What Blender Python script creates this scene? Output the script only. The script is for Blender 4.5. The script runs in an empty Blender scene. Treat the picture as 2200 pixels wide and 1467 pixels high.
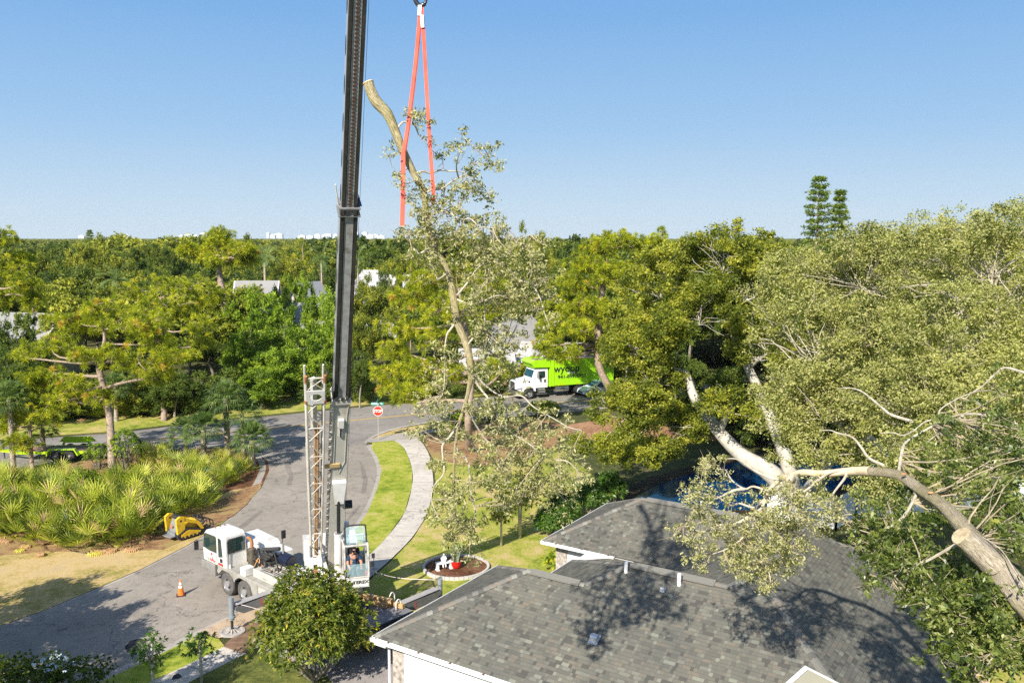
import bpy, math, random
import numpy as np
from mathutils import Vector, Matrix
C = bpy.context.scene
COL = C.collection
rad = math.radians
# ---------------------------------------------------------------- camera, sky, sun, exposure
CAMH = 15.8
FPX = 1850.0
PITCH = math.atan(221.5 / FPX)
cd = bpy.data.cameras.new('camera'); cam = bpy.data.objects.new('camera', cd); COL.objects.link(cam)
cam.location = (0, 0, CAMH); cam.rotation_euler = (math.pi / 2 - PITCH, 0, 0)
cd.sensor_width = 36; cd.lens = 36 * FPX / 2200; cd.clip_start = .1; cd.clip_end = 20000
C.camera = cam
SKYS = .095
SUN_AZ, SUN_EL = 25.0, 36.0      # shadows run this many degrees right of straight ahead
w = bpy.data.worlds.new('World'); C.world = w; w.use_nodes = True
nt = w.node_tree; bg = nt.nodes['Background']
sky = nt.nodes.new('ShaderNodeTexSky'); sky.sky_type = 'NISHITA'; sky.sun_disc = False
sky.sun_elevation = rad(SUN_EL); sky.sun_rotation = rad(180 + SUN_AZ)
sky.air_density = 1.0; sky.dust_density = 0.6; sky.ozone_density = 2.0; sky.altitude = 0
# clear morning air: the band just above the horizon is pale, the sky turns bluer upward
tcw = nt.nodes.new('ShaderNodeTexCoord'); sx = nt.nodes.new('ShaderNodeSeparateXYZ'); nt.links.new(tcw.outputs['Generated'], sx.inputs[0])
wr = nt.nodes.new('ShaderNodeValToRGB'); el = wr.color_ramp.elements
for k, (pos, c) in enumerate(((0., (.33, .41, .475)), (.035, (.31, .40, .48)), (.12, (.20, .325, .475)), (.27, (.10, .23, .44)))):
    if k > 1: el.new(pos)
    el[k].position = pos; el[k].color = (*c, 1)
nt.links.new(sx.outputs[2], wr.inputs[0])
cn_ = nt.nodes.new('ShaderNodeTexNoise'); cm_ = nt.nodes.new('ShaderNodeMapping'); cm_.inputs['Scale'].default_value = (7, 7, 46); nt.links.new(tcw.outputs['Generated'], cm_.inputs[0]); nt.links.new(cm_.outputs[0], cn_.inputs['Vector']); cn_.inputs['Scale'].default_value = 1.6; cn_.inputs['Detail'].default_value = 7
cr_ = nt.nodes.new('ShaderNodeValToRGB'); cr_.color_ramp.elements[0].position = .60; cr_.color_ramp.elements[1].position = .78; nt.links.new(cn_.outputs[0], cr_.inputs[0])
cb_ = nt.nodes.new('ShaderNodeValToRGB'); ce = cb_.color_ramp.elements; ce[0].position = .002; ce[0].color = (0, 0, 0, 1); ce[1].position = .014; ce[1].color = (.7, .7, .7, 1); e3 = ce.new(.045); e3.color = (0, 0, 0, 1); nt.links.new(sx.outputs[2], cb_.inputs[0])
mc_ = nt.nodes.new('ShaderNodeMath'); mc_.operation = 'MULTIPLY'; nt.links.new(cr_.outputs[0], mc_.inputs[0]); nt.links.new(cb_.outputs[0], mc_.inputs[1])
mxc = nt.nodes.new('ShaderNodeMixRGB'); nt.links.new(mc_.outputs[0], mxc.inputs[0]); nt.links.new(wr.outputs[0], mxc.inputs[1]); mxc.inputs[2].default_value = (.40, .44, .50, 1)
sc_ = nt.nodes.new('ShaderNodeMixRGB'); sc_.blend_type = 'MULTIPLY'; sc_.inputs[0].default_value = 1; nt.links.new(sky.outputs[0], sc_.inputs[1]); sc_.inputs[2].default_value = (SKYS, SKYS, SKYS, 1)
mp_ = nt.nodes.new('ShaderNodeMapRange'); mp_.inputs['From Min'].default_value = .24; mp_.inputs['From Max'].default_value = .6; nt.links.new(sx.outputs[2], mp_.inputs['Value'])
mw = nt.nodes.new('ShaderNodeMixRGB'); nt.links.new(mp_.outputs[0], mw.inputs[0]); nt.links.new(mxc.outputs[0], mw.inputs[1]); nt.links.new(sc_.outputs[0], mw.inputs[2])
nt.links.new(mw.outputs[0], bg.inputs[0]); bg.inputs[1].default_value = 1.0
sd = bpy.data.lights.new('sun', 'SUN'); sd.energy = 4.4; sd.angle = rad(.53); sd.color = (1, .93, .82)
so = bpy.data.objects.new('sun', sd); COL.objects.link(so)
a = rad(SUN_AZ); e = rad(SUN_EL)
sdir = Vector((math.sin(a) * math.cos(e), math.cos(a) * math.cos(e), -math.sin(e)))
so.rotation_euler = sdir.to_track_quat('-Z', 'Y').to_euler(); so.location = (-20, -30, 60)
C.view_settings.view_transform = 'Standard'; C.view_settings.look = 'None'
C.view_settings.exposure = 0.86; C.view_settings.gamma = 1
C.cycles.max_bounces = 6; C.cycles.transparent_max_bounces = 8; C.cycles.diffuse_bounces = 3
C.cycles.glossy_bounces = 2; C.cycles.transmission_bounces = 4; C.cycles.volume_bounces = 0
C.cycles.use_denoising = False; C.cycles.caustics_reflective = False; C.cycles.caustics_refractive = False

SP, CP = math.sin(PITCH), math.cos(PITCH)
def at(px, py, z=0.0):                      # photo pixel -> world point at height z
    u = (px - 1100) / FPX; v = (py - 733.5) / FPX; t = (CAMH - z) / (SP + v * CP)
    return Vector((u * t, t * (CP - v * SP), z))
def dp(px, py, d):                          # photo pixel -> world point at depth d
    u = (px - 1100) / FPX; v = (py - 733.5) / FPX
    return Vector((u * d, d * (CP - v * SP), CAMH - d * (SP + v * CP)))
def projpx(p):
    dz = p[2] - CAMH; d = p[1] * CP - dz * SP; up = p[1] * SP + dz * CP
    return 1100 + FPX * p[0] / d, 733.5 - FPX * up / d, d

# ---------------------------------------------------------------- materials
MATS = {}
def newmat(name):
    m = bpy.data.materials.new(name); m.use_nodes = True
    n = m.node_tree.nodes; p = n['Principled BSDF']; return m, m.node_tree, n, p
def mat(name, col, rough=.6, metal=0., noise=.12, scale=6., bump=0., spec=.5, dirt=None, alpha=None, coat=0.):
    """plain surface with noise-varied colour and optional dirt"""
    if name in MATS: return MATS[name]
    m, t, n, p = newmat(name)
    p.inputs['Roughness'].default_value = rough; p.inputs['Metallic'].default_value = metal
    p.inputs['Specular IOR Level'].default_value = spec; p.inputs['Coat Weight'].default_value = coat
    tc = n.new('ShaderNodeTexCoord'); nz = n.new('ShaderNodeTexNoise'); nz.inputs['Scale'].default_value = scale
    nz.inputs['Detail'].default_value = 6; t.links.new(tc.outputs['Object'], nz.inputs['Vector'])
    cr = n.new('ShaderNodeValToRGB'); cr.color_ramp.elements[0].position = .3; cr.color_ramp.elements[1].position = .7
    lo = [c * (1 - noise) for c in col]; hi = [min(1, c * (1 + noise)) for c in col]
    cr.color_ramp.elements[0].color = (*lo, 1); cr.color_ramp.elements[1].color = (*hi, 1)
    t.links.new(nz.outputs[0], cr.inputs[0]); last = cr.outputs[0]
    if dirt:
        n2 = n.new('ShaderNodeTexNoise'); n2.inputs['Scale'].default_value = scale * .45; n2.inputs['Detail'].default_value = 9
        n2.inputs['Roughness'].default_value = .7
        t.links.new(tc.outputs['Object'], n2.inputs['Vector'])
        c2 = n.new('ShaderNodeValToRGB'); c2.color_ramp.elements[0].position = .52; c2.color_ramp.elements[1].position = .68
        t.links.new(n2.outputs[0], c2.inputs[0])
        mx = n.new('ShaderNodeMixRGB'); t.links.new(c2.outputs[0], mx.inputs[0]); t.links.new(last, mx.inputs[1])
        mx.inputs[2].default_value = (*dirt, 1); last = mx.outputs[0]
    t.links.new(last, p.inputs['Base Color'])
    if bump:
        b = n.new('ShaderNodeBump'); b.inputs['Strength'].default_value = bump; b.inputs['Distance'].default_value = .02
        t.links.new(nz.outputs[0], b.inputs['Height']); t.links.new(b.outputs[0], p.inputs['Normal'])
    if alpha is not None: p.inputs['Alpha'].default_value = alpha
    MATS[name] = m; return m
def ramp(n, stops):
    cr = n.new('ShaderNodeValToRGB'); el = cr.color_ramp.elements
    while len(el) < len(stops): el.new(.5)
    for k, (pos, c) in enumerate(stops): el[k].position = pos; el[k].color = (*c, 1)
    return cr
def leafmat(name, stops, transl=.35, rough=.55, back=None, spec=.35):
    """leaf colours picked per leaf from the 'tint' attribute, shifted per tree"""
    m, t, n, p = newmat(name)
    at_ = n.new('ShaderNodeAttribute'); at_.attribute_name = 'tint'
    oi = n.new('ShaderNodeObjectInfo')
    ad = n.new('ShaderNodeMath'); ad.operation = 'MULTIPLY_ADD'; ad.inputs[1].default_value = .14
    t.links.new(oi.outputs['Random'], ad.inputs[0])
    sub = n.new('ShaderNodeMath'); sub.operation = 'SUBTRACT'; sub.inputs[1].default_value = .07
    t.links.new(at_.outputs['Fac'], sub.inputs[0]); t.links.new(sub.outputs[0], ad.inputs[2])
    cr = ramp(n, stops); t.links.new(ad.outputs[0], cr.inputs[0]); col = cr.outputs[0]
    if back:
        ge = n.new('ShaderNodeNewGeometry'); mx = n.new('ShaderNodeMixRGB')
        t.links.new(ge.outputs['Backfacing'], mx.inputs[0]); t.links.new(col, mx.inputs[1]); mx.inputs[2].default_value = (*back, 1)
        col = mx.outputs[0]
    t.links.new(col, p.inputs['Base Color']); p.inputs['Roughness'].default_value = rough
    p.inputs['Specular IOR Level'].default_value = spec
    tr = n.new('ShaderNodeBsdfTranslucent'); br = n.new('ShaderNodeMixRGB'); br.blend_type = 'MULTIPLY'; br.inputs[0].default_value = 1
    t.links.new(col, br.inputs[1]); br.inputs[2].default_value = (1.5, 1.6, .7, 1); t.links.new(br.outputs[0], tr.inputs[0])
    ms = n.new('ShaderNodeMixShader'); ms.inputs[0].default_value = transl
    t.links.new(p.outputs[0], ms.inputs[1]); t.links.new(tr.outputs[0], ms.inputs[2])
    t.links.new(ms.outputs[0], n['Material Output'].inputs[0]); MATS[name] = m; return m
def groundmat(name, cols, scales=(.25, 2.2, 14.), bump=.5, rough=.95, fine=60, thresh=None):
    """patchy ground: three noise octaves through a ramp"""
    m, t, n, p = newmat(name); p.inputs['Roughness'].default_value = rough; p.inputs['Specular IOR Level'].default_value = .15
    ge = n.new('ShaderNodeNewGeometry')
    outs = []
    for s in scales + (fine,):
        nz = n.new('ShaderNodeTexNoise'); nz.inputs['Scale'].default_value = s; nz.inputs['Detail'].default_value = 5
        nz.inputs['Roughness'].default_value = .65
        t.links.new(ge.outputs['Position'], nz.inputs['Vector']); outs.append(nz.outputs[0])
    ws = (.34, .26, .22, .18)
    acc = None
    for o_, wt in zip(outs, ws):
        ml = n.new('ShaderNodeMath'); ml.operation = 'MULTIPLY_ADD'; ml.inputs[1].default_value = wt
        t.links.new(o_, ml.inputs[0])
        if acc is None: ml.inputs[2].default_value = 0
        else: t.links.new(acc, ml.inputs[2])
        acc = ml.outputs[0]
    k = len(cols); cr = ramp(n, [(.43 + .14 * i / (k - 1), c) for i, c in enumerate(cols)])
    t.links.new(acc, cr.inputs[0]); t.links.new(cr.outputs[0], p.inputs['Base Color'])
    b = n.new('ShaderNodeBump'); b.inputs['Strength'].default_value = bump; b.inputs['Distance'].default_value = .06
    t.links.new(outs[3], b.inputs['Height']); t.links.new(b.outputs[0], p.inputs['Normal'])
    MATS[name] = m; return m

# ---------------------------------------------------------------- mesh building
def mkmesh(name, V, F, mats, fm=None, smooth=False, tint=None, uv=None):
    """V (n,3), F list of tuples or (m,k) array"""
    me = bpy.data.meshes.new(name)
    V = np.asarray(V, dtype=np.float32)
    if isinstance(F, np.ndarray):
        m, k = F.shape
        me.vertices.add(len(V)); me.vertices.foreach_set('co', V.ravel())
        me.loops.add(m * k); me.loops.foreach_set('vertex_index', F.ravel().astype(np.int32))
        me.polygons.add(m); me.polygons.foreach_set('loop_start', np.arange(0, m * k, k, dtype=np.int32))
        me.update(calc_edges=True)
    else:
        me.from_pydata([tuple(map(float, v)) for v in V], [], F)
    for mm in (mats if isinstance(mats, (list, tuple)) else [mats]): me.materials.append(mm)
    if fm is not None: me.polygons.foreach_set('material_index', np.asarray(fm, dtype=np.int32))
    if smooth: me.polygons.foreach_set('use_smooth', np.ones(len(me.polygons), dtype=bool))
    if tint is not None:
        at_ = me.attributes.new('tint', 'FLOAT', 'FACE'); at_.data.foreach_set('value', np.asarray(tint, dtype=np.float32))
    if uv is not None:
        ul = me.uv_layers.new(name='UVMap'); ul.data.foreach_set('uv', np.asarray(uv, dtype=np.float32).ravel())
    me.update(); return me
def tag(o, label=None, cat=None, group=None, kind=None):
    if label: o['label'] = label
    if cat: o['category'] = cat
    if group: o['group'] = group
    if kind: o['kind'] = kind
    return o
def link(name, me, parent=None):
    o = bpy.data.objects.new(name, me); COL.objects.link(o)
    if parent is not None: o.parent = parent
    return o
def empty(name, label, cat, loc=(0, 0, 0), rz=0., group=None):
    o = bpy.data.objects.new(name, None); COL.objects.link(o); o.location = loc; o.rotation_euler = (0, 0, rz)
    o.empty_display_size = .3
    return tag(o, label, cat, group)
def inv_of(parent):
    M = Matrix.Identity(4)
    while parent is not None:
        M = Matrix.LocRotScale(parent.location, parent.rotation_euler, parent.scale) @ M; parent = parent.parent
    return M.inverted()
class MB:
    def __init__(s): s.V = []; s.F = []
    def add(s, vs, fs):
        b = len(s.V); s.V += [tuple(v) for v in vs]; s.F += [tuple(i + b for i in f) for f in fs]; return s
    def box(s, x0, x1, y0, y1, z0, z1, M=None, bev=0.):
        if bev:
            b = bev; vs = []
            for (z, q) in ((z0, b), (z0 + b, 0), (z1 - b, 0), (z1, b)):
                X0, X1, Y0, Y1 = x0 + q, x1 - q, y0 + q, y1 - q
                vs += [(X0 + b, Y0, z), (X1 - b, Y0, z), (X1, Y0 + b, z), (X1, Y1 - b, z), (X1 - b, Y1, z), (X0 + b, Y1, z), (X0, Y1 - b, z), (X0, Y0 + b, z)]
            fs = [tuple(range(7, -1, -1)), tuple(range(24, 32))]
            for r in range(3):
                for k in range(8): fs.append((r * 8 + k, r * 8 + (k + 1) % 8, r * 8 + 8 + (k + 1) % 8, r * 8 + 8 + k))
        else:
            vs = [(x0, y0, z0), (x1, y0, z0), (x1, y1, z0), (x0, y1, z0), (x0, y0, z1), (x1, y0, z1), (x1, y1, z1), (x0, y1, z1)]
            fs = [(3, 2, 1, 0), (4, 5, 6, 7), (0, 1, 5, 4), (1, 2, 6, 5), (2, 3, 7, 6), (3, 0, 4, 7)]
        if M is not None: vs = [M @ Vector(v) for v in vs]
        return s.add(vs, fs)
    def obox(s, o, ax, ay, az):          # box from corner vectors
        o, ax, ay, az = map(Vector, (o, ax, ay, az))
        vs = [o, o + ax, o + ax + ay, o + ay]; vs += [v + az for v in vs]
        return s.add(vs, [(3, 2, 1, 0), (4, 5, 6, 7), (0, 1, 5, 4), (1, 2, 6, 5), (2, 3, 7, 6), (3, 0, 4, 7)])
    def tube(s, pts, rs, n=8, cap=True):
        pts = [Vector(p) for p in pts]
        if not isinstance(rs, (list, tuple)): rs = [rs] * len(pts)
        b = len(s.V); ref = None
        for i, p in enumerate(pts):
            t = (pts[min(i + 1, len(pts) - 1)] - pts[max(i - 1, 0)])
            t = t.normalized() if t.length > 1e-9 else Vector((0, 0, 1))
            if ref is None: ref = Vector((1, 0, 0)) if abs(t.x) < .8 else Vector((0, 1, 0))
            u = t.cross(ref).normalized(); v = t.cross(u); ref = -v if False else (u.cross(t))
            for k in range(n):
                an = 2 * math.pi * k / n
                s.V.append(tuple(p + (u * math.cos(an) + v * math.sin(an)) * rs[i]))
        for i in range(len(pts) - 1):
            for k in range(n):
                s.F.append((b + i * n + k, b + i * n + (k + 1) % n, b + (i + 1) * n + (k + 1) % n, b + (i + 1) * n + k))
        if cap:
            s.F.append(tuple(b + k for k in range(n - 1, -1, -1))); e_ = b + (len(pts) - 1) * n
            s.F.append(tuple(e_ + k for k in range(n)))
        return s
    def cyl(s, p, q, r, r2=None, n=16): return s.tube([p, q], [r, r if r2 is None else r2], n)
    def prism(s, poly, off):             # 3-D polygon pushed along off
        poly = [Vector(p) for p in poly]; off = Vector(off); k = len(poly)
        return s.add(poly + [p + off for p in poly], [tuple(range(k - 1, -1, -1)), tuple(range(k, 2 * k))] +
                     [(i, (i + 1) % k, k + (i + 1) % k, k + i) for i in range(k)])
    def lathe(s, prof, c=(0, 0, 0), n=24, axis='z'):
        b = len(s.V); m = len(prof)
        for k in range(n):
            an = 2 * math.pi * k / n
            for r, h in prof:
                x, y = r * math.cos(an), r * math.sin(an)
                s.V.append((c[0] + x, c[1] + y, c[2] + h) if axis == 'z' else (c[0] + x, c[1] + h, c[2] + y) if axis == 'y' else (c[0] + h, c[1] + x, c[2] + y))
        for k in range(n):
            for i in range(m - 1):
                s.F.append((b + k * m + i, b + ((k + 1) % n) * m + i, b + ((k + 1) % n) * m + i + 1, b + k * m + i + 1))
        return s
    def ball(s, c, rx, ry=None, rz=None, n=10):
        ry = ry or rx; rz = rz or rx
        vs = []; m = n // 2 + 1
        for i in range(m):
            th = math.pi * i / (m - 1)
            for k in range(n):
                ph = 2 * math.pi * k / n
                vs.append((c[0] + rx * math.sin(th) * math.cos(ph), c[1] + ry * math.sin(th) * math.sin(ph), c[2] + rz * math.cos(th)))
        return s.add(vs, [(i * n + k, (i + 1) * n + k, (i + 1) * n + (k + 1) % n, i * n + (k + 1) % n) for i in range(m - 1) for k in range(n)])
    def build(s, name, m, parent=None, smooth=False, world=False, uv=None):
        V = s.V
        if world and parent is not None:
            I = inv_of(parent); V = [tuple(I @ Vector(v)) for v in V]
        me = mkmesh(name, V, s.F, m, smooth=False, uv=uv)
        if smooth:
            me.polygons.foreach_set('use_smooth', np.ones(len(me.polygons), dtype=bool))
            try: me.set_sharp_from_angle(angle=rad(40))
            except Exception: pass
        return link(name, me, parent)
def wr(parent, world): pass
def sheet(name, pts, z, m, kind='structure', thick=0.):
    """flat polygon traced in photo pixels, laid at height z"""
    P = [at(x, y, z) for x, y in pts] if len(pts[0]) == 2 else [Vector(p) for p in pts]
    return poly_sheet(name, P, m, kind, thick)
def poly_sheet(name, P, m, kind='structure', thick=0.):
    import mathutils.geometry as G
    tri = G.tessellate_polygon([P]); V = [tuple(p) for p in P]; F = []
    for t_ in tri:
        a_, b_, c_ = [Vector(V[i]) for i in t_]
        F.append(tuple(t_) if (b_ - a_).cross(c_ - a_).z > 0 else tuple(reversed(t_)))
    if thick:
        k = len(V); V += [(x, y, z - thick) for x, y, z in V]; F += [(i, (i + 1) % k, k + (i + 1) % k, k + i) for i in range(k)]
    o = link(name, mkmesh(name, V, F, m)); o['kind'] = kind; return o
def smooth_path(pts, n=6):
    """Catmull-Rom through 2-D or 3-D points"""
    P = [Vector(p) for p in pts]; out = []
    for i in range(len(P) - 1):
        a_, b_, c_, d_ = P[max(i - 1, 0)], P[i], P[i + 1], P[min(i + 2, len(P) - 1)]
        for k in range(n):
            t = k / n
            out.append(.5 * ((2 * b_) + (c_ - a_) * t + (2 * a_ - 5 * b_ + 4 * c_ - d_) * t * t + (3 * b_ - a_ - 3 * c_ + d_) * t ** 3))
    out.append(P[-1]); return out
def strip(name, path, wl, m, z, kind='structure', thick=.0, z2=None, wr_=0.):
    """band along a world path; wl = width to the left, wr_ = to the right"""
    V = []; F = []; n = len(path)
    for i, p in enumerate(path):
        t = path[min(i + 1, n - 1)] - path[max(i - 1, 0)]; t = Vector((t.x, t.y, 0)).normalized(); nn = Vector((-t.y, t.x, 0))
        q1 = p + nn * wl; q2 = p - nn * wr_
        V += [(q1.x, q1.y, z if z2 is None else z2), (q2.x, q2.y, z)]
    F = [(2 * i, 2 * i + 1, 2 * i + 3, 2 * i + 2) for i in range(n - 1)]
    if thick:
        k = len(V); V += [(x, y, zz - thick) for x, y, zz in V]
        F += [(2 * i + 2, k + 2 * i + 2, k + 2 * i, 2 * i) for i in range(n - 1)] + [(2 * i + 1, k + 2 * i + 1, k + 2 * i + 3, 2 * i + 3) for i in range(n - 1)]
    o = link(name, mkmesh(name, V, F, m))
    if kind: o['kind'] = kind
    return o
def text(name, body, size, M, m, parent=None, world=True, ext=.004, sx=1., bold=.0):
    cu = bpy.data.curves.new(name, 'FONT'); cu.body = body; cu.size = size; cu.align_x = 'CENTER'; cu.align_y = 'CENTER'
    cu.extrude = ext; cu.offset = bold; cu.resolution_u = 3
    ob = bpy.data.objects.new('tmp', cu); COL.objects.link(ob)
    dg = bpy.context.evaluated_depsgraph_get(); me = bpy.data.meshes.new_from_object(ob.evaluated_get(dg))
    bpy.data.objects.remove(ob); MM = M @ Matrix.Diagonal((sx, 1, 1, 1))
    if world and parent is not None: MM = inv_of(parent) @ MM
    me.transform(MM); me.materials.clear(); me.materials.append(m); me.name = name
    return link(name, me, parent)
def frame(o, x, y):                      # matrix with given origin, x axis and y axis
    x = Vector(x).normalized(); y = Vector(y).normalized(); z = x.cross(y)
    return Matrix(((x.x, y.x, z.x, o[0]), (x.y, y.y, z.y, o[1]), (x.z, y.z, z.z, o[2]), (0, 0, 0, 1)))
# ---------------------------------------------------------------- ground, roads, water
M_grassfar = groundmat('ground_cover', [(.05, .06, .02), (.09, .10, .035), (.16, .14, .06)])
M_lawn = groundmat('lawn_green', [(.15, .21, .02), (.27, .33, .035), (.38, .39, .06), (.50, .40, .16)], scales=(.35, 1.8, 9.))
M_yard = groundmat('yard_grass', [(.15, .20, .025), (.29, .33, .045), (.43, .38, .10), (.54, .41, .20)], scales=(.3, 1.3, 8.))
M_dry = groundmat('dry_grass', [(.26, .24, .06), (.44, .33, .12), (.57, .42, .20), (.50, .38, .20)], scales=(.2, .9, 7.))
M_mulch = groundmat('mulch', [(.10, .045, .022), (.20, .095, .05), (.30, .16, .09)], scales=(.8, 6., 22.), fine=90, bump=.9)
M_litter = groundmat('leaf_litter', [(.17, .10, .05), (.30, .17, .09), (.38, .25, .12), (.30, .27, .08)], scales=(.4, 2.5, 12.))
M_red = groundmat('red_soil', [(.22, .11, .06), (.38, .21, .12), (.46, .30, .18)], scales=(.4, 2.5, 12.))
def asphaltmat(name, base):
    m, t, n, p = newmat(name); p.inputs['Roughness'].default_value = .9; p.inputs['Specular IOR Level'].default_value = .25
    ge = n.new('ShaderNodeNewGeometry')
    def nz(s, d=6, r=.6, dist=0.):
        q = n.new('ShaderNodeTexNoise'); q.inputs['Scale'].default_value = s; q.inputs['Detail'].default_value = d
        q.inputs['Roughness'].default_value = r; q.inputs['Distortion'].default_value = dist; t.links.new(ge.outputs['Position'], q.inputs['Vector']); return q
    big = nz(.22); fine = nz(28, 3, .8); mid = nz(2.2, 8, .7)
    c1 = ramp(n, [(.35, [c * .86 for c in base]), (.65, [c * 1.12 for c in base])]); t.links.new(big.outputs[0], c1.inputs[0])
    c2 = ramp(n, [(.3, (.62, .62, .62)), (.5, (1, 1, 1)), (.72, (1.25, 1.22, 1.18))]); t.links.new(fine.outputs[0], c2.inputs[0])
    c3 = ramp(n, [(.34, (.76, .75, .75)), (.46, (.97, .97, .96)), (.6, (1.06, 1.05, 1.02))]); t.links.new(mid.outputs[0], c3.inputs[0])
    # hairline cracks
    vo = n.new('ShaderNodeTexVoronoi'); vo.feature = 'DISTANCE_TO_EDGE'; vo.inputs['Scale'].default_value = .17
    ad = n.new('ShaderNodeVectorMath'); ad.operation = 'ADD'; wob = nz(.9, 4, .6)
    sc = n.new('ShaderNodeVectorMath'); sc.operation = 'SCALE'; sc.inputs['Scale'].default_value = 2.5
    t.links.new(wob.outputs['Color'], sc.inputs[0]); t.links.new(ge.outputs['Position'], ad.inputs[0]); t.links.new(sc.outputs[0], ad.inputs[1])
    t.links.new(ad.outputs[0], vo.inputs['Vector'])
    c4 = ramp(n, [(.0, (.45, .45, .45)), (.009, (1, 1, 1))]); t.links.new(vo.outputs['Distance'], c4.inputs[0])
    last = c1.outputs[0]
    for c in (c2, c3, c4):
        mx = n.new('ShaderNodeMixRGB'); mx.blend_type = 'MULTIPLY'; mx.inputs[0].default_value = 1
        t.links.new(last, mx.inputs[1]); t.links.new(c.outputs[0], mx.inputs[2]); last = mx.outputs[0]
    t.links.new(last, p.inputs['Base Color'])
    b = n.new('ShaderNodeBump'); b.inputs['Strength'].default_value = .4; b.inputs['Distance'].default_value = .02
    t.links.new(fine.outputs[0], b.inputs['Height']); t.links.new(b.outputs[0], p.inputs['Normal']); MATS[name] = m; return m
M_asph = asphaltmat('asphalt', (.305, .272, .235)); M_asph2 = asphaltmat('asphalt_street', (.27, .25, .228))
M_conc = asphaltmat('concrete', (.40, .37, .33)); M_walk = asphaltmat('sidewalk_concrete', (.53, .49, .44))
M_patch = asphaltmat('asphalt_patch', (.035, .035, .04))
M_apron = asphaltmat('apron_concrete', (.47, .36, .25)); M_drive = asphaltmat('driveway_concrete', (.34, .31, .30))
M_plank = mat('plywood_brown', (.19, .115, .07), .85, noise=.35, scale=3, bump=.3)
M_yellow_paint = mat('road_paint_yellow', (.62, .40, .07), .8, noise=.25, scale=10)

g = link('ground', mkmesh('ground', [(-9000, -60, 0), (9000, -60, 0), (9000, 14000, 0), (-9000, 14000, 0)], [(0, 1, 2, 3)], M_grassfar)); g['kind'] = 'structure'
def px2w(pts, z=0): return [at(x, y, z) for x, y in pts]
# main street across the middle
top = px2w([(-500, 992), (0, 948), (250, 930), (400, 912), (640, 888), (800, 872), (930, 863), (1050, 853), (1200, 841), (1400, 826), (1700, 806)], .012)
bot = px2w([(1700, 846), (1400, 868), (1250, 882), (1100, 895), (980, 903), (930, 907), (880, 915), (835, 926), (806, 938), (788, 952), (778, 968), (600, 990), (572, 972), (545, 962), (505, 958), (320, 970), (150, 990), (0, 1010), (-500, 1075)], .012)
poly_sheet('street', top + bot, M_asph2)
# side street curving toward the camera
rightE = smooth_path(px2w([(778, 955), (789, 962), (803, 985), (810, 1011), (804, 1044), (783, 1093), (752, 1142), (705, 1195), (640, 1248), (560, 1290), (470, 1333), (395, 1368), (300, 1412), (200, 1460), (60, 1530)], .016), 4)
leftE = smooth_path(px2w([(-150, 1405), (0, 1347), (100, 1312), (200, 1270), (300, 1227), (400, 1176), (470, 1133), (530, 1086), (562, 1045), (577, 1010), (574, 990), (560, 972)], .016), 4)
poly_sheet('side_street', leftE + rightE, M_asph)
strip('gutter', rightE[2:], .62, M_conc, .020, z2=.045, wr_=.0)
strip('gutter', leftE, .62, M_conc, .020, z2=.045)
strip('gutter', smooth_path(px2w([(1400, 868), (1250, 882), (1100, 895), (980, 903), (930, 907), (880, 915), (835, 926), (806, 938), (788, 952)], .02)[::-1], 4), .3, M_conc, .022, z2=.05)
# dark repair patch, tyre wear
poly_sheet('road_patch', px2w([(268, 1388), (280, 1376), (300, 1370), (315, 1374), (318, 1388), (310, 1402), (290, 1406), (272, 1400)], .021), M_patch)
M_wear = asphaltmat('worn_asphalt', (.235, .21, .185))
for pts in ([(612, 993), (622, 993), (625, 1005), (630, 1022), (626, 1040), (616, 1042), (621, 1022), (613, 1008)], [(773, 990), (781, 1000), (790, 1030), (785, 1058), (776, 1060), (780, 1030), (775, 1008)], [(770, 1085), (775, 1086), (752, 1115), (738, 1128), (736, 1124)],
            [(500, 1140), (560, 1095), (566, 1098), (520, 1136), (470, 1168)]):
    poly_sheet('road_wear', px2w(pts, .021), M_wear)
yl = px2w([(90, 966), (200, 956), (400, 938), (640, 914), (800, 899), (930, 887), (1050, 876), (1300, 858)], .018)
strip('road_marking', smooth_path(yl, 4), .06, M_yellow_paint, .018, wr_=.06)
strip('road_marking', [p + Vector((0, .24, 0)) for p in smooth_path(yl, 4)], .06, M_yellow_paint, .018, wr_=.06)
# lawns and beds
poly_sheet('verge_lawn', px2w([(800, 948), (842, 944), (862, 955), (875, 975), (886, 1011), (885, 1044), (869, 1101), (832, 1152), (800, 1187), (740, 1245), (690, 1262), (757, 1150), (792, 1095), (812, 1044), (820, 1011), (812, 983), (798, 962)], .05), M_lawn)
poly_sheet('verge_lawn', px2w([(798, 944), (815, 934), (850, 922), (905, 912), (985, 905), (1000, 912), (960, 925), (905, 928), (842, 937)], .05), M_dry)
poly_sheet('yard_lawn', px2w([(905, 940), (930, 985), (936, 1034), (930, 1066), (918, 1107), (887, 1156), (840, 1205), (790, 1250), (760, 1290), (860, 1360), (1100, 1330), (1400, 1200), (1420, 1110), (1320, 1060), (1200, 960), (1020, 935)], .02), M_yard)
poly_sheet('leaf_litter', px2w([(905, 938), (950, 925), (1060, 908), (1180, 900), (1230, 925), (1200, 955), (1130, 985), (1060, 1000), (1000, 1000), (930, 985)], .026), M_litter)
poly_sheet('red_soil', px2w([(1200, 915), (1310, 898), (1400, 895), (1530, 905), (1560, 945), (1440, 950), (1330, 955), (1240, 945)], .03), M_red)
poly_sheet('far_verge', px2w([(-500, 985), (0, 944), (250, 926), (400, 908), (640, 884), (800, 868), (930, 859), (1050, 849), (1200, 837), (1150, 815), (950, 825), (700, 838), (560, 850), (350, 880), (100, 905), (-500, 940)], .03), M_yard)
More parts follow.
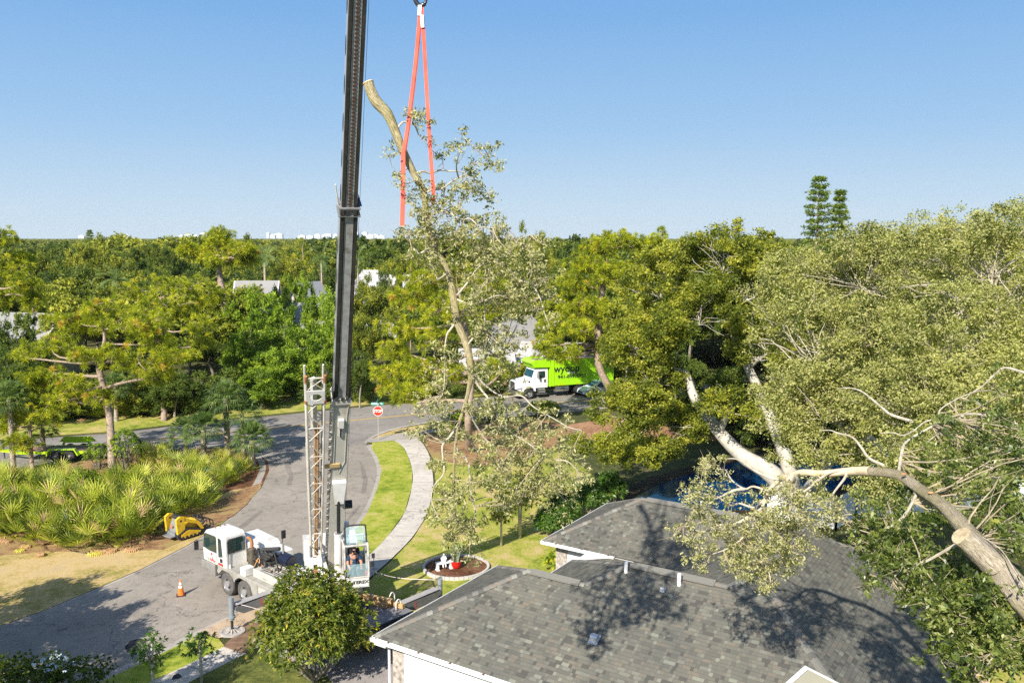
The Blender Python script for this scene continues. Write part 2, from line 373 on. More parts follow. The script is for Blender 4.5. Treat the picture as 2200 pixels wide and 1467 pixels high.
poly_sheet('near_verge', px2w([(-500, 1080), (0, 1014), (150, 994), (320, 974), (505, 962), (540, 966), (568, 985), (577, 1010), (560, 1045), (500, 1060), (200, 1060), (-500, 1100)], .02), M_litter)
poly_sheet('mulch_bed', px2w([(575, 990), (578, 1010), (562, 1046), (530, 1062), (500, 1070), (400, 1085), (380, 1000), (500, 970), (560, 978)], .028), M_mulch)
poly_sheet('dry_lawn', px2w([(-300, 1110), (-300, 1460), (-150, 1403), (0, 1343), (100, 1308), (200, 1266), (300, 1223), (400, 1172), (470, 1129), (530, 1083), (562, 1044), (500, 1052), (380, 1100), (200, 1090)], .05), M_dry)
poly_sheet('dirt_strip', px2w([(440, 1090), (520, 1050), (566, 1035), (530, 1083), (500, 1108), (420, 1150), (350, 1180), (100, 1185), (-100, 1200), (-100, 1140), (200, 1120)], .056), M_litter)
# sidewalk
wl = [(842, 944), (862, 956), (875, 975), (886, 1011), (885, 1044), (869, 1101), (832, 1152), (795, 1190), (740, 1240), (650, 1300), (560, 1347), (483, 1387), (400, 1428), (318, 1467), (200, 1525)]
wr2 = [(300, 1530), (402, 1467), (480, 1427), (560, 1386), (640, 1345), (760, 1270), (800, 1235), (840, 1200), (885, 1154), (916, 1105), (928, 1064), (931, 1034), (924, 983), (908, 952), (890, 938), (865, 936)]
poly_sheet('sidewalk', smooth_path(px2w(wl, .058), 3) + smooth_path(px2w(wr2, .058), 3), M_walk)
poly_sheet('sidewalk', px2w([(787, 949), (800, 942), (842, 933), (912, 924), (950, 921), (952, 927), (912, 931), (905, 940), (862, 944), (842, 946), (800, 950)], .062), M_conc)
for a_, b_ in (((875, 974), (924, 978)), ((871, 1097), (918, 1100)), ((834, 1150), (888, 1151)), ((888, 1035), (930, 1036)), ((782, 1200), (842, 1197)), ((460, 1397), (500, 1417)), ((400, 1428), (448, 1443)), ((560, 1346), (600, 1366))):
    strip('sidewalk_joint', px2w([a_, b_], .066), .02, M_wear, .066, wr_=.02)
# driveway, apron, plates under the outrigger
poly_sheet('driveway_apron', px2w([(428, 1357), (560, 1292), (640, 1250), (700, 1258), (600, 1318), (520, 1358), (470, 1370)], .062), M_apron)
poly_sheet('driveway', px2w([(640, 1290), (760, 1330), (900, 1400), (960, 1470), (960, 1560), (800, 1560), (700, 1450), (560, 1392), (640, 1346)], .064), M_drive)
poly_sheet('shaded_lawn', px2w([(200, 1470), (330, 1412), (430, 1360), (470, 1372), (483, 1387), (400, 1428), (318, 1467), (200, 1525)], .054), M_lawn)
M_lawn2 = groundmat('shaded_yard', [(.06, .07, .02), (.13, .15, .035), (.24, .24, .06)], scales=(.4, 2., 10.))  # darker copy of the grass, the yard's shade put into its colour
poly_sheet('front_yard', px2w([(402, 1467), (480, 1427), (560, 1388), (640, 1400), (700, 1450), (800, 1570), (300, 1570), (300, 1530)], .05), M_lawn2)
# pond behind the house
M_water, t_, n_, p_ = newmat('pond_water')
p_.inputs['Base Color'].default_value = (.003, .05, .145, 1); p_.inputs['Roughness'].default_value = .04; p_.inputs['Specular IOR Level'].default_value = .8  # deep blue base stands in for the sky's reflection
nz_ = n_.new('ShaderNodeTexNoise'); nz_.inputs['Scale'].default_value = 3.; ge_ = n_.new('ShaderNodeNewGeometry'); t_.links.new(ge_.outputs['Position'], nz_.inputs['Vector'])
b_ = n_.new('ShaderNodeBump'); b_.inputs['Strength'].default_value = .12; b_.inputs['Distance'].default_value = .05; t_.links.new(nz_.outputs[0], b_.inputs['Height']); t_.links.new(b_.outputs[0], p_.inputs['Normal'])
M_bank = groundmat('dark_mud', [(.025, .02, .012), (.06, .045, .03), (.11, .085, .05)])
poly_sheet('pond_bank', smooth_path(px2w([(1290, 1085), (1370, 1035), (1470, 1005), (1600, 975), (1800, 950), (1960, 955), (1940, 1010), (1800, 1070), (1640, 1110), (1480, 1105), (1330, 1095), (1290, 1085)], .034), 4)[:-1], M_bank)
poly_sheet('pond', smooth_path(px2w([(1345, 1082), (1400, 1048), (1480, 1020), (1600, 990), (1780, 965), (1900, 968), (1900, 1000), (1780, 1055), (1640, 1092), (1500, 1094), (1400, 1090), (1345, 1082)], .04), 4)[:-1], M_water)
poly_sheet('back_lawn', px2w([(1640, 1118), (1800, 1075), (1930, 1030), (2300, 1020), (2400, 1140), (1900, 1120), (1740, 1125)], .022), M_lawn)
poly_sheet('side_yard', px2w([(1960, 1290), (2000, 1240), (2400, 1200), (2400, 1700), (2050, 1700), (2050, 1467)], .024), M_yard)
# ---------------------------------------------------------------- the house in front
def shinglemat(name):
    m, t, n, p = newmat(name); p.inputs['Roughness'].default_value = .92; p.inputs['Specular IOR Level'].default_value = .2
    uv = n.new('ShaderNodeUVMap'); sep = n.new('ShaderNodeSeparateXYZ'); t.links.new(uv.outputs[0], sep.inputs[0])
    def M(op, a, b=None, c=None):
        q = n.new('ShaderNodeMath'); q.operation = op
        for i, x in enumerate((a, b, c)):
            if x is None: continue
            if isinstance(x, (int, float)): q.inputs[i].default_value = x
            else: t.links.new(x, q.inputs[i])
        return q.outputs[0]
    rowf = M('DIVIDE', sep.outputs[1], .13); row = M('FLOOR', rowf); fr = M('FRACT', rowf)
    wn = n.new('ShaderNodeTexWhiteNoise'); wn.noise_dimensions = '1D'; t.links.new(row, wn.inputs['W'])
    uu = M('ADD', M('DIVIDE', sep.outputs[0], .15), M('MULTIPLY', wn.outputs['Value'], 7.3))
    # unequal tab widths: warp u with a sine
    uw = M('ADD', uu, M('MULTIPLY', M('SINE', M('MULTIPLY', uu, 2.1)), .32))
    colm = M('FLOOR', uw); fu = M('FRACT', uw)
    cv = n.new('ShaderNodeCombineXYZ'); t.links.new(colm, cv.inputs[0]); t.links.new(row, cv.inputs[1])
    w2 = n.new('ShaderNodeTexWhiteNoise'); w2.noise_dimensions = '2D'; t.links.new(cv.outputs[0], w2.inputs['Vector'])
    cr = ramp(n, [(0, (.088, .087, .077)), (.10, (.118, .117, .101)), (.24, (.138, .136, .116)), (.66, (.152, .149, .126)), (.78, (.165, .149, .122)), (.88, (.175, .176, .148)), (.97, (.215, .22, .182))])
    cr.color_ramp.interpolation = 'CONSTANT'; t.links.new(w2.outputs['Value'], cr.inputs[0])
    nz = n.new('ShaderNodeTexNoise'); nz.inputs['Scale'].default_value = 55; nz.inputs['Detail'].default_value = 3; t.links.new(uv.outputs[0], nz.inputs['Vector'])
    c2 = ramp(n, [(.3, (.78, .78, .78)), (.7, (1.16, 1.16, 1.16))]); t.links.new(nz.outputs[0], c2.inputs[0])
    nb = n.new('ShaderNodeTexNoise'); nb.inputs['Scale'].default_value = .5; nb.inputs['Detail'].default_value = 5; t.links.new(uv.outputs[0], nb.inputs['Vector'])
    c3 = ramp(n, [(.35, (.86, .87, .88)), (.65, (1.1, 1.07, 1.02))]); t.links.new(nb.outputs[0], c3.inputs[0])
    mx = n.new('ShaderNodeMixRGB'); mx.blend_type = 'MULTIPLY'; mx.inputs[0].default_value = 1; t.links.new(cr.outputs[0], mx.inputs[1]); t.links.new(c2.outputs[0], mx.inputs[2])
    mx2 = n.new('ShaderNodeMixRGB'); mx2.blend_type = 'MULTIPLY'; mx2.inputs[0].default_value = 1; t.links.new(mx.outputs[0], mx2.inputs[1]); t.links.new(c3.outputs[0], mx2.inputs[2])
    # the cut between courses and tabs
    edge = M('MINIMUM', M('MULTIPLY', fr, 9.), M('MULTIPLY', fu, 22.)); edge = M('MINIMUM', edge, 1.)
    mx3 = n.new('ShaderNodeMixRGB'); t.links.new(edge, mx3.inputs[0]); mx3.inputs[1].default_value = (.055, .053, .05, 1); t.links.new(mx2.outputs[0], mx3.inputs[2])
    t.links.new(mx3.outputs[0], p.inputs['Base Color'])
    hgt = M('ADD', M('MULTIPLY', M('SUBTRACT', 1., fr), .7), M('MULTIPLY', w2.outputs['Value'], .3))
    b = n.new('ShaderNodeBump'); b.inputs['Strength'].default_value = .7; b.inputs['Distance'].default_value = .012
    t.links.new(hgt, b.inputs['Height']); t.links.new(b.outputs[0], p.inputs['Normal'])
    MATS[name] = m; return m
M_shing = shinglemat('shingles')
M_cap = []
for i_, c_ in enumerate(((.11, .11, .098), (.175, .17, .15), (.20, .175, .145), (.25, .25, .215))): M_cap.append(mat('ridge_cap_%d' % i_, c_, .92, noise=.15, scale=30, spec=.2))
M_white = mat('white_paint', (.80, .79, .77), .5, noise=.04, scale=3)
M_wwall = mat('white_stucco', (.74, .74, .74), .8, noise=.04, scale=8, bump=.1)
M_stone = mat('stone_veneer', (.36, .32, .28), .9, noise=.5, scale=7, bump=.6)
M_gut_in = mat('gutter_inside', (.28, .17, .11), .8, noise=.3, scale=4)
M_dark = mat('dark_rubber', (.022, .022, .024), .7, noise=.3, scale=8)
M_tin = mat('flashing', (.68, .69, .70), .35, .6, noise=.08, scale=8)
A_ = Vector((-4.59, 26.98, 0)); HROT = -math.radians(33)
house = empty('house', 'single storey white house with grey shingle hip roof in the foreground', 'house', A_, HROT)
ZE = 2.8
# plan polygons: (points, z function, u direction ('x' or 'y'), up-slope distance function)
SL = 1 / math.cos(math.atan(.5))
planes = [
 ([(0, 0), (16.5, 0), (11, 5.5), (10.3, 4.8), (7.0, 4.8), (5.9, 3.7), (3.7, 3.7)], lambda x, y: ZE + .5 * y, lambda x, y: (x, y * SL)),
 ([(0, 7.4), (0, 0), (3.7, 3.7)], lambda x, y: ZE + .5 * x, lambda x, y: (y + 40, x * SL)),
 ([(2.2, 7.4), (0, 7.4), (3.7, 3.7), (5.9, 3.7)], lambda x, y: ZE + .5 * (7.4 - y), lambda x, y: (x + 80, (7.4 - y) * SL)),
 ([(2.2, 9.6), (2.2, 7.4), (5.9, 3.7), (7.0, 4.8)], lambda x, y: ZE + .5 * (x - 2.2), lambda x, y: (y + 120, (x - 2.2) * SL)),
 ([(5.5, 9.6), (2.2, 9.6), (7.0, 4.8), (10.3, 4.8)], lambda x, y: ZE + .5 * (9.6 - y), lambda x, y: (x + 160, (9.6 - y) * SL)),
 ([(5.5, 10.8), (5.5, 9.6), (10.3, 4.8), (11, 5.5), (11, 11.2), (5.9, 11.2)], lambda x, y: .5 * x + .05, lambda x, y: (y + 200, x * SL)),
 ([(16.5, 0), (16.5, 11.2), (11, 11.2), (11, 5.5)], lambda x, y: ZE + .5 * (16.5 - x), lambda x, y: (-y + 260, (16.5 - x) * SL)),
 ([(0, 10.8), (11.9, 10.8), (8.7, 14), (3.2, 14)], lambda x, y: ZE + .5 * (y - 10.8), lambda x, y: (x + 300, (y - 10.8) * SL)),
 ([(0, 17.2), (0, 10.8), (3.2, 14)], lambda x, y: ZE + .5 * x, lambda x, y: (y + 340, x * SL)),
 ([(11.9, 17.2), (0, 17.2), (3.2, 14), (8.7, 14)], lambda x, y: ZE + .5 * (17.2 - y), lambda x, y: (x + 380, (17.2 - y) * SL)),
 ([(11.9, 10.8), (11.9, 17.2), (8.7, 14)], lambda x, y: ZE + .5 * (11.9 - x), lambda x, y: (y + 420, (11.9 - x) * SL)),
 ([(2.2, 9.6), (5.5, 9.6), (11.5, 9.6), (11.5, 10.8), (3.4, 10.8)], lambda x, y: ZE - .06, lambda x, y: (x + 460, y)),
]
V = []; F = []; UV = []
import mathutils.geometry as _G
for poly, zf, uf in planes:
    tri = _G.tessellate_polygon([[Vector((x, y, 0)) for x, y in poly]])
    for tr in tri:
        pts = [poly[i] for i in tr]
        if (pts[1][0] - pts[0][0]) * (pts[2][1] - pts[0][1]) - (pts[1][1] - pts[0][1]) * (pts[2][0] - pts[0][0]) < 0: pts = pts[::-1]
        b = len(V)
        for x, y in pts: V.append((x, y, zf(x, y))); UV.append(uf(x, y))
        F.append((b, b + 1, b + 2))
roof = link('roof', mkmesh('roof', V, F, M_shing, uv=UV), house)
# ridge and hip caps: overlapping bent shingles
V = []; F = []; FM = []
rnd = random.Random(5)
def caps(p, q, lift=.02):
    p = Vector(p); q = Vector(q); L = (q - p).length; d = (q - p) / L; s = d.cross(Vector((0, 0, 1))).normalized(); u = s.cross(d)
    n = max(2, int(L / .2)); i = 0
    while i < n:
        k = rnd.choice((0, 1, 1, 2, 3, 1, 2)); a0 = p + d * (L * i / n); a1 = p + d * (L * (i + 1.12) / n)
        b = len(V); dn = Vector((0, 0, -1)) * .075
        for c, lf in ((a0, lift + .028), (a1, lift + .008)):
            for sx, dz in ((-.16, 1), (-.05, .16), (.05, .16), (.16, 1)):
                V.append(c + s * sx + dn * dz + Vector((0, 0, lf)))
        for j in range(3): F.append((b + j, b + j + 1, b + 5 + j, b + 4 + j)); FM.append(k)
        F.append((b, b + 4, b + 4, b)) if False else None
        # butt end
        V.extend([V[b + j] - Vector((0, 0, .03)) for j in range(4)])
        for j in range(3): F.append((b + 8 + j, b + 9 + j, b + j + 1, b + j)); FM.append(k)
        i += 1
for p, q in (((0.05, .05, ZE + .02), (3.7, 3.7, 4.65)), ((5.9, 3.7, 4.65), (7.0, 4.8, 5.2)), ((0.05, 7.35, ZE), (3.7, 3.7, 4.65)),
             ((16.45, .05, ZE), (11, 5.5, 5.55)), ((0.05, 10.85, ZE), (3.2, 14, 4.4)), ((0.05, 17.15, ZE), (3.2, 14, 4.4)), ((2.25, 9.55, ZE), (7, 4.8, 5.2)),
             ((11.85, 10.85, ZE), (8.7, 14, 4.4)), ((11.85, 17.15, ZE), (8.7, 14, 4.4)), ((3.7, 3.7, 4.65), (5.9, 3.7, 4.65)), ((7, 4.8, 5.2), (10.3, 4.8, 5.2)),
             ((10.3, 4.8, 5.2), (11, 5.5, 5.55)), ((11, 5.5, 5.55), (11, 11.2, 5.55)), ((3.2, 14, 4.4), (8.7, 14, 4.4))):
    caps(p, q)
link('ridge_cap', mkmesh('ridge_cap', V, F, M_cap, fm=FM), roof)
# ridge vents: long dark-edged strips
for p, q in (((3.9, 3.7, 4.72), (5.75, 3.7, 4.72)), ((7.1, 4.8, 5.27), (9.9, 4.8, 5.27)), ((3.5, 14, 4.47), (7.6, 14, 4.47))):
    mb = MB(); x0, x1, y = p[0], q[0], p[1]
    mb.add([(x0, y - .19, p[2] - .075), (x1, y - .19, p[2] - .075), (x1, y, p[2] + .03), (x0, y, p[2] + .03), (x1, y + .19, p[2] - .075), (x0, y + .19, p[2] - .075),
            (x0, y - .19, p[2] - .12), (x1, y - .19, p[2] - .12), (x1, y + .19, p[2] - .12), (x0, y + .19, p[2] - .12)],
           [(0, 1, 2, 3), (3, 2, 4, 5), (6, 7, 1, 0), (5, 4, 8, 9), (0, 3, 5, 9, 6), (7, 8, 4, 2, 1)])
    mb.build('ridge_vent', M_cap[1], roof)
    MB().box(x0 + .02, x1 - .02, y - .185, y + .185, p[2] - .135, p[2] - .115).build('vent_slot', M_dark, roof)
# walls and soffit
mb = MB()
def wallbox(x0, x1, y0, y1): mb.box(x0, x1, y0, y1, 0, ZE - .12)
wallbox(.5, 16.0, .5, 6.9); wallbox(2.7, 16.0, 6.9, 10.7); wallbox(.5, 11.4, 11.3, 16.7)
mb.build('wall', M_wwall, house)
mb = MB()
mb.box(.03, 16.47, .03, 7.37, ZE - .12, ZE - .07); mb.box(2.23, 16.47, 7.37, 11.17, ZE - .12, ZE - .07); mb.box(.03, 11.87, 11.17, 17.17, ZE - .12, ZE - .07)
mb.box(.03, 2.23, 10.83, 11.17, ZE - .12, ZE - .07)
mb.build('soffit', M_white, house)
mb = MB(); mb.add([(11, 11.18, 5.52), (16.45, 11.18, ZE), (5.6, 11.18, ZE)], [(0, 1, 2), (2, 1, 0)]); mb.build('gable_panel', M_wwall, house)
# gutters along the front eaves (hollow), drip edge along the sides
def gutter(x0, y0, x1, y1, nx, ny):
    L = math.hypot(x1 - x0, y1 - y0); dx, dy = (x1 - x0) / L, (y1 - y0) / L; M = frame((x0, y0, ZE), (dx, dy, 0), (-nx, -ny, 0)) if (dx * -ny - dy * -nx) > 0 else frame((x1, y1, ZE), (-dx, -dy, 0), (-nx, -ny, 0))
    o = MB(); o.box(0, L, -.13, -.115, -.10, .015, M); o.box(0, L, -.115, -.0, -.10, -.09, M); o.box(0, L, -.012, -.0, -.09, .0, M); o.box(-.004, .01, -.13, 0, -.10, .012, M); o.box(L - .01, L + .004, -.13, 0, -.10, .012, M)
    g_ = o.build('gutter', M_white, house)
    MB().box(.01, L - .01, -.113, -.014, -.0885, -.06, M).build('gutter_debris', M_gut_in, g_)
    k = .7
    while k < L: MB().box(k, k + .05, -.13, .005, .016, .024, M).build('gutter_strap', mat('rust_brown', (.16, .09, .06), .8, noise=.3), g_); k += 1.25
gutter(-.0, 0, 16.5, 0, 0, -1); gutter(0, 10.8, 3.5, 10.8, 0, -1); 
for bx in ((-.03, -.004, 0, 7.4), (-.03, -.004, 10.8, 17.2), (16.504, 16.53, 0, 11.2), (2.17, 2.196, 7.4, 9.6)): MB().box(*bx, ZE - .16, ZE + .02).build('fascia', M_white, house)
MB().box(5.47, 5.5, 7.0, 9.6, 2.85, 3.0).build('drip_edge', M_white, house)
# garage corner: stone pier, door, downspout
mb = MB(); mb.box(.46, .96, .46, .96, 0, 2.6); mb.build('stone_pier', M_stone, house)
mb = MB(); mb.box(.98, 5.6, .42, .497, .0, 2.45)
for k in range(4): mb.box(1.0, 5.58, .405, .4195, .05 + k * .61, .58 + k * .61)
mb.build('garage_door', M_white, house)
MB().box(-.02, .46, .1, .2, 2.48, 2.58).tube([(.05, -.06, ZE - .1), (.05, .1, 2.62), (.3, .3, 2.5), (.36, .4, 2.3), (.36, .4, .1)], .045, 8).build('downspout', M_white, house)
mb = MB(); mb.box(.44, 1.0, 11.25, 11.29, 0, 2.6); mb.build('stone_pier', M_stone, house)
# roof vents
def onroof(px, py, zf):
    z = 4.
    for _ in range(40):
        p = at(px, py, z); q = inv_of(house) @ p; z = z * .65 + .35 * zf(q.x, q.y)
    return inv_of(house) @ at(px, py, z)
zf0 = planes[0][1]
for px, py, r, h in ((1345, 1228, .05, .34), (1459, 1256, .05, .36)):
    p = onroof(px, py, zf0); v_ = MB(); v_.cyl(p - Vector((0, 0, .1)), p + Vector((0, 0, h)), r + .015, n=14); v_.cyl(p + Vector((0, 0, h)), p + Vector((0, 0, h + .015)), r, n=14)
    v_.build('vent_pipe', M_white, roof, smooth=True)
for px, py, s_ in ((1424, 1268, .10), (1277, 1374, .19)):
    p = onroof(px, py, zf0); v_ = MB(); M = Matrix.Translation(p) @ Matrix.Rotation(math.atan(.5), 4, 'X')
    prof = [(s_ * .5 * math.cos(k * math.pi / 8), s_ * (.25 + .5 * math.sin(k * math.pi / 8))) for k in range(9)]
    poly = [M @ Vector((-s_ * .6, -s_ * .5, 0)), M @ Vector((-s_ * .6, s_ * .9, 0))] + [M @ Vector((-s_ * .6, -y_ + s_ * .2, z_ + .03)) for y_, z_ in reversed(prof)]
    v_.prism(poly, (M.to_3x3() @ Vector((s_ * 1.2, 0, 0)))); v_.box(-s_ * .8, s_ * .8, -s_ * .9, s_ * 1.1, .012, .022, M)
    v_.build('exhaust_vent', M_tin, roof)
p = onroof(1501, 1094, planes[7][1]); MB().cyl(p + Vector((0, .3, 0)), p + Vector((0, .3, .3)), .04).build('vent_pipe', M_white, roof)
# big framed skylight cut into the hip above the entry
Mi = inv_of(house)
sk = MB(); P0 = Vector((13.15, 2.75, 4.32))
q0, q1, q2 = P0, P0 + Vector((2.3, -.9, -.1)), P0 + Vector((-.45, -2.4, -.1)); q3 = q1 + (q2 - q0)
def lift(v, d): return v + Vector((0, 0, d))
sk.prism([q0, q2, q3, q1], (0, 0, -1.1)); skl = sk.build('skylight', M_white, house)
c0, c1, c2, c3 = [((q0 + q1 + q2 + q3) / 4).lerp(v, .86) for v in (q0, q1, q2, q3)]
MB().prism([lift(c0, .006), lift(c2, .006), lift(c3, .006), lift(c1, .006)], (0, 0, .03)).build('seal', M_dark, skl)
c0, c1, c2, c3 = [((q0 + q1 + q2 + q3) / 4).lerp(v, .83) for v in (q0, q1, q2, q3)]
MB().prism([lift(c0, .04), lift(c2, .04), lift(c3, .04), lift(c1, .04)], (0, 0, .03)).build('pane', mat('skylight_pane', (.42, .39, .28), .25, noise=.05, scale=2), skl)

# ---------------------------------------------------------------- vinyl fence in the back
def vinyl(name, pts, label, h=1.85):
    P = [Vector(p) for p in pts]; f = empty(name, label, 'fence', P[0]); m_ = mat('white_vinyl', (.80, .80, .80), .4, noise=.03)
    for a_, b_ in zip(P[:-1], P[1:]):
        L = (b_ - a_).length; n = max(1, round(L / 1.9)); d = (b_ - a_) / n
        for i in range(n):
            o = a_ + d * i; dn = d.normalized(); s = Vector((-dn.y, dn.x, 0))
            mb = MB(); mb.obox(o + dn * .065 - s * .02 + Vector((0, 0, .1)), d - dn * .13, s * .04, (0, 0, h - .2))
            for k in range(1, 11): mb.obox(o + d * k / 11 - s * .024 + Vector((0, 0, .14)), dn * .012, s * .048, (0, 0, h - .3))
            mb.obox(o + dn * .065 - s * .03 + Vector((0, 0, h - .1)), d - dn * .13, s * .06, (0, 0, .07))
            mb.build('panel', m_, f, world=True)
        for i in range(n + 1):
            o = a_ + d * i; mb = MB(); mb.box(o.x - .06, o.x + .06, o.y - .06, o.y + .06, 0, h); mb.add([(o.x - .075, o.y - .075, h), (o.x + .075, o.y - .075, h), (o.x + .075, o.y + .075, h), (o.x - .075, o.y + .075, h), (o.x, o.y, h + .07)], [(3, 2, 1, 0), (0, 1, 4), (1, 2, 4), (2, 3, 4), (3, 0, 4)])
            mb.build('post', m_, f, world=True)
    return f
vinyl('vinyl_fence', [(14.3, 46.6, 0), (17.6, 45.3, 0), (19.5, 47.4, 0), (25.5, 48.6, 0), (33.5, 50.2, 0)], 'white vinyl privacy fence between the pond lawn and the back of the house')

# ---------------------------------------------------------------- flower bed, pot, statue
bc = at(980, 1221, 0); rx_, ry_ = 1.5, 1.42
poly_sheet('flower_bed', [bc + Vector((rx_ * math.cos(k * math.pi / 24), ry_ * math.sin(k * math.pi / 24), .07)) for k in range(48)], M_mulch)
edg = empty('bed_edging', 'ring of pale concrete edging bricks around the round mulch bed', 'edging', bc)
mE = mat('edging_brick', (.52, .49, .45), .9, noise=.15, scale=12)
for k in range(44):
    a0 = 2 * math.pi * (k + .04) / 44; a1 = 2 * math.pi * (k + .96) / 44; o = MB(); ps = []
    for an, q in ((a0, 1.0), (a1, 1.0), (a1, 1.075), (a0, 1.075)): ps.append((bc.x + rx_ * q * math.cos(an), bc.y + ry_ * q * math.sin(an), 0))
    o.prism(ps, (0, 0, .16 + .01 * rnd.random())); o.build('brick', mE, edg, world=True)
pc = at(980, 1219, .07); pot = empty('potted_plant', 'tall sword-leaved plant in a round red glazed pot on the mulch bed', 'potted plant', pc)
o = MB(); o.lathe([(0, 0), (.17, 0), (.22, .06), (.265, .2), (.27, .3), (.285, .33), (.285, .36), (.25, .36), (.24, .30), (0, .30)], n=28); o.build('pot', mat('red_glaze', (.62, .02, .012), .15, noise=.1, coat=.5), pot, smooth=True)
V = []; F = []; 
for k in range(46):
    an = rnd.random() * 6.28; r0 = .17 * rnd.random(); h = .45 + .62 * rnd.random(); ln = .06 + .25 * rnd.random(); wd = .035
    c0 = Vector((r0 * math.cos(an), r0 * math.sin(an), .3)); d = Vector((math.cos(an), math.sin(an), 0)); s = Vector((-d.y, d.x, 0)) * wd
    s = Matrix.Rotation(rnd.random() * 3, 3, 'Z') @ s; b = len(V)
    for f_, wq in ((0, .7), (.35, 1.), (.7, .8), (1., .05)):
        c1 = c0 + Vector((0, 0, h * f_)) + d * (ln * f_ * f_); V += [c1 - s * wq, c1 + s * wq]
    for j in range(3): F.append((b + 2 * j, b + 2 * j + 1, b + 2 * j + 3, b + 2 * j + 2))
o = link('leaves', mkmesh('sword_leaves', V, F, mat('snake_leaf', (.20, .26, .16), .5, noise=.6, scale=20)), pot)
stc = at(954, 1222, .07); st = empty('garden_statue', 'white statue of a small figure sitting on a bench in the mulch bed', 'statue', stc, rad(25))
mS = mat('white_plaster', (.78, .77, .75), .7, noise=.05, scale=14, bump=.2)
o = MB(); o.box(-.4, .42, -.15, .15, .30, .37, bev=.015); 
for x in (-.33, .33): o.box(x - .06, x + .06, -.12, .12, 0, .30, bev=.02); o.box(x - .08, x + .08, -.14, .14, 0, .04)
o.build('bench', mS, st)
# the seated figure: skinned skeleton
def skin(name, verts, edges, radii, m, parent, sub=2, root=0, world=False):
    me = bpy.data.meshes.new(name)
    if world and parent is not None: I = inv_of(parent); verts = [tuple(I @ Vector(v)) for v in verts]
    me.from_pydata(verts, edges, []); ob = bpy.data.objects.new(name, me); COL.objects.link(ob); ob.parent = None
    md = ob.modifiers.new('s', 'SKIN'); md.use_smooth_shade = True
    sv = me.skin_vertices[0].data
    for i, r in enumerate(radii): sv[i].radius = (r, r) if not isinstance(r, tuple) else r; sv[i].use_root = (i == root)
    if sub: s2 = ob.modifiers.new('u', 'SUBSURF'); s2.levels = sub; s2.render_levels = sub
    dg = bpy.context.evaluated_depsgraph_get(); m2 = bpy.data.meshes.new_from_object(ob.evaluated_get(dg)); bpy.data.objects.remove(ob)
    m2.materials.clear(); m2.materials.append(m); m2.polygons.foreach_set('use_smooth', np.ones(len(m2.polygons), dtype=bool)); m2.name = name
    return link(name, m2, parent)
v = [(-.05, .02, .45), (-.05, .03, .58), (-.04, .02, .70), (-.03, 0, .78), (-.02, -.03, .90), (-.13, 0, .70), (-.2, -.06, .58), (-.12, -.16, .52), (.05, 0, .70), (.12, -.08, .58), (.04, -.16, .52),
     (-.12, -.12, .44), (-.13, -.2, .28), (-.13, -.26, .1), (.02, -.12, .44), (.03, -.2, .28), (.03, -.26, .1)]
e_ = [(0, 1), (1, 2), (2, 3), (3, 4), (2, 5), (5, 6), (6, 7), (2, 8), (8, 9), (9, 10), (0, 11), (11, 12), (12, 13), (0, 14), (14, 15), (15, 16)]
v = [(x * .8, y * .8, .37 + (z - .37) * .8) for x, y, z in v]
skin('figure', v, e_, [.11, .10, .085, .045, .09, .05, .04, .035, .05, .04, .035, .055, .04, .035, .055, .04, .035], mS, st, sub=1)
# red-and-white line strung over the lawn
tp = MB(); rp = [dp(795, 1225, 35.6), dp(840, 1238, 35.9), dp(880, 1243, 35.8), dp(936, 1245, 35.4)]
tp.tube(smooth_path(rp, 5), .014, 5); o = tp.build('safety_rope', mat('rope_white', (.75, .62, .58), .8, noise=.3, scale=3)); tag(o, 'thin white rope strung from the crane over the lawn to the outrigger', 'rope')
# chairs, hose at the lower right corner of the house
mC = mat('tan_plastic', (.52, .40, .28), .6, noise=.1)
def chair(px, py, rz, label):
    c = empty('patio_chair', label, 'chair', at(px, py, 0.02), rz, 'patio chairs beside the house')
    o = MB(); o.box(-.26, .26, -.26, .26, .38, .42, bev=.01); o.build('seat', mC, c)
    o = MB()
    for k in range(5): o.box(-.24 + k * .1, -.17 + k * .1, .24, .27, .42, .92)
    o.box(-.26, .26, .235, .275, .86, .93); o.build('backrest', mC, c)
    for x in (-.24, .24):
        for y in (-.24, .24): MB().box(x - .022, x + .022, y - .022, y + .022, 0, .38).build('leg', mC, c)
    for x in (-.27, .27): MB().box(x - .03, x + .03, -.26, .26, .60, .63).box(x - .02, x + .02, -.25, -.21, .42, .60).build('armrest', mC, c)
chair(2092, 1452, rad(-60), 'tan patio chair nearer the house eave at the lower right'); chair(2100, 1492, rad(-100), 'tan patio chair at the bottom edge beside the eave')
hs = MB(); hp = [at(x, y, .05) for x, y in ((2100, 1395), (2112, 1385), (2140, 1392), (2155, 1392), (2150, 1408), (2165, 1425), (2178, 1445), (2170, 1470))]
hs.tube(smooth_path(hp, 5), .016, 6); tag(hs.build('garden_hose', mat('hose_green', (.01, .22, .12), .4)), 'green garden hose lying in loops on the side lawn', 'hose')
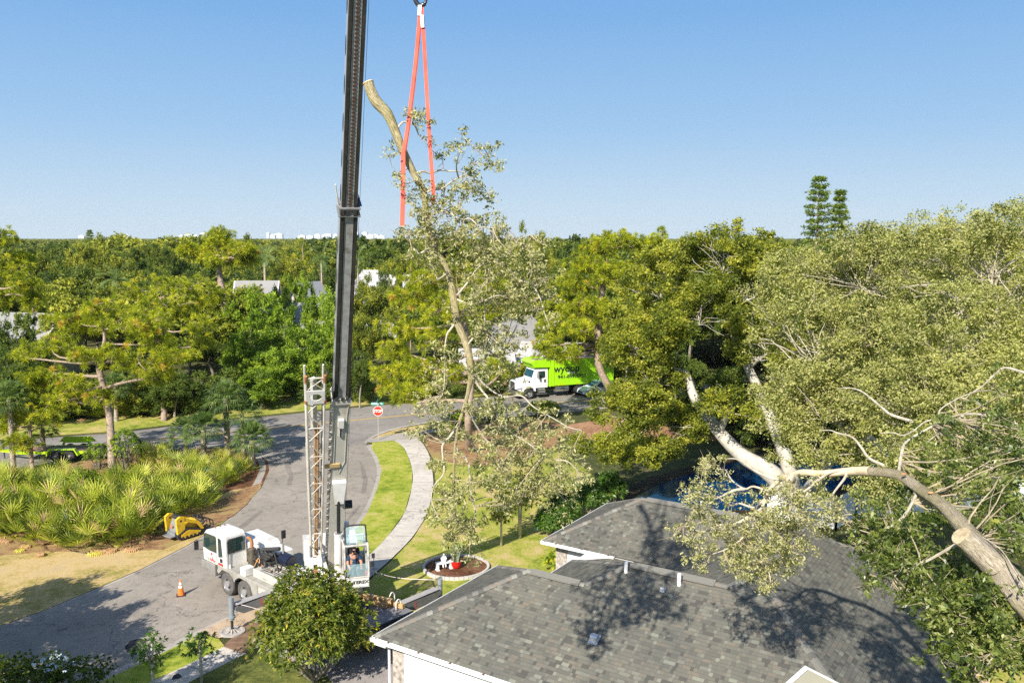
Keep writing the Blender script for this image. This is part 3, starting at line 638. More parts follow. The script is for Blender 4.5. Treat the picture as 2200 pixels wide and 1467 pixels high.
# plates and manhole on the walk by the outrigger, utility box, cleanout
o = MB(); c = at(495, 1392, .064); o.prism(px2w([(480, 1388), (528, 1342), (585, 1330), (540, 1400), (515, 1402)], .066), (0, 0, .03)); tag(o.build('plywood_sheet', M_plank), 'brown plywood sheet laid on the sidewalk beside the outrigger float', 'board')
o = MB(); o.cyl(at(380, 1457, .05), at(380, 1457, .067), .17, n=24); tag(o.build('manhole_cover', mat('cast_iron', (.03, .03, .035), .7)), 'small dark round utility cover in the sidewalk', 'utility cover')
ub = empty('utility_box', 'pale green utility box half hidden in the palmettos', 'utility box', at(446, 1032, 0)); mU = mat('utility_green', (.16, .30, .27), .6)
MB().box(-.4, .4, -.3, .3, 0, .7, bev=.02).build('cabinet', mU, ub); MB().box(-.43, .43, -.33, .33, .7, .76, bev=.02).build('lid', mU, ub)
# ---------------------------------------------------------------- vegetation
RS = np.random.RandomState
L_oak = leafmat('oak_leaves', [(.0, (.075, .105, .014)), (.35, (.19, .225, .022)), (.7, (.35, .36, .038)), (1., (.50, .47, .065))])
L_oakd = leafmat('dark_oak_leaves', [(.0, (.045, .08, .014)), (.5, (.12, .175, .024)), (1., (.24, .28, .04))])  # darker greens: partly darker oaks, partly shade put into the leaf colour
L_grey = leafmat('grey_oak_leaves', [(.0, (.045, .07, .012)), (.35, (.18, .215, .035)), (.7, (.41, .42, .095)), (1., (.66, .61, .25))], back=(.44, .43, .16))
L_brt = leafmat('bright_leaves', [(.0, (.09, .16, .012)), (.5, (.24, .35, .022)), (1., (.44, .52, .05))])
L_pine = leafmat('pine_needles', [(.0, (.10, .14, .010)), (.4, (.30, .35, .015)), (.9, (.58, .57, .03)), (.96, (.62, .52, .04)), (1., (.58, .33, .07))], transl=.3)
L_norf = leafmat('norfolk_needles', [(.0, (.06, .12, .02)), (.6, (.17, .25, .035)), (1., (.36, .40, .05))])
L_palm = leafmat('palm_fronds', [(.0, (.035, .07, .02)), (.5, (.12, .19, .045)), (1., (.32, .37, .12))])
L_palmetto = leafmat('palmetto_fronds', [(.0, (.03, .055, .010)), (.35, (.13, .19, .016)), (.8, (.41, .45, .045)), (.95, (.68, .66, .12)), (1., (.58, .38, .22))], spec=.5, rough=.45)
L_bush = leafmat('bush_leaves', [(.0, (.045, .075, .014)), (.45, (.14, .19, .022)), (.85, (.32, .35, .05)), (.96, (.22, .15, .06)), (.99, (.32, .18, .10)), (1., (.70, .58, .03))], rough=.45, spec=.4)
L_shrub = leafmat('shrub_leaves', [(.0, (.03, .08, .012)), (.5, (.08, .17, .02)), (1., (.19, .30, .05))], rough=.4, spec=.6)
L_limb = leafmat('limb_leaves', [(.0, (.06, .09, .02)), (.35, (.20, .22, .05)), (.7, (.40, .39, .14)), (1., (.62, .58, .29))], back=(.50, .47, .24), transl=.3)
L_croton = leafmat('croton_leaves', [(.0, (.12, .20, .02)), (.5, (.33, .42, .03)), (1., (.62, .52, .06))], rough=.4)
B_oak = mat('oak_bark', (.28, .25, .20), .95, noise=.35, scale=5, bump=.9, dirt=(.12, .10, .07), spec=.2)
B_grey = mat('grey_bark', (.50, .465, .40), .95, noise=.22, scale=3, bump=.6, dirt=(.33, .30, .25), spec=.2)
B_pale = mat('pale_bark', (.50, .45, .36), .95, noise=.3, scale=6, bump=.8, dirt=(.27, .22, .16), spec=.2)
B_pine = mat('pine_bark', (.34, .26, .20), .95, noise=.35, scale=7, bump=.9, dirt=(.20, .15, .12), spec=.2)
B_palm = mat('palm_bark', (.36, .30, .24), .95, noise=.35, scale=9, bump=.8, spec=.2)
def barkmat(nm='furrowed_bark', k=1., w=1.):
    m, t, n, p = newmat(nm); p.inputs['Roughness'].default_value = .95; p.inputs['Specular IOR Level'].default_value = .15
    uv = n.new('ShaderNodeUVMap'); mp = n.new('ShaderNodeMapping'); mp.inputs['Scale'].default_value = (46, 11, 1); t.links.new(uv.outputs[0], mp.inputs[0])
    nz = n.new('ShaderNodeTexNoise'); nz.inputs['Scale'].default_value = 1; nz.inputs['Detail'].default_value = 7; nz.inputs['Roughness'].default_value = .68; nz.inputs['Distortion'].default_value = .7; t.links.new(mp.outputs[0], nz.inputs['Vector'])
    cr = ramp(n, [(.36, (.11 * k, .085 * k, .065 * k * w)), (.46, (.25 * k, .21 * k, .165 * k * w)), (.56, (.38 * k, .33 * k, .27 * k * w)), (.70, (.47 * k, .43 * k, .36 * k * w))]); t.links.new(nz.outputs[0], cr.inputs[0])
    n2 = n.new('ShaderNodeTexNoise'); n2.inputs['Scale'].default_value = 1.3; n2.inputs['Detail'].default_value = 4; tc = n.new('ShaderNodeTexCoord'); t.links.new(tc.outputs['Object'], n2.inputs['Vector'])
    c2 = ramp(n, [(.42, (1, 1, 1)), (.62, (.82, .83, .68))]); t.links.new(n2.outputs[0], c2.inputs[0])
    mx = n.new('ShaderNodeMixRGB'); mx.blend_type = 'MULTIPLY'; mx.inputs[0].default_value = 1; t.links.new(cr.outputs[0], mx.inputs[1]); t.links.new(c2.outputs[0], mx.inputs[2]); t.links.new(mx.outputs[0], p.inputs['Base Color'])
    b = n.new('ShaderNodeBump'); b.inputs['Strength'].default_value = 1.; b.inputs['Distance'].default_value = .03; t.links.new(nz.outputs[0], b.inputs['Height']); t.links.new(b.outputs[0], p.inputs['Normal']); return m
B_furrow = barkmat(); B_fur2 = barkmat('sunlit_furrowed_bark', 1.35, .72); B_fur3 = barkmat('light_furrowed_bark', 1.3, .92)  # hanging limb bark brightened and warmed: its sunlit gold put into the colour
M_cut = mat('cut_wood', (.62, .50, .33), .8, noise=.15, scale=14, dirt=(.60, .30, .10))

def unit(v): return v / np.maximum(np.linalg.norm(v, axis=1, keepdims=True), 1e-9)
def leaf_quads(c, size, rs, aspect=.5, up=.35, axis=None, normal=None):
    """rhombus leaves; c (n,3) centres"""
    n = len(c); nrm = unit(rs.normal(size=(n, 3)) + np.array([0, 0, up * 2])) if normal is None else unit(normal)
    a = unit(rs.normal(size=(n, 3))) if axis is None else unit(axis)
    a = unit(a - nrm * (a * nrm).sum(1, keepdims=True)); b = np.cross(nrm, a)
    s = (size * rs.uniform(.45, 1.45, n))[:, None] * .5
    V = np.empty((n, 4, 3)); V[:, 0] = c - a * s; V[:, 1] = c + b * s * aspect; V[:, 2] = c + a * s; V[:, 3] = c - b * s * aspect
    return V.reshape(-1, 3), np.arange(n * 4).reshape(n, 4)
def clump_leaves(centers, radii, per0, size, rs, aspect=.55, flat=.7, up=.35, lumps=7):
    """leaves gathered in sub-lumps inside every clump: tint shared partly by lump"""
    cs = []; ts = []
    for c, r in zip(centers, radii):
        k = lumps; per = int(per0 * rs.uniform(.35, 1.65)); sub = c + unit(rs.normal(size=(k, 3))) * r * rs.uniform(.35, 1., (k, 1)) * np.array([1, 1, flat])
        per_k = max(1, per // k)
        t0 = rs.uniform(.05, .80)
        p = np.repeat(sub, per_k, 0) + rs.normal(size=(k * per_k, 3)) * r * .24 * np.array([1, 1, .8])
        cs.append(p); ts.append(np.clip(t0 + rs.normal(0, .17, len(p)), 0, 1))
    c = np.concatenate(cs); V, F = leaf_quads(c, size, rs, aspect, up); return V, F, np.concatenate(ts)
def bez(p, q, rs, bow=.15, n=5, sag=0.):
    p = np.asarray(p, float); q = np.asarray(q, float); L = np.linalg.norm(q - p); m1 = p + (q - p) * .35 + rs.normal(size=3) * L * bow * .5; m2 = p + (q - p) * .7 + rs.normal(size=3) * L * bow * .5
    m1[2] += L * sag; m2[2] += L * sag
    t = np.linspace(0, 1, n)[:, None]
    return (1 - t) ** 3 * p + 3 * (1 - t) ** 2 * t * m1 + 3 * (1 - t) * t ** 2 * m2 + t ** 3 * q
def tree_mesh(seed, trunks, lobes, nclump, crad, per, lsize, leaf, bark, twig=.02, aspect=.55, flat=.7, up=.35, lower=-.35, shell=.6, name='tree', lumps=7, vis=0, hole=.90, ragged=1.05):
    """trunks: [(pts, radii)], lobes: [(centre, (rx,ry,rz), share)] -> wood mesh, crown mesh"""
    rs = RS(seed); wood = MB(); nodes = []; nr = []
    for pts, rr in trunks:
        sp = smooth_path(pts, 4); n = len(sp); R = np.interp(np.linspace(0, len(rr) - 1, n), range(len(rr)), rr)
        wood.tube(sp, list(R), 9); nodes += [np.array(p) for p in sp[n // 3:]]; nr += list(R[n // 3:])
    tot = sum(l[2] for l in lobes); C_ = []
    for c, r, sh in lobes:
        c = np.asarray(c, float); r = np.asarray(r, float); k = max(2, int(nclump * sh / tot))
        N = np.array(nodes); j = int(np.argmin(np.linalg.norm(N - c, axis=1) + .0)); limb = bez(N[j], c, rs, .2, 6); r0 = min(nr[j] * .75, .35)
        wood.tube(limb, list(np.linspace(r0, r0 * .45, 6)), 7, cap=False); ln = [limb[i] for i in range(1, 6)]; lr = list(np.linspace(r0, r0 * .45, 6))[1:]
        d = unit(rs.normal(size=(k * 4, 3))); d = d[d[:, 2] > lower]; hd = unit(rs.normal(size=(5, 3))); d = d[(d @ hd.T).max(1) < hole][:k]
        q = c + d * r * rs.uniform(shell, ragged, (len(d), 1))
        LN = np.array(ln)
        for ii, p in enumerate(q):
            if ii % 3: continue
            w_ = np.linalg.norm(LN - p, axis=1) + rs.uniform(0, 1.2, len(LN)); jj = int(np.argmin(w_)); b_ = bez(LN[jj], LN[jj] + (p - LN[jj]) * .88, rs, .4, 5)
            wood.tube(b_, list(np.linspace(min(lr[jj] * .4, .055), twig * .7, 5)), 5, cap=False)
            for _ in range(vis): e3 = p + unit(rs.normal(size=(1, 3)) + np.array([0, 0, .5]))[0] * crad * rs.uniform(.7, 1.7); wood.tube(bez(b_[rs.randint(2, 5)], e3, rs, .3, 4), [twig * .7, twig * .55, twig * .4, twig * .2], 3, cap=False)
        C_.append(q)
        nodes += ln; nr += lr
    C_ = np.concatenate(C_); rad_ = crad * rs.uniform(.7, 1.3, len(C_))
    V, F, T = clump_leaves(C_, rad_, per, lsize, rs, aspect, flat, up, lumps)
    return mkmesh(name + '_wood', wood.V, wood.F, bark, smooth=True), mkmesh(name + '_leaves', V, F, leaf, tint=T)
def oak_proto(seed, H, R, per=90, lsize=.2, ncl=130, leaf=None, bark=None, lobes=6, crad=.95, lo=.46, lower=-.35):
    rs = RS(seed); th = H * .38; tr = [(0, 0, -.1), (rs.normal() * .2, rs.normal() * .2, th * .5), (rs.normal() * .5, rs.normal() * .5, th)]
    lb = [((0, 0, H * .66), (R * .62, R * .62, H * .30), 1.6)]
    for k in range(lobes):
        an = 2 * math.pi * (k + rs.uniform(-.3, .3)) / lobes; rr = R * rs.uniform(.45, .62)
        lb.append(((rr * math.cos(an), rr * math.sin(an), H * rs.uniform(lo, lo + .22)), (R * rs.uniform(.36, .5), R * rs.uniform(.36, .5), H * rs.uniform(.16, .27)), 1.))
    return tree_mesh(seed, [([Vector(p) for p in tr], [.32, .25, .2])], lb, ncl, crad, per, lsize, leaf or L_oak, bark or B_oak, name='oak', lower=lower)
def pine_tufts(tips, dirs, rs, n=26, L=.34, wid=.028, spread=.75):
    T = len(tips); c = np.repeat(tips, n, 0); d = np.repeat(unit(dirs), n, 0)
    q = unit(unit(rs.normal(size=(T * n, 3))) + d * .75); ln = (L * rs.uniform(.7, 1.15, T * n))[:, None]
    s = unit(np.cross(q, rs.normal(size=(T * n, 3)))) * wid * rs.uniform(.6, 1.3, (T * n, 1))
    V = np.empty((T * n, 3, 3)); V[:, 0] = c - s * .5; V[:, 1] = c + s * .5; V[:, 2] = c + q * ln - np.array([0, 0, 1]) * ln * .12
    V4 = np.empty((T * n, 4, 3)); V4[:, 0] = c - s * .3; V4[:, 1] = c + q * ln * .55 - s; V4[:, 2] = V[:, 2]; V4[:, 3] = c + q * ln * .55 + s
    t0 = np.clip(rs.normal(.45, .22, T), 0, .84); t0[rs.uniform(size=T) < .03] = 1.0; tt = np.repeat(t0, n) + rs.normal(0, .08, T * n)
    return V4.reshape(-1, 3), np.arange(T * n * 4).reshape(-1, 4), np.clip(tt, 0, 1)
def pine_mesh(seed, trunk, rr, lobes, ntuft, name='pine', L=.34, n=26, wid=.028, leaf=None):
    rs = RS(seed); wood = MB(); sp = smooth_path(trunk, 5); R = np.interp(np.linspace(0, len(rr) - 1, len(sp)), range(len(rr)), rr)
    wood.tube(sp, list(R), 9); nodes = [np.array(p) for p in sp[len(sp) // 3:]]; nr = list(R[len(sp) // 3:]); tips = []; dirs = []
    tot = sum(l[2] for l in lobes)
    for c, r, sh in lobes:
        c = np.asarray(c, float); r = np.asarray(r, float); N = np.array(nodes); w_ = np.linalg.norm(N - c, axis=1) + np.maximum(0, N[:, 2] - c[2]) * .8
        j = int(np.argmin(w_)); limb = bez(N[j], c, rs, .3, 7, sag=-.05); r0 = min(nr[j] * .6, .16)
        wood.tube(limb, list(np.linspace(r0, r0 * .4, 7)), 6, cap=False); LN = limb[2:]
        k = max(4, int(ntuft * sh / tot)); m = max(3, k // 7); q = c + unit(rs.normal(size=(m, 3))) * r * rs.uniform(.3, .95, (m, 1))
        for p in q:
            jj = int(np.argmin(np.linalg.norm(LN - p, axis=1))); b_ = bez(LN[jj], p, rs, .3, 4); wood.tube(b_, list(np.linspace(r0 * .35, .018, 4)), 4, cap=False)
            kk = 7; tp_ = p + rs.normal(size=(kk, 3)) * np.array([.42, .42, .26]); tips.append(tp_); dirs.append(unit(tp_ - p) + np.array([0, 0, .9]))
            for x in tp_[:4]: wood.tube([p, x], [.016, .01], 3, cap=False)
    V, F, T = pine_tufts(np.concatenate(tips), np.concatenate(dirs), rs, n, L, wid)
    return mkmesh(name + '_wood', wood.V, wood.F, B_pine, smooth=True), mkmesh(name + '_needles', V, F, leaf or L_pine, tint=T)
def pine_proto(seed, H, R, ntuft=420, base=.42, **k):
    rs = RS(seed); tr = [Vector((0, 0, -.1)), Vector((rs.normal() * .25, rs.normal() * .25, H * .4)), Vector((rs.normal() * .4, rs.normal() * .4, H * .7)), Vector((rs.normal() * .5, rs.normal() * .5, H * .95))]
    lb = [((0, 0, H * .92), (R * .45, R * .45, H * .09), 1.)]
    for i in range(13):
        an = i * 2.4 + rs.uniform(-.4, .4); f = rs.uniform(base, .9); rr = R * rs.uniform(.4, .85) * (1.15 - .4 * abs(f - .65) / .3)
        lb.append(((rr * math.cos(an), rr * math.sin(an), H * f), (R * rs.uniform(.22, .36), R * rs.uniform(.22, .36), H * rs.uniform(.05, .08)), 1.))
    return pine_mesh(seed, tr, [.24, .2, .15, .06], lb, ntuft, **k)
def fan_frond(base, d, L, rs, V, F, T, nl=18, spread=1.9, droop=.25, pet=.9, wid=.035, tint=.5, fold=.25):
    """petiole plus a fan of stiff leaflets"""
    d = d / np.linalg.norm(d); side = np.cross(d, [0, 0, 1.]); side /= max(np.linalg.norm(side), 1e-6); upv = np.cross(side, d)
    hub = base + d * pet; b = len(V); V += [base - side * .012, base + side * .012, hub + side * .01, hub - side * .01]; F.append((b, b + 1, b + 2, b + 3)); T.append(tint * .8)
    for i in range(nl):
        an = (i / (nl - 1) - .5) * spread * 2 * .95; q = d * math.cos(an) + side * math.sin(an) + upv * fold * (abs(an) / spread) ; q = q / np.linalg.norm(q)
        ln = L * (1 - .28 * (abs(an) / spread) ** 2) * rs.uniform(.9, 1.08); s = np.cross(q, upv); s = s / max(np.linalg.norm(s), 1e-6) * wid
        mid = hub + q * ln * .5; tip = hub + q * ln - np.array([0, 0, 1.]) * droop * ln * rs.uniform(.5, 1.4)
        b = len(V); V += [hub, mid - s, tip, mid + s]; F.append((b, b + 1, b + 2, b + 3)); T.append(min(1, max(0, tint + rs.normal(0, .12))))
def palmetto_mesh(seed, R=1.2, nf=26, H=1.3, L=.75):
    rs = RS(seed); V = []; F = []; T = []
    for k in range(nf):
        r = R * .55 * math.sqrt(rs.uniform()); an = rs.uniform(0, 6.28); base = np.array([r * math.cos(an), r * math.sin(an), 0.])
        tilt = rs.uniform(.1, 1.05); a2 = an + rs.normal(0, .6); d = np.array([math.cos(a2) * math.sin(tilt), math.sin(a2) * math.sin(tilt), math.cos(tilt)])
        fan_frond(base, d, L * rs.uniform(.8, 1.15), rs, V, F, T, nl=11, spread=1.3, droop=.08, pet=H * rs.uniform(.35, 1.0) * (1.05 - .3 * tilt), wid=.03, tint=rs.uniform(.0, .95), fold=.1)
    for k in range(5):      # dead fronds at the skirt
        an = rs.uniform(0, 6.28); base = np.array([R * .7 * math.cos(an), R * .7 * math.sin(an), .15]); d = np.array([math.cos(an), math.sin(an), -.05])
        fan_frond(base, d, .5, rs, V, F, T, nl=9, spread=1.0, droop=.3, pet=.25, tint=1.2, wid=.03)
    return mkmesh('palmetto', V, F, L_palmetto, tint=T)
def sabal_mesh(seed, H, nf=48, L=.62, r=.17):
    rs = RS(seed); V = []; F = []; T = []
    for k in range(nf):
        an = k * 2.399; tilt = .15 + 1.75 * (k / nf); d = np.array([math.cos(an) * math.sin(tilt), math.sin(an) * math.sin(tilt), math.cos(tilt)])
        fan_frond(np.array([0, 0, H - .1]), d, L, rs, V, F, T, nl=15, spread=1.35, droop=.45, pet=.75 + .3 * rs.uniform(), wid=.034, tint=rs.uniform(.25, .75) * (1 if k < nf * .85 else .6), fold=.15)
    wood = MB(); prof = []
    wood.tube([(0, 0, -.05), (.03, 0, H * .4), (0, .03, H * .8), (0, 0, H)], [r * 1.25, r, r * 1.05, r * .8], 12)
    for k in range(int(H * 34)):      # boots
        z = .15 + (H - .25) * rs.uniform(); an = rs.uniform(0, 6.28); b = Vector((r * .9 * math.cos(an), r * .9 * math.sin(an), z)); o = Vector((math.cos(an), math.sin(an), 0)); s = Vector((-o.y, o.x, 0)) * .045
        wood.add([b - s, b + s, b + o * .11 + Vector((0, 0, .14))], [(0, 1, 2), (2, 1, 0)])
    return mkmesh('sabal_trunk', wood.V, wood.F, B_palm), mkmesh('sabal_fronds', V, F, L_palm, tint=T)
def feather_mesh(seed, H, nf=17, L=2.6, r=.16):
    rs = RS(seed); V = []; F = []; T = []; wood = MB(); wood.tube([(0, 0, -.1), (.05, 0, H * .5), (0, 0, H)], [r * 1.3, r, r * .75], 10)
    for k in range(nf):
        an = k * 2.399 + rs.uniform(-.2, .2); e0 = rs.uniform(.2, 1.35); prev = np.array([0, 0, H]); vd = np.array([math.cos(an) * math.cos(e0), math.sin(an) * math.cos(e0), math.sin(e0)]); tint = rs.uniform(.3, .8)
        n = 14
        for i in range(n):
            nx = prev + vd * L / n; vd = vd - np.array([0, 0, .085 + .05 * rs.uniform()]); vd /= np.linalg.norm(vd); side = np.cross(vd, [0, 0, 1.]); side /= max(1e-6, np.linalg.norm(side))
            for sg in (-1, 1):
                for f_ in (.2, .7):
                    c = prev + (nx - prev) * f_; ll = .62 * (1 - .55 * abs(i / n - .45)); q = side * sg + vd * .5 - np.array([0, 0, .35 + .2 * rs.uniform()]); q /= np.linalg.norm(q)
                    b = len(V); V += [c - vd * .012, c + q * ll * .5 - vd * .03, c + q * ll, c + q * ll * .5 + vd * .03]; F.append((b, b + 1, b + 2, b + 3)); T.append(min(1, max(0, tint + rs.normal(0, .12))))
            b = len(V); V += [prev - side * .02, prev + side * .02, nx + side * .015, nx - side * .015]; F.append((b, b + 1, b + 2, b + 3)); T.append(.9)
            prev = nx
    return mkmesh('palm_trunk', wood.V, wood.F, B_palm, smooth=True), mkmesh('palm_feathers', V, F, L_palm, tint=T)
def rosette_mesh(seed, centers, dirs, n=9, L=.17, wid=.024, leaf=None, name='rosettes', droop=.25):
    rs = RS(seed); T = len(centers); c = np.repeat(centers, n, 0); d = np.repeat(unit(dirs), n, 0); q = unit(unit(rs.normal(size=(T * n, 3))) * 1.1 + d); ln = (L * rs.uniform(.6, 1.15, T * n))[:, None]
    s = unit(np.cross(q, d + rs.normal(size=(T * n, 3)) * .3)) * wid; dz = np.array([0, 0, 1.]) * ln
    V = np.empty((T * n, 4, 3)); V[:, 0] = c; V[:, 1] = c + q * ln * .5 - s; V[:, 2] = c + q * ln - dz * droop; V[:, 3] = c + q * ln * .5 + s
    t0 = rs.uniform(.1, .85, T); tt = np.clip(np.repeat(t0, n) + rs.normal(0, .12, T * n), 0, .95); tt[rs.uniform(size=T * n) < .012] = 1.
    return mkmesh(name, V.reshape(-1, 3), np.arange(T * n * 4).reshape(-1, 4), leaf, tint=tt)
def plant(name, label, cat, loc, meshes, rz=0., sc=(1, 1, 1), group=None, parts=('trunk', 'crown')):
    e_ = empty(name, label, cat, loc, rz, group); 
    for me, pn in zip(meshes, parts):
        o = link(pn, me, e_); o.scale = sc
    return e_
# ---------------------------------------------------------------- mobile crane
K_beige = mat('crane_beige', (.52, .50, .44), .5, noise=.06, scale=3, dirt=(.42, .38, .32)); K_chas = mat('chassis_grey', (.33, .32, .285), .55, noise=.12, scale=4, dirt=(.21, .17, .13)); K_white = mat('crane_white', (.70, .69, .66), .4, noise=.07, scale=4, dirt=(.50, .44, .37), coat=.15)
K_blk = mat('boom_black', (.030, .028, .024), .55, noise=.35, scale=3, dirt=(.075, .06, .045)); K_strip = mat('boom_wear_strip', (.33, .33, .32), .45, noise=.2, scale=5, dirt=(.17, .15, .13))
K_grey = mat('crane_grey', (.24, .235, .22), .6, noise=.1, scale=4, dirt=(.16, .14, .12)); K_dk = mat('grimy_metal', (.055, .052, .05), .6, .3, noise=.4, scale=9); K_rust = mat('rusty_steel', (.34, .15, .06), .85, noise=.4, scale=10)
K_glass = mat('tinted_glass', (.02, .045, .042), .05, noise=.1, spec=.9); K_chr = mat('chrome', (.62, .62, .62), .18, .9, noise=.05); K_red = mat('red_paint', (.62, .035, .02), .5)
K_rim = mat('alloy_rim', (.60, .60, .60), .3, .7, noise=.08); K_tyre = mat('dusty_tyre', (.10, .095, .088), .9, noise=.25, scale=10); K_wall = mat('tyre_wall', (.155, .145, .135), .9, noise=.15)
K_rung = mat('rung_brown', (.075, .035, .022), .7); K_rod = mat('cylinder_rod', (.10, .105, .11), .25, .8); K_ind = mat('indigo_cloth', (.012, .035, .11), .85, noise=.4, scale=12, bump=.4); K_orng = mat('orange_plastic', (.85, .18, .02), .5)
Od = Vector((-11.9, 37.7, 0)); crane = empty('mobile_crane', 'white and beige mobile crane with raised telescopic boom standing across the road', 'crane', Od, math.atan2(-.66, .75))
def wheel(parent, x, y, r=.52, w_=.32, out=-1, rim=K_rim, tw=K_tyre, name='wheel', z=None, nb=10, axis='y'):
    z = r if z is None else z; e_ = bpy.data.objects.new(name, None); COL.objects.link(e_); e_.parent = parent; e_.location = (x, y, z)
    if axis == 'x': e_.rotation_euler = (0, 0, math.pi / 2)
    h = w_ / 2; o = MB(); o.lathe([(r * .56, -h * .9), (r * .8, -h), (r * .95, -h * .85), (r, -h * .5), (r, h * .5), (r * .95, h * .85), (r * .8, h), (r * .56, h * .9)], n=32, axis='y'); o.build('tyre', tw, e_, smooth=True)
    o = MB(); s = out; o.lathe([(r * .57, -h * .9), (r * .57, h * .9)], n=28, axis='y'); o.lathe([(r * .57, s * h * .8), (r * .52, s * h * .82), (r * .46, s * h * .35), (r * .3, s * h * .25), (r * .28, s * h * .9), (r * .14, s * h * .95), (0, s * h * 1.0)], n=28, axis='y'); o.build('rim', rim, e_, smooth=True)
    o = MB()
    for k in range(nb):
        an = 6.283 * k / nb; cx, cz = r * .38 * math.cos(an), r * .38 * math.sin(an); o.cyl((cx, s * h * .25, cz), (cx, s * h * .42, cz), r * .045, n=8)
    o.lathe([(r * .30, s * h * .26), (r * .46, s * h * .36)], n=20, axis='y'); o.build('hub', K_dk, e_)
    return e_
def B(name, m, parent, *boxes, bev=0., M=None):
    o = MB()
    for b in boxes: o.box(*b, bev=bev, M=M)
    return o.build(name, m, parent)
# carrier: local x to the rear, y to the far side
for x in (0, 1.38, 6.6, 8.0):
    for y, s in ((-1.06, -1), (1.06, 1)): wheel(crane, x, y, out=s)
o = MB(); o.box(-.1, 9.5, -.55, .55, .62, 1.12); o.box(-.7, 8.2, -1.24, 1.24, 1.12, 1.26, bev=.02)
for s in (-1, 1):
    y0, y1 = (-1.25, -1.18) if s < 0 else (1.18, 1.25)
    # skirt with wheel cut-outs
    pts = [(-.72, .95), (-.62, 1.20), (2.5, 1.20), (2.5, .55), (2.16, .55), (2.0, .98), (1.7, 1.13), (1.1, 1.13), (.78, .95), (.69, .80), (.60, .95), (.3, 1.13), (-.28, 1.13), (-.6, .86)]
    o.prism([(x, y0, z) for x, z in pts], (0, y1 - y0, 0))
    o.box(2.5, 5.9, y0 + (.02 if s < 0 else -.02), y1 + (.02 if s < 0 else -.02), .6, 1.2, bev=.01)
o.build('chassis', K_chas, crane)
cab = MB(); prof = [(-1.88, 1.2), (-1.93, 1.75), (-1.80, 2.45), (-1.62, 2.66), (-1.45, 2.72), (-.25, 2.74), (-.06, 2.66), (.0, 2.45), (.02, 1.2)]
cab.prism([(x, -1.22, z) for x, z in prof], (0, 1.06, 0)); cabo = cab.build('cab', K_white, crane)
bv = cabo.modifiers.new('bevel', 'BEVEL'); bv.width = .05; bv.segments = 2; bv.limit_method = 'ANGLE'
B('step_box', K_grey, crane, (-1.95, -.95, -1.24, -.2, .62, 1.18), (-2.2, -1.9, -1.2, 1.2, .75, 1.12), bev=.03)
B('bumper_lamp', K_orng, crane, (-2.215, -2.19, -1.15, -1.0, .86, .98))
wnd = cabo
def gl(name, pts, y, off, parent=None, m=K_glass, frm=True):
    parent = cabo; w2 = MB(); w2.prism([(x, y, z) for x, z in pts], (0, off, 0)); g_ = w2.build(name, m, parent)
    if frm:
        c = MB(); cx = sum(p[0] for p in pts) / len(pts); cz = sum(p[1] for p in pts) / len(pts); pp = [(x + (x - cx) * .04, z + (z - cz) * .05) for x, z in pts]
        c.tube([(x, y + off, z) for x, z in pp + pp[:1]], .014, 5); c.build('window_seal', M_dark, parent)
    return g_
dr = MB(); dr.prism([(x, -1.222, z) for x, z in [(-1.84, 1.26), (-1.88, 1.75), (-1.74, 2.46), (-1.66, 2.56), (-.72, 2.58), (-.66, 2.5), (-.66, 1.26)]], (0, -.018, 0)); door = dr.build('door', K_white, cabo)
gl('window', [(-1.80, 1.86), (-1.70, 2.42), (-1.62, 2.50), (-.78, 2.52), (-.74, 2.46), (-.74, 1.80), (-1.2, 1.80)], -1.243, -.006)
gl('window', [(-.56, 1.66), (-.56, 2.50), (-.36, 2.46), (-.26, 1.72)], -1.224, -.006)
MB().box(-.47, -.26, -1.236, -1.222, 1.42, 1.60).build('vent_grille', M_dark, cabo)
MB().box(-.71, -.69, -1.252, -1.24, 1.5, 1.66).build('handle', M_dark, cabo)
# rear window and mirrors
rw = MB(); rw.prism([(.022, y, z) for y, z in [(-1.10, 1.92), (-1.10, 2.46), (-1.05, 2.52), (-.34, 2.52), (-.29, 2.46), (-.29, 1.92)]], (.008, 0, 0)); rwo = rw.build('window', K_glass, cabo)
c = MB(); c.tube([(.03, y, z) for y, z in [(-1.12, 1.90), (-1.12, 2.48), (-1.06, 2.54), (-.33, 2.54), (-.27, 2.48), (-.27, 1.90), (-1.12, 1.90)]], .014, 5); c.tube([(.03, -.72, 1.92), (.03, -.72, 2.52)], .012, 5); c.build('window_seal', M_dark, cabo)
o = MB(); o.tube([(-1.95, -1.2, 2.1), (-1.98, -1.5, 2.15), (-1.98, -1.5, 1.7), (-1.95, -1.2, 1.65)], .015, 6); o.box(-2.0, -1.95, -1.62, -1.42, 1.72, 2.12); o.build('mirror', M_dark, crane)
o = MB(); o.tube([(.55, 1.2, 1.3), (.55, 1.45, 2.4)], .018, 6); o.box(.48, .56, 1.34, 1.54, 2.05, 2.42); o.build('mirror', M_dark, crane)
for y in (-.92, -.68, -.44): MB().ball((-1.35, y, 2.75), .045, .045, .03).build('marker_lamp', K_rust, cabo)
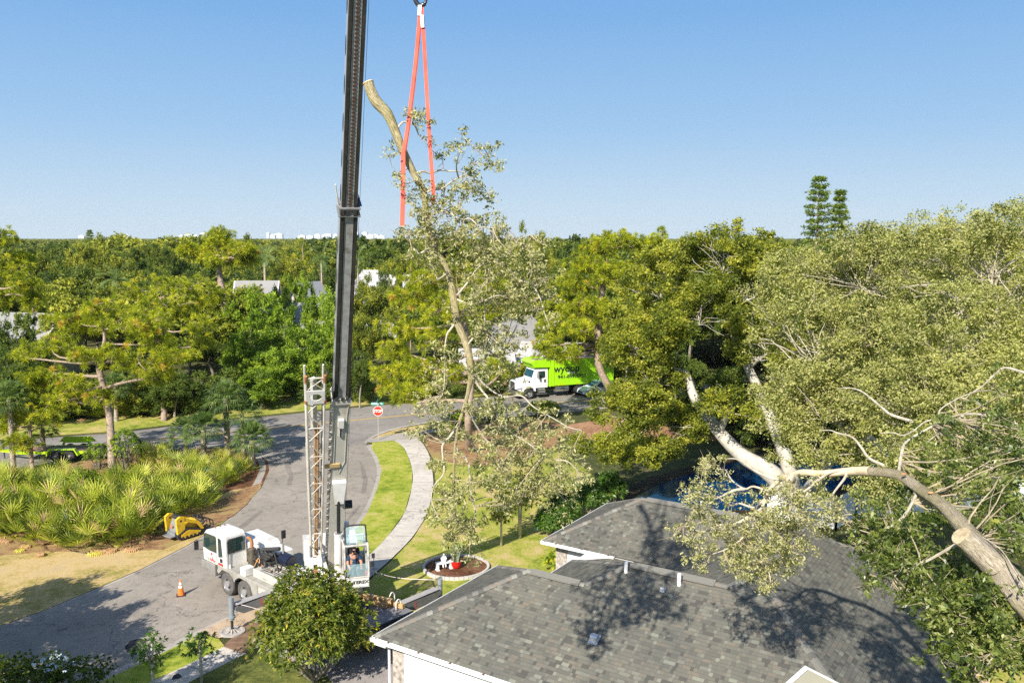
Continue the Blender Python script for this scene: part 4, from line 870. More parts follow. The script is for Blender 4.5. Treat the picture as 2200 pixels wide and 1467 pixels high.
# door graphic: red hook emblem, hazard stripes, small lines of writing
g2 = MB()
gp = [(-1.17, 1.60), (-1.12, 1.72), (-1.20, 1.68), (-1.14, 1.56), (-1.06, 1.50), (-1.05, 1.40), (-1.14, 1.34), (-1.22, 1.40)]
g2.tube([(x, -1.245, z) for x, z in gp], .018, 5); g2.tube([(-1.22, -1.245, 1.62), (-1.05, -1.245, 1.66)], .014, 5); g2.build('emblem', K_red, cabo)
g2 = MB()
for k in range(6):
    x = -1.62 + k * .13; wq = .035 + .012 * k; z0 = 1.29; g2.prism([(x, -1.243, z0), (x + wq, -1.243, z0), (x + wq + .06, -1.243, z0 + .12), (x + .06, -1.243, z0 + .12)], (0, -.004, 0))
g2.build('hazard_stripe', K_red, cabo)
MB().prism([(-.65, -1.224, 1.27), (-.22, -1.224, 1.27), (-.22, -1.224, 1.38), (-.62, -1.224, 1.38)], (0, -.004, 0)).build('hazard_stripe', K_red, cabo)
# engine hood, exhaust, engine, deck gear
hd = MB(); hd.prism([(-1.2, -.1, 1.26), (.7, -.1, 1.26), (.7, -.1, 1.98), (.5, -.1, 2.12), (-1.2, -.1, 2.2)], (0, 1.28, 0)); h_ = hd.build('engine_hood', K_white, crane); bv = h_.modifiers.new('bevel', 'BEVEL'); bv.width = .04; bv.segments = 2
B('hood_box', K_white, crane, (.7, 1.75, .35, 1.15, 1.26, 1.95), bev=.04)
ex = MB(); ex.tube([(.86, -.42, 1.3), (.86, -.42, 1.36), (.86, -.42, 2.14), (.86, -.42, 2.2)], [.12, .19, .19, .12], 20); exo = ex.build('muffler', K_chr, crane, smooth=True); exo.data.materials[0] = mat('sooty_steel', (.25, .21, .16), .4, .7, noise=.4, scale=3, dirt=(.08, .065, .05))
MB().tube(smooth_path([(.86, -.42, 2.18), (.86, -.42, 2.42), (.80, -.44, 2.58), (.64, -.50, 2.64)], 4), .075, 12).build('exhaust_pipe', K_rust, exo, smooth=True)
en = MB(); r_ = random.Random(3)
en.box(1.15, 2.1, -.35, .35, 1.3, 1.75, bev=.03); en.box(1.25, 1.95, -.25, .25, 1.75, 2.0, bev=.03)
for k in range(26):
    x, y, z = r_.uniform(1.05, 2.2), r_.uniform(-.5, .45), r_.uniform(1.35, 2.15)
    en.tube([(x, y, z), (x + r_.uniform(-.3, .3), y + r_.uniform(-.2, .2), z + r_.uniform(-.25, .2))], r_.uniform(.02, .07), 8)
en.tube([(1.2, -.1, 2.1), (2.15, .15, 2.3)], .09, 10); en.build('engine', K_dk, crane)
MB().tube([(1.1, -.2, 1.3), (1.1, -.2, 2.45)], .035, 8).tube([(2.35, .2, 1.3), (2.35, .2, 2.55)], .05, 8).build('engine_bracket', K_grey, crane)
MB().cyl((2.25, .25, 1.85), (2.9, .25, 1.85), .3, n=24).cyl((2.9, .25, 1.85), (2.95, .25, 1.85), .25, n=24).build('air_cleaner', mat('blue_black', (.012, .015, .035), .3), crane, smooth=True)
MB().tube(smooth_path([(1.3, -.55, 1.35), (1.7, -.6, 1.65), (1.5, -.5, 1.9), (1.35, -.7, 1.4)], 4), .018, 6).build('hose', mat('tan_hose', (.55, .33, .15), .7), crane)
dk = MB(); dk.box(1.75, 5.0, -.95, .3, 1.26, 1.62, bev=.02); dko = dk.build('deck_box', K_beige, crane)
B('deck_box', K_white, crane, (1.15, 1.55, -1.22, -.75, 1.262, 1.62), bev=.02)
MB().lathe([(.33, 0), (.33, .03), (.27, .03), (.27, .005), (0, .005)], c=(2.7, -.3, 1.62), n=28).build('deck_ring', mat('dirty_cream', (.60, .55, .45), .7, noise=.2), crane, smooth=True)
o = MB()
for k in range(14): y_ = -.85 + .075 * k; o.tube([(1.8 + r_.uniform(0, .4), y_, 1.63), (2.9, y_ + r_.uniform(-.05, .05), 1.65), (4.6 - r_.uniform(0, .8), y_ + r_.uniform(-.06, .06), 1.63)], .013, 5)
for k in range(9): x, y = r_.uniform(1.9, 4.5), r_.uniform(-.8, .2); o.cyl((x, y, 1.62), (x, y, 1.70), r_.uniform(.02, .05), n=8)
o.build('hydraulic_lines', K_dk, crane)
for k in range(3): MB().box(2.5 + k * .8, 2.8 + k * .8, -.962, -.953, 1.36, 1.40).build('slot', K_grey, dko)
MB().cyl((.15, -1.1, 1.26), (.15, -1.1, 1.42), .045).build('filler_cap', K_white, crane)
# side lockers, ladder, rails and mud flaps
for x0, x1 in ((2.62, 3.35), (3.85, 4.6), (4.68, 5.45)):
    dl = MB().box(x0, x1, -1.245, -1.232, .66, 1.12, bev=.004).build('locker_door', K_beige, crane); MB().box((x0 + x1) / 2 - .07, (x0 + x1) / 2 + .07, -1.262, -1.246, .98, 1.01).build('latch', K_dk, dl)
o = MB()
for k in range(3): o.tube([(.10, -1.27, .72 + k * .17), (.42, -1.27, .72 + k * .17)], .014, 6)
o.tube([(.10, -1.27, .66), (.10, -1.27, 1.2)], .014, 6); o.tube([(.42, -1.27, .66), (.42, -1.27, 1.2)], .014, 6)
MB().tube([(.06, -1.1, 1.27), (.06, -1.1, 1.95), (.06, -.9, 2.0)], .016, 6).build('grab_rail', K_dk, crane)
MB().tube(smooth_path([(1.2, .3, 1.95), (1.6, .1, 2.15), (2.2, -.1, 2.0), (3.0, -.5, 1.68)], 5), .03, 8).build('hose', K_dk, crane); MB().tube(smooth_path([(1.0, -.3, 1.7), (1.4, -.55, 1.8), (2.0, -.5, 1.6), (2.6, -.6, 1.66)], 5), .022, 8).build('hose', K_rust, crane)
for x in (.69, 2.1): MB().box(x - .012, x + .012, -1.22, -.86, .32, .86).build('mud_flap', M_dark, crane)
MB().box(-1.62, -1.02, -1.247, -1.2435, 1.42, 1.445).build('small_print', K_grey, cabo)
MB().tube([(-1.96, -1.05, 2.35), (-1.98, -.3, 2.35)], .012, 5).build('wiper', M_dark, cabo)
# rear bed with its load
bed = B('rear_bed', mat('bed_steel', (.19, .19, .21), .55, noise=.25, scale=2.5, dirt=(.30, .23, .17)), crane, (6.9, 9.55, -1.25, 1.25, 1.262, 1.30))
B('rear_panel', mat('navy_panel', (.010, .014, .03), .35), crane, (9.552, 9.60, -1.25, 1.25, .75, 1.30))
o = MB()
for y in (-1.0, -.72, -.3, .15, .42, .85): o.prism([(9.602, y, .92), (9.602, y + .14, .92), (9.602, y + .17, 1.02), (9.602, y + .07, 1.13), (9.602, y - .03, 1.02)], (.004, 0, 0))
o.build('panel_marks', mat('panel_print', (.30, .31, .34), .5), crane)
B('panel_mark', K_red, crane, (9.602, 9.606, -1.24, -1.08, .8, .95))
for i, (x, y, z, L, a_) in enumerate(((7.2, .35, 1.40, 1.5, .25), (7.25, .62, 1.40, 1.4, .22), (7.5, .45, 1.58, 1.35, .30), (7.0, .1, 1.40, .9, 1.2), (8.3, .95, 1.40, .9, .2))):
    M = Matrix.Translation((x, y, z)) @ Matrix.Rotation(a_, 4, 'Z'); o = MB(); o.box(0, L, -.09, .09, -.09, .09, M, bev=.012)
    t_ = o.build('timber', mat('old_timber', (.47, .31, .14), .85, noise=.3, scale=6, dirt=(.28, .18, .10), bump=.3), None)
    for v in t_.data.vertices: v.co = crane.matrix_basis @ v.co if False else Matrix.LocRotScale(crane.location, crane.rotation_euler, crane.scale) @ v.co
    tag(t_, ('topmost weathered timber baulk on the rear bed of the crane', 'timber baulk under the topmost one on the crane bed, nearer the cab', 'middle timber baulk lying on the crane bed beside the blue tarp', 'short timber baulk lying crosswise at the end of the pile', 'short timber baulk beside the looped shackles at the bed edge')[(2, 0, 1, 3, 4).index(i) if i != 9 else 0] if False else
        ['long timber baulk on the crane bed next to the blue tarp', 'long timber baulk on the crane bed at the lawn side', 'topmost timber baulk lying across the pile on the crane bed', 'short timber baulk lying crosswise under the operator cab end of the pile', 'short timber baulk beside the looped handles at the bed edge'][i], 'timber', 'timber baulks on the crane bed')
tb = MB(); n = 15; vs = []
for i in range(n):
    for j in range(n):
        x = i / (n - 1) * 1.15; y = j / (n - 1) * 1.1; f_ = math.sin(math.pi * i / (n - 1)) * math.sin(math.pi * j / (n - 1)); vs.append((7.3 + x + .12 * math.sin(y * 5), -.85 + y + .1 * math.sin(x * 6), 1.303 + f_ ** .5 * (.28 + .16 * math.sin(x * 14 + y * 6) + .12 * r_.random())))
tb.add(vs, [(i * n + j, (i + 1) * n + j, (i + 1) * n + j + 1, i * n + j + 1) for i in range(n - 1) for j in range(n - 1)]); tp_ = tb.build('tarp', K_ind, None)
tp_.data.transform(Matrix.LocRotScale(crane.location, crane.rotation_euler, crane.scale)); tag(tp_, 'crumpled dark blue tarp heaped on the rear bed of the crane', 'tarp')
for x, y in ((9.0, 1.0), (8.3, 1.28)):
    MB().tube(smooth_path([(x, y - .12, 1.3), (x, y - .12, 1.55), (x, y, 1.68), (x, y + .12, 1.55), (x, y + .12, 1.3)], 4), .025, 8).build('lashing_hoop', K_white, crane)
o = MB(); 
for k in range(4): o.tube([(9.5 + .01 * k, 1.1 + .05 * k, 1.3), (9.55, 1.12 + .06 * k, .95)], .03, 6)
o.build('ratchet_strap', mat('yellow_web', (.6, .38, .02), .7), crane)
# outriggers
for x, y0, y1 in ((3.6, -.6, -3.0), (3.6, .6, 3.0), (8.55, .6, 3.6), (8.55, -.6, -2.2)):
    s = 1 if y1 > 0 else -1; yy = sorted((y0, y1)); dark = mat('outrigger_grey', (.15, .155, .16), .5, noise=.15, scale=4, dirt=(.22, .2, .18))
    o = MB(); o.prism([(x - .16, y0, .78), (x - .16, y1 - s * .35, .78), (x - .16, y1, 1.0), (x - .16, y1, 1.12), (x - .16, y0, 1.22)], (.32, 0, 0)); ou = o.build('outrigger', dark, crane)
    MB().box(x - .175, x + .175, yy[0] + .02, yy[1] - .1, 1.16 if False else 1.222, 1.232).build('beam_top', mat('beam_light', (.36, .34, .33), .6, noise=.15), ou)
    yj = y1 + s * .1
    o = MB(); o.tube([(x, yj, .62), (x, yj, 1.55)], .105, 18); o.tube([(x, yj, .70), (x, yj, .78)], .15, 18); o.build('jack', mat('jack_blue_grey', (.23, .26, .29), .4, noise=.1), ou, smooth=True)
    MB().tube([(x, yj, .12), (x, yj, .64)], .055, 14).build('jack_rod', K_rod, ou, smooth=True)
    o = MB(); o.lathe([(0, .0), (.47, .0), (.50, .02), (.50, .07), (.40, .08), (.36, .06), (.12, .07), (.10, .16), (0, .16)], c=(x, yj, .07), n=32)
    for k in range(10):
        an = k * .6283; d_ = Vector((math.cos(an), math.sin(an), 0)); q = Vector((-d_.y, d_.x, 0)) * .012; c_ = Vector((x, yj, .12)); o.prism([c_ + d_ * .10 - q, c_ + d_ * .36 - q, c_ + d_ * .10 - q + Vector((0, 0, .13))], q * 2)
    o.build('float_pad', mat('float_grey', (.38, .35, .32), .75, noise=.25, scale=6), ou)
    MB().box(x - .164, x - .160, y0 + (y1 - y0) * .52, y0 + (y1 - y0) * .52 + .05, .84, 1.14).build('level_mark', K_red, ou); MB().box(x + .160, x + .164, y0 + (y1 - y0) * .52, y0 + (y1 - y0) * .52 + .05, .84, 1.14).build('level_mark', K_red, ou)
MB().tube([(3.6, -3.0, 1.3), (4.1, -2.2, .9), (4.9, -1.2, .6)], .014, 5).build('rope', mat('rope_white', (.7, .6, .5)), crane)
# boom line in world space
BF = dp(717, 1230, 37.2); BT = dp(850, -2045, 15); bd = (BT - BF).normalized(); bs = bd.cross(Vector((0, 0, 1))).normalized(); bn = bd.cross(bs) 
if bn.y > 0: bn = -bn
if bs.x < 0: bs = -bs
BL = (BT - BF).length
def bt(py):                              # boom length at which it shows at photo row py
    lo, hi = 0., .95
    for _ in range(50):
        m = (lo + hi) / 2
        if projpx(BF.lerp(BT, m))[1] > py: lo = m
        else: hi = m
    return lo * BL
def bp(t, s=0., n=0.): return BF + bd * t + bs * s + bn * n
def bbox(o, t0, t1, s0, s1, n0, n1): o.obox(bp(t0, s0, n0), bd * (t1 - t0), bs * (s1 - s0), bn * (n1 - n0)); return o
t1, t2 = bt(845), bt(440); W = .30
boom = bbox(MB(), -.3, t1, -W, W, -.40, .30).build('boom_base_section', K_beige, crane, world=True)
o = MB(); ta, tb_ = bt(1005), bt(880)    # raised stiffener on the base section
for s in (-.21, .21): o.tube([bp(ta + .6, s, .31), bp(tb_, s, .31), bp(tb_ + .5, s * 1.25, .31)], .018, 5)
o.tube([bp(ta, 0, .31), bp(ta + .3, .09, .31), bp(ta + .6, .21, .31)], .016, 5); o.tube([bp(ta, 0, .31), bp(ta + .3, -.09, .31), bp(ta + .6, -.21, .31)], .016, 5); o.build('stiffener', K_beige, boom, world=True)
bbox(bbox(MB(), bt(905), bt(888), -.10, .10, .302, .42), bt(925), bt(900), -.06, .06, .302, .36).build('hose_bracket', K_white, boom, world=True)
bbox(MB(), bt(925), bt(900), -.03, .03, .362, .37).build('bracket_slot', M_dark, boom, world=True)
bbox(MB(), bt(990), bt(983), -.55, .02, .302, .36).build('rest_bar', mat('ochre_steel', (.52, .36, .16), .7), boom, world=True)
o = MB(); bbox(o, t1 - .25, t1 - .08, -W - .05, W + .05, -.45, .36); bbox(o, t1 - .08, t1, -W - .02, W + .02, -.42, .33); o.build('sleeve_collar', K_beige, boom, world=True)
o = MB()
for s in (-.33, .30): bbox(o, t1 - .05, t1 + .28, s, s + .03, -.1, .33)
for s in (-.2, 0, .18): bbox(o, t1 - .04, t1 + .10, s - .04, s + .04, .30, .40)
o.build('slide_pads', K_dk, boom, world=True)
o = MB()
for k in range(70):
    t_ = .8 + k * (t1 - 1.2) / 70; bbox(o, t_, t_ + .07, -W - .10, -W - .02, .05, .05 + .06 * (1 + (k % 3)))
o.build('hose_chain', mat('hose_chain_grey', (.46, .43, .38), .6, noise=.3), boom, world=True)
def section(name, ta, tb, w_, d0, d1, rungs):
    sec = bbox(MB(), ta, tb, -w_, w_, -d0, d1).build(name, K_blk, crane, world=True)
    bbox(MB(), ta, tb, -w_ * .50, w_ * .50, d1 + .002, d1 + .012).build('wear_strip', K_strip, sec, world=True)
    for s in (-1, 1): bbox(MB(), ta, tb, s * w_ * .78 - .045, s * w_ * .78 + .045, d1 + .002, d1 + .05).build('side_rail', K_blk, sec, world=True)
    o = bbox(MB(), ta, tb, -w_ - .012, -w_ - .002, -d0 * .75, d1 * .85); o.build('side_strip', mat('side_strip_grey', (.42, .43, .45), .35, .3, noise=.1), sec, world=True)
    t_ = ta + .5
    while t_ < tb - .5:
        cc = bp(t_, -w_ - .014, -.05); k = [cc + bd * (.30 * math.cos(q * .5236)) + bn * (.11 * math.sin(q * .5236)) for q in range(12)]; MB().prism(k, bs * -.004).build('side_opening', M_dark, sec, world=True); t_ += 1.15
    if rungs:
        o = MB(); t_ = ta + .1
        while t_ < tb: bbox(o, t_, t_ + .055, -w_ * .22, w_ * .22, d1 + .014, d1 + .035); t_ += .115
        o.build('rung_strip', K_rung, sec, world=True)
    return sec
s2 = section('boom_mid_section', t1 - .1, t2, .275, .36, .26, False)
s3 = section('boom_upper_section', t2 - .1, BL * .86, .245, .31, .23, True)
section('boom_tip_section', BL * .86, BL * .995, .21, .27, .20, False)
o = MB(); bbox(o, t2 - .22, t2, -.31, .31, -.40, .31); bbox(o, t2 - .26, t2 - .22, -.35, .35, -.42, .36); bbox(o, t2, t2 + .04, -.34, .34, -.42, .36); o.build('sleeve_collar', mat('collar_grey', (.20, .20, .20), .5, noise=.2), s2, world=True)
o = MB()
for s in (-.24, -.08, .16): bbox(o, t2 - .2, t2 - .02, s - .05, s + .06, .312, .37)
o.build('slide_pads', K_dk, s2, world=True)
MB().tube([bp(t2 + .02, -.33, .1), bp(t2 + .75, -.45, .12)], .025, 6).build('sensor_arm', K_white, s2, world=True)
MB().prism([bp(t2 + .05, .27, .1), bp(t2 + .45, .27, .1), bp(t2 + .05, .40, .1)], bn * .1).build('gusset', mat('gusset_blue', (.02, .09, .25), .5), s2, world=True)
# sheave head at the tip, hoist line, hook
o = MB(); bbox(o, BL * .985, BL * 1.01, -.25, .25, -.35, .55); o.build('boom_head', K_white, crane, world=True)
HK = dp(905, 2, 17.7); TIP = bp(BL, .0, .62)
for s in (-.03, .03): MB().tube([TIP + bs * s, HK + Vector((s * .5, 0, 1.25))], .009, 5).build('hoist_line', K_dk, crane, world=True)
MB().tube([bp(-.2, .42, -.2), bp(BL * .985, .30, -.05)], .006, 4).build('winch_line', K_dk, crane, world=True)
o = MB(); o.lathe([(0, .7), (.16, .72), (.20, .85), (.20, 1.15), (.1, 1.25), (0, 1.25)], c=HK, n=20); o.tube([HK + Vector((0, 0, .72)), HK + Vector((0, 0, .4))], .05, 10); o.build('hook_block', K_grey, crane, smooth=True, world=True)
MB().tube(smooth_path([HK + Vector(p) for p in ((0, 0, .45), (0, 0, .22), (-.1, 0, .12), (-.115, 0, 0), (-.03, 0, -.1), (.08, 0, -.05), (.11, 0, .07))], 5), [.05] * 15 + [.048] * 10 + [.03] * 6, 12).build('hook', K_rod, crane, smooth=True, world=True)
# superstructure
g_ = Vector((bd.x, bd.y, 0)).normalized(); sr = Vector((-g_.y, g_.x, 0)); sr = sr if sr.x > 0 else -sr; TT = Vector((BF.x, BF.y, 0)) + g_ * 1.3
def ub(o, f0, f1, s0, s1, z0, z1): o.obox(TT + g_ * f0 + sr * s0 + Vector((0, 0, z0)), g_ * (f1 - f0), sr * (s1 - s0), (0, 0, z1 - z0)); return o
o = MB(); o.cyl(TT + Vector((0, 0, 1.26)), TT + Vector((0, 0, 1.5)), .75, n=32); o.build('slew_ring', K_dk, crane, world=True)
o = MB(); ub(o, -2.4, 1.3, -.95, .9, 1.5, 1.72); ub(o, -2.4, .6, -.55, -.42, 1.72, 2.5); ub(o, -2.4, .6, .42, .55, 1.72, 2.5); ub(o, .45, 1.2, -.50, -.38, 1.72, 2.35); ub(o, .45, 1.2, .20, .5, 1.72, 2.2); ub(o, .3, .42, -.42, .42, 1.72, 2.1)
o.build('superstructure', K_white, crane, world=True)
ub(MB(), -3.3, -2.4, -1.15, 1.15, 1.5, 2.6).build('counterweight', K_white, crane, world=True)
ub(ub(MB(), -.7, .5, -1.55, -.56, 2.02, 2.10), .38, .5, -1.55, -.56, 1.9, 2.1).build('side_platform', K_white, crane, world=True)
ub(ub(MB(), -.3, .2, -1.12, -.95, 2.1, 2.75), -.3, .2, -.78, -.60, 2.1, 2.7).build('jib_bracket', K_white, crane, world=True)
ub(MB(), -.3, .2, -.95, -.78, 2.1, 2.3).build('bracket_pin', K_rust, crane, world=True)
MB().cyl(TT + sr * -1.12 + Vector((0, 0, 2.4)), TT + sr * -1.12 + Vector((0, 0, 3.3)), .10).build('pipe', K_white, crane, smooth=True, world=True)
MB().cyl(TT + sr * .52 + g_ * -.6 + Vector((0, 0, 2.5)), TT + sr * .52 + g_ * -.6 + Vector((0, 0, 3.9)), .11).build('exhaust_stack', K_white, crane, smooth=True, world=True)
MB().ball(TT + sr * .30 + g_ * -.4 + Vector((0, 0, 3.45)), .14).build('lamp', K_white, crane, smooth=True, world=True)
# lift cylinder
ca = TT + g_ * 1.05 + sr * -.04 + Vector((0, 0, 1.5)); tm = bt(1052); cb = bp(tm, .0, .55)
L_ = (cb - ca).length; cdv = (cb - ca) / L_; px_ = [projpx(ca + cdv * k * L_ / 40)[1] for k in range(41)]; kf = next((k for k in range(41) if px_[k] < 1145), 22) / 40
MB().tube([ca, ca + cdv * L_ * kf], .165, 24).tube([ca + cdv * L_ * (kf - .015), ca + cdv * L_ * kf * 1.0], .18, 24).build('lift_cylinder', K_white, crane, smooth=True, world=True)
MB().tube([ca + cdv * L_ * (kf - .02), cb], .075, 18).build('cylinder_rod', K_rod, crane, smooth=True, world=True)
o = MB(); ya, yb = bt(1058), bt(1018)
o.prism([bp(ya, -.15, .45), bp(ya, .20, .45), bp(yb, .28, .32), bp(yb, -.26, .32)], bn * .2); o.build('cylinder_bracket', K_white, boom, world=True)
bbox(MB(), ya - .08, ya, -.14, .19, .40, .62).build('bracket_pin', K_rust, boom, world=True)
MB().tube([bp(bt(1085), .34, .0), bp(bt(1085), .62, .0)], [.17, .17], 18).build('hose_reel', M_dark, boom, world=True)
# stowed lattice jib along the left of the boom
jb = bp(bt(1180), -.78, .10); jt = bp(bt(800), -.98, .18); jd = (jt - jb).normalized(); JL = (jt - jb).length
jib = MB(); w0, w1 = .19, .33
def jc(f_, a_, b_): w_ = w0 + (w1 - w0) * min(1, f_ * 1.15); return jb + jd * JL * f_ + bs * w_ * a_ + bn * w_ * b_
for a_ in (-1, 1):
    for b_ in (-1, 1): jib.tube([jc(0, a_, b_), jc(.5, a_, b_), jc(1.03, a_, b_)], .042, 8)
N = 13
for k in range(N):
    f0, f1 = k / N, (k + 1) / N
    if f1 > .93: continue
    z = 1 if k % 2 else -1
    for b_ in (-1, 1): jib.tube([jc(f0, -z, b_), jc(f1, z, b_)], .022, 6)
    for a_ in (-1, 1): jib.tube([jc(f0, a_, -z), jc(f1, a_, z)], .022, 6)
    if k % 2 == 0: jib.tube([jc(f0, -1, 1), jc(f0, 1, 1)], .022, 6); jib.tube([jc(f0, -1, -1), jc(f0, 1, -1)], .02, 6)
jib.tube([jc(1.02, -1, 1), jc(1.02, 1, 1)], .03, 6); jib.tube([jc(.96, -1, 1), jc(1.02, 1, 1)], .02, 6); jib.tube([jc(1.02, -1, 1), jc(.96, 1, 1)], .02, 6)
jo = jib.build('lattice_jib', mat('jib_cream', (.60, .57, .51), .55, noise=.12, scale=5, dirt=(.42, .27, .15)), crane, world=True)
o = MB(); ring = []; inn = []          # end plate with an oval hole
for k in range(24):
    an = 6.283 * k / 24; ca_, sa_ = math.cos(an), math.sin(an); m_ = max(abs(ca_), abs(sa_)); ring.append(jc(.93, 0, 1.03) + bs * .33 * ca_ / m_ + jd * .30 * sa_ / m_); inn.append(jc(.93, 0, 1.03) + bs * .22 * ca_ + jd * .15 * sa_)
vs = ring + inn + [p + bn * .03 for p in ring] + [p + bn * .03 for p in inn]; fs = []
for k in range(24):
    j = (k + 1) % 24; fs += [(48 + k, 48 + j, 72 + j, 72 + k), (k, 24 + k, 24 + j, j), (24 + k, 72 + k, 72 + j, 24 + j), (k, j, 48 + j, 48 + k)]
o.add(vs, fs).build('end_plate', K_white, jo, world=True)
for a_ in (-1, 1):
    for f_, h in ((1.0, .3), (.90, .12)): MB().tube([jc(f_, a_, 1), jc(f_, a_, 1) + jd * h], .06, 8).build('pin_lug', K_rust, jo, world=True)
MB().tube([jc(-.02, -.1, -.6), jc(.75, .1, -.6)], .06, 8).tube([jc(-.02, .3, -.4), jc(.75, .4, -.4)], .05, 8).build('inner_rail', mat('ochre_rail', (.36, .23, .12), .8, noise=.3), jo, world=True)
MB().tube([jc(.73, -.1, -.5), jc(.98, -.1, -.5)], .12, 4).build('inner_tube', K_beige, jo, world=True)
MB().tube([jc(.25, -.9, -1.6), jc(.62, -.9, -1.6)], .07, 10).build('side_tube', K_beige, jo, world=True)
# operator's cab
oc = dp(768, 1262, 33.9); f2 = g_; s2_ = sr
ocab = bpy.data.objects.new('operator_cab', None); COL.objects.link(ocab); ocab.parent = crane
ocab.matrix_parent_inverse = Matrix.Identity(4); Mw = inv_of(crane) @ frame(oc, s2_, -f2); ocab.location = Mw.to_translation(); ocab.rotation_euler = Mw.to_euler()
def OC(name, m, mb, smooth=False): return mb.build(name, m, ocab, smooth=smooth)
# cab coordinates: x right, y to the back, z up; front at y=0
OC('body', K_white, MB().box(-.47, .47, -.02, .06, .02, .42, bev=.02).box(-.47, .47, 0, 1.35, .0, .1).box(-.47, -.41, .06, 1.35, .1, .5).box(.41, .47, .06, 1.35, .1, .35).box(-.47, .47, 1.29, 1.35, .1, 1.0))
o = MB(); 
for x in (-.46, .46): o.tube(smooth_path([(x, 0, .4), (x, .02, .95), (x, .10, 1.5), (x, .25, 1.66), (x, 1.25, 1.72)], 4), .042, 8); o.tube([(x, 1.3, .1), (x, 1.25, 1.72)], .04, 8); o.tube([(x, .72, .3), (x, .72, 1.7)], .03, 8)
o.tube([(-.46, .22, 1.64), (.46, .22, 1.64)], .045, 8); o.tube([(-.46, 1.25, 1.72), (.46, 1.25, 1.72)], .04, 8); o.tube([(-.46, .0, .42), (.46, .0, .42)], .035, 8)
OC('cab_frame', mat('cab_frame', (.50, .46, .42), .5, noise=.3, scale=5, dirt=(.10, .09, .08)), o)
M_gl, t_, n_, p_ = newmat('cab_glass'); p_.inputs['Base Color'].default_value = (.55, .75, .78, 1); p_.inputs['Roughness'].default_value = .02; p_.inputs['Transmission Weight'].default_value = 0; p_.inputs['Alpha'].default_value = .22; p_.inputs['Specular IOR Level'].default_value = .8
OC('windscreen', M_gl, MB().prism([(-.43, .02, .46), (.43, .02, .46), (.43, .03, .95), (-.43, .03, .95)], (0, .008, 0)))
OC('roof_window', M_gl, MB().prism([(-.42, .28, 1.68), (.42, .28, 1.68), (.42, 1.2, 1.73), (-.42, 1.2, 1.73)], (0, 0, .01)))
OC('side_window', M_gl, MB().prism([(.46, .05, .45), (.46, 1.2, .45), (.46, 1.2, 1.6), (.46, .2, 1.55)], (.006, 0, 0)))
OC('hatch_frame', M_dark, MB().tube(smooth_path([(-.40, .3, 1.72), (-.40, .42, 2.2), (-.34, .45, 2.38), (.34, .45, 2.38), (.42, .42, 2.25), (.42, .3, 1.72)], 4), .03, 8))
OC('hatch_glass', M_gl, MB().prism([(-.38, .32, 1.74), (.40, .32, 1.74), (.40, .42, 2.22), (.34, .45, 2.35), (-.34, .45, 2.35), (-.38, .42, 2.2)], (0, .01, 0)))
OC('seat', M_dark, MB().box(-.28, .24, .55, 1.05, .3, .55, bev=.05).box(-.28, .24, 1.0, 1.14, .5, 1.25, bev=.05).box(-.16, .12, 1.0, 1.1, 1.27, 1.45, bev=.04))
OC('steering_wheel', M_dark, MB().tube([(.22 + .17 * math.cos(k * .3927), .26 + .07 * math.sin(k * .3927), .62 + .16 * math.sin(k * .3927)) for k in range(17)], .016, 6).tube([(.22, .30, .6), (.22, .18, .2)], .025, 6).tube([(.06, .26, .62), (.38, .26, .62)], .014, 6))
OC('red_can', K_red, MB().lathe([(0, 0), (.05, 0), (.05, .12), (.02, .17), (0, .17)], c=(.38, .14, .44), n=12))
for x in (-.1, -.2): OC('lever', K_chr, MB().tube([(x, .3, .4), (x + .02, .38, .85)], .012, 6))
OC('mirror', M_dark, MB().tube([(.46, .05, 1.2), (.66, .0, 1.3), (.66, .0, .3)], .014, 6).box(.58, .70, -.04, 0, 1.16, 1.34).box(.54, .64, -.03, 0.01, .80, 1.0))
OC('windscreen_wiper', M_dark, MB().tube([(.1, .34, 1.80), (.38, .33, 1.75)], .012, 5))
OC('control_box', K_dk, MB().box(-.40, -.28, .3, 1.0, .1, .62, bev=.02).box(-.2, .4, .1, .2, .1, .45, bev=.02))
Mt = Matrix.LocRotScale(crane.location, crane.rotation_euler, crane.scale) @ Mw
text('lettering', 'TEREX', .17, Mt @ Matrix.Translation((.13, -.025, .22)) @ Matrix.Rotation(math.pi / 2, 4, 'X'), M_dark, ocab, sx=1.25, bold=.006)
# the operator
op = empty('person', 'crane operator in a dark blue shirt and sunglasses seated in the crane cab', 'person', Mt @ Vector((-.02, .78, .55)), math.atan2(s2_.y, s2_.x))
mSh = mat('navy_shirt', (.012, .045, .09), .9, noise=.2, scale=12); mSk = mat('skin', (.46, .24, .16), .5, noise=.08); mJn = mat('jeans', (.10, .20, .27), .9, noise=.15)
v = [(0, .05, .02), (0, .06, .22), (0, .05, .42), (0, .02, .53), (-.18, .05, .44), (-.27, -.05, .20), (-.20, -.28, .08), (.18, .05, .44), (.28, -.08, .20), (.24, -.32, .10), (.24, -.42, .10)]
skin('body', [(x, y, z) for x, y, z in v] + [(-.1, -.05, 0), (-.13, -.42, .04), (-.13, -.48, -.36), (.1, -.05, 0), (.13, -.42, .04), (.13, -.48, -.36), (-.20, -.36, .07), (0, .0, .60), (0, -.02, .72)],
     [(0, 1), (1, 2), (2, 3), (2, 4), (4, 5), (5, 6), (2, 7), (7, 8), (8, 9), (9, 10), (0, 11), (11, 12), (12, 13), (0, 14), (14, 15), (15, 16), (6, 17), (3, 18), (18, 19)],
     [.17, .17, .17, .09, .085, .06, .045, .085, .06, .045, .035, .10, .085, .06, .10, .085, .06, .035, .075, .10], mSk, op, 2)
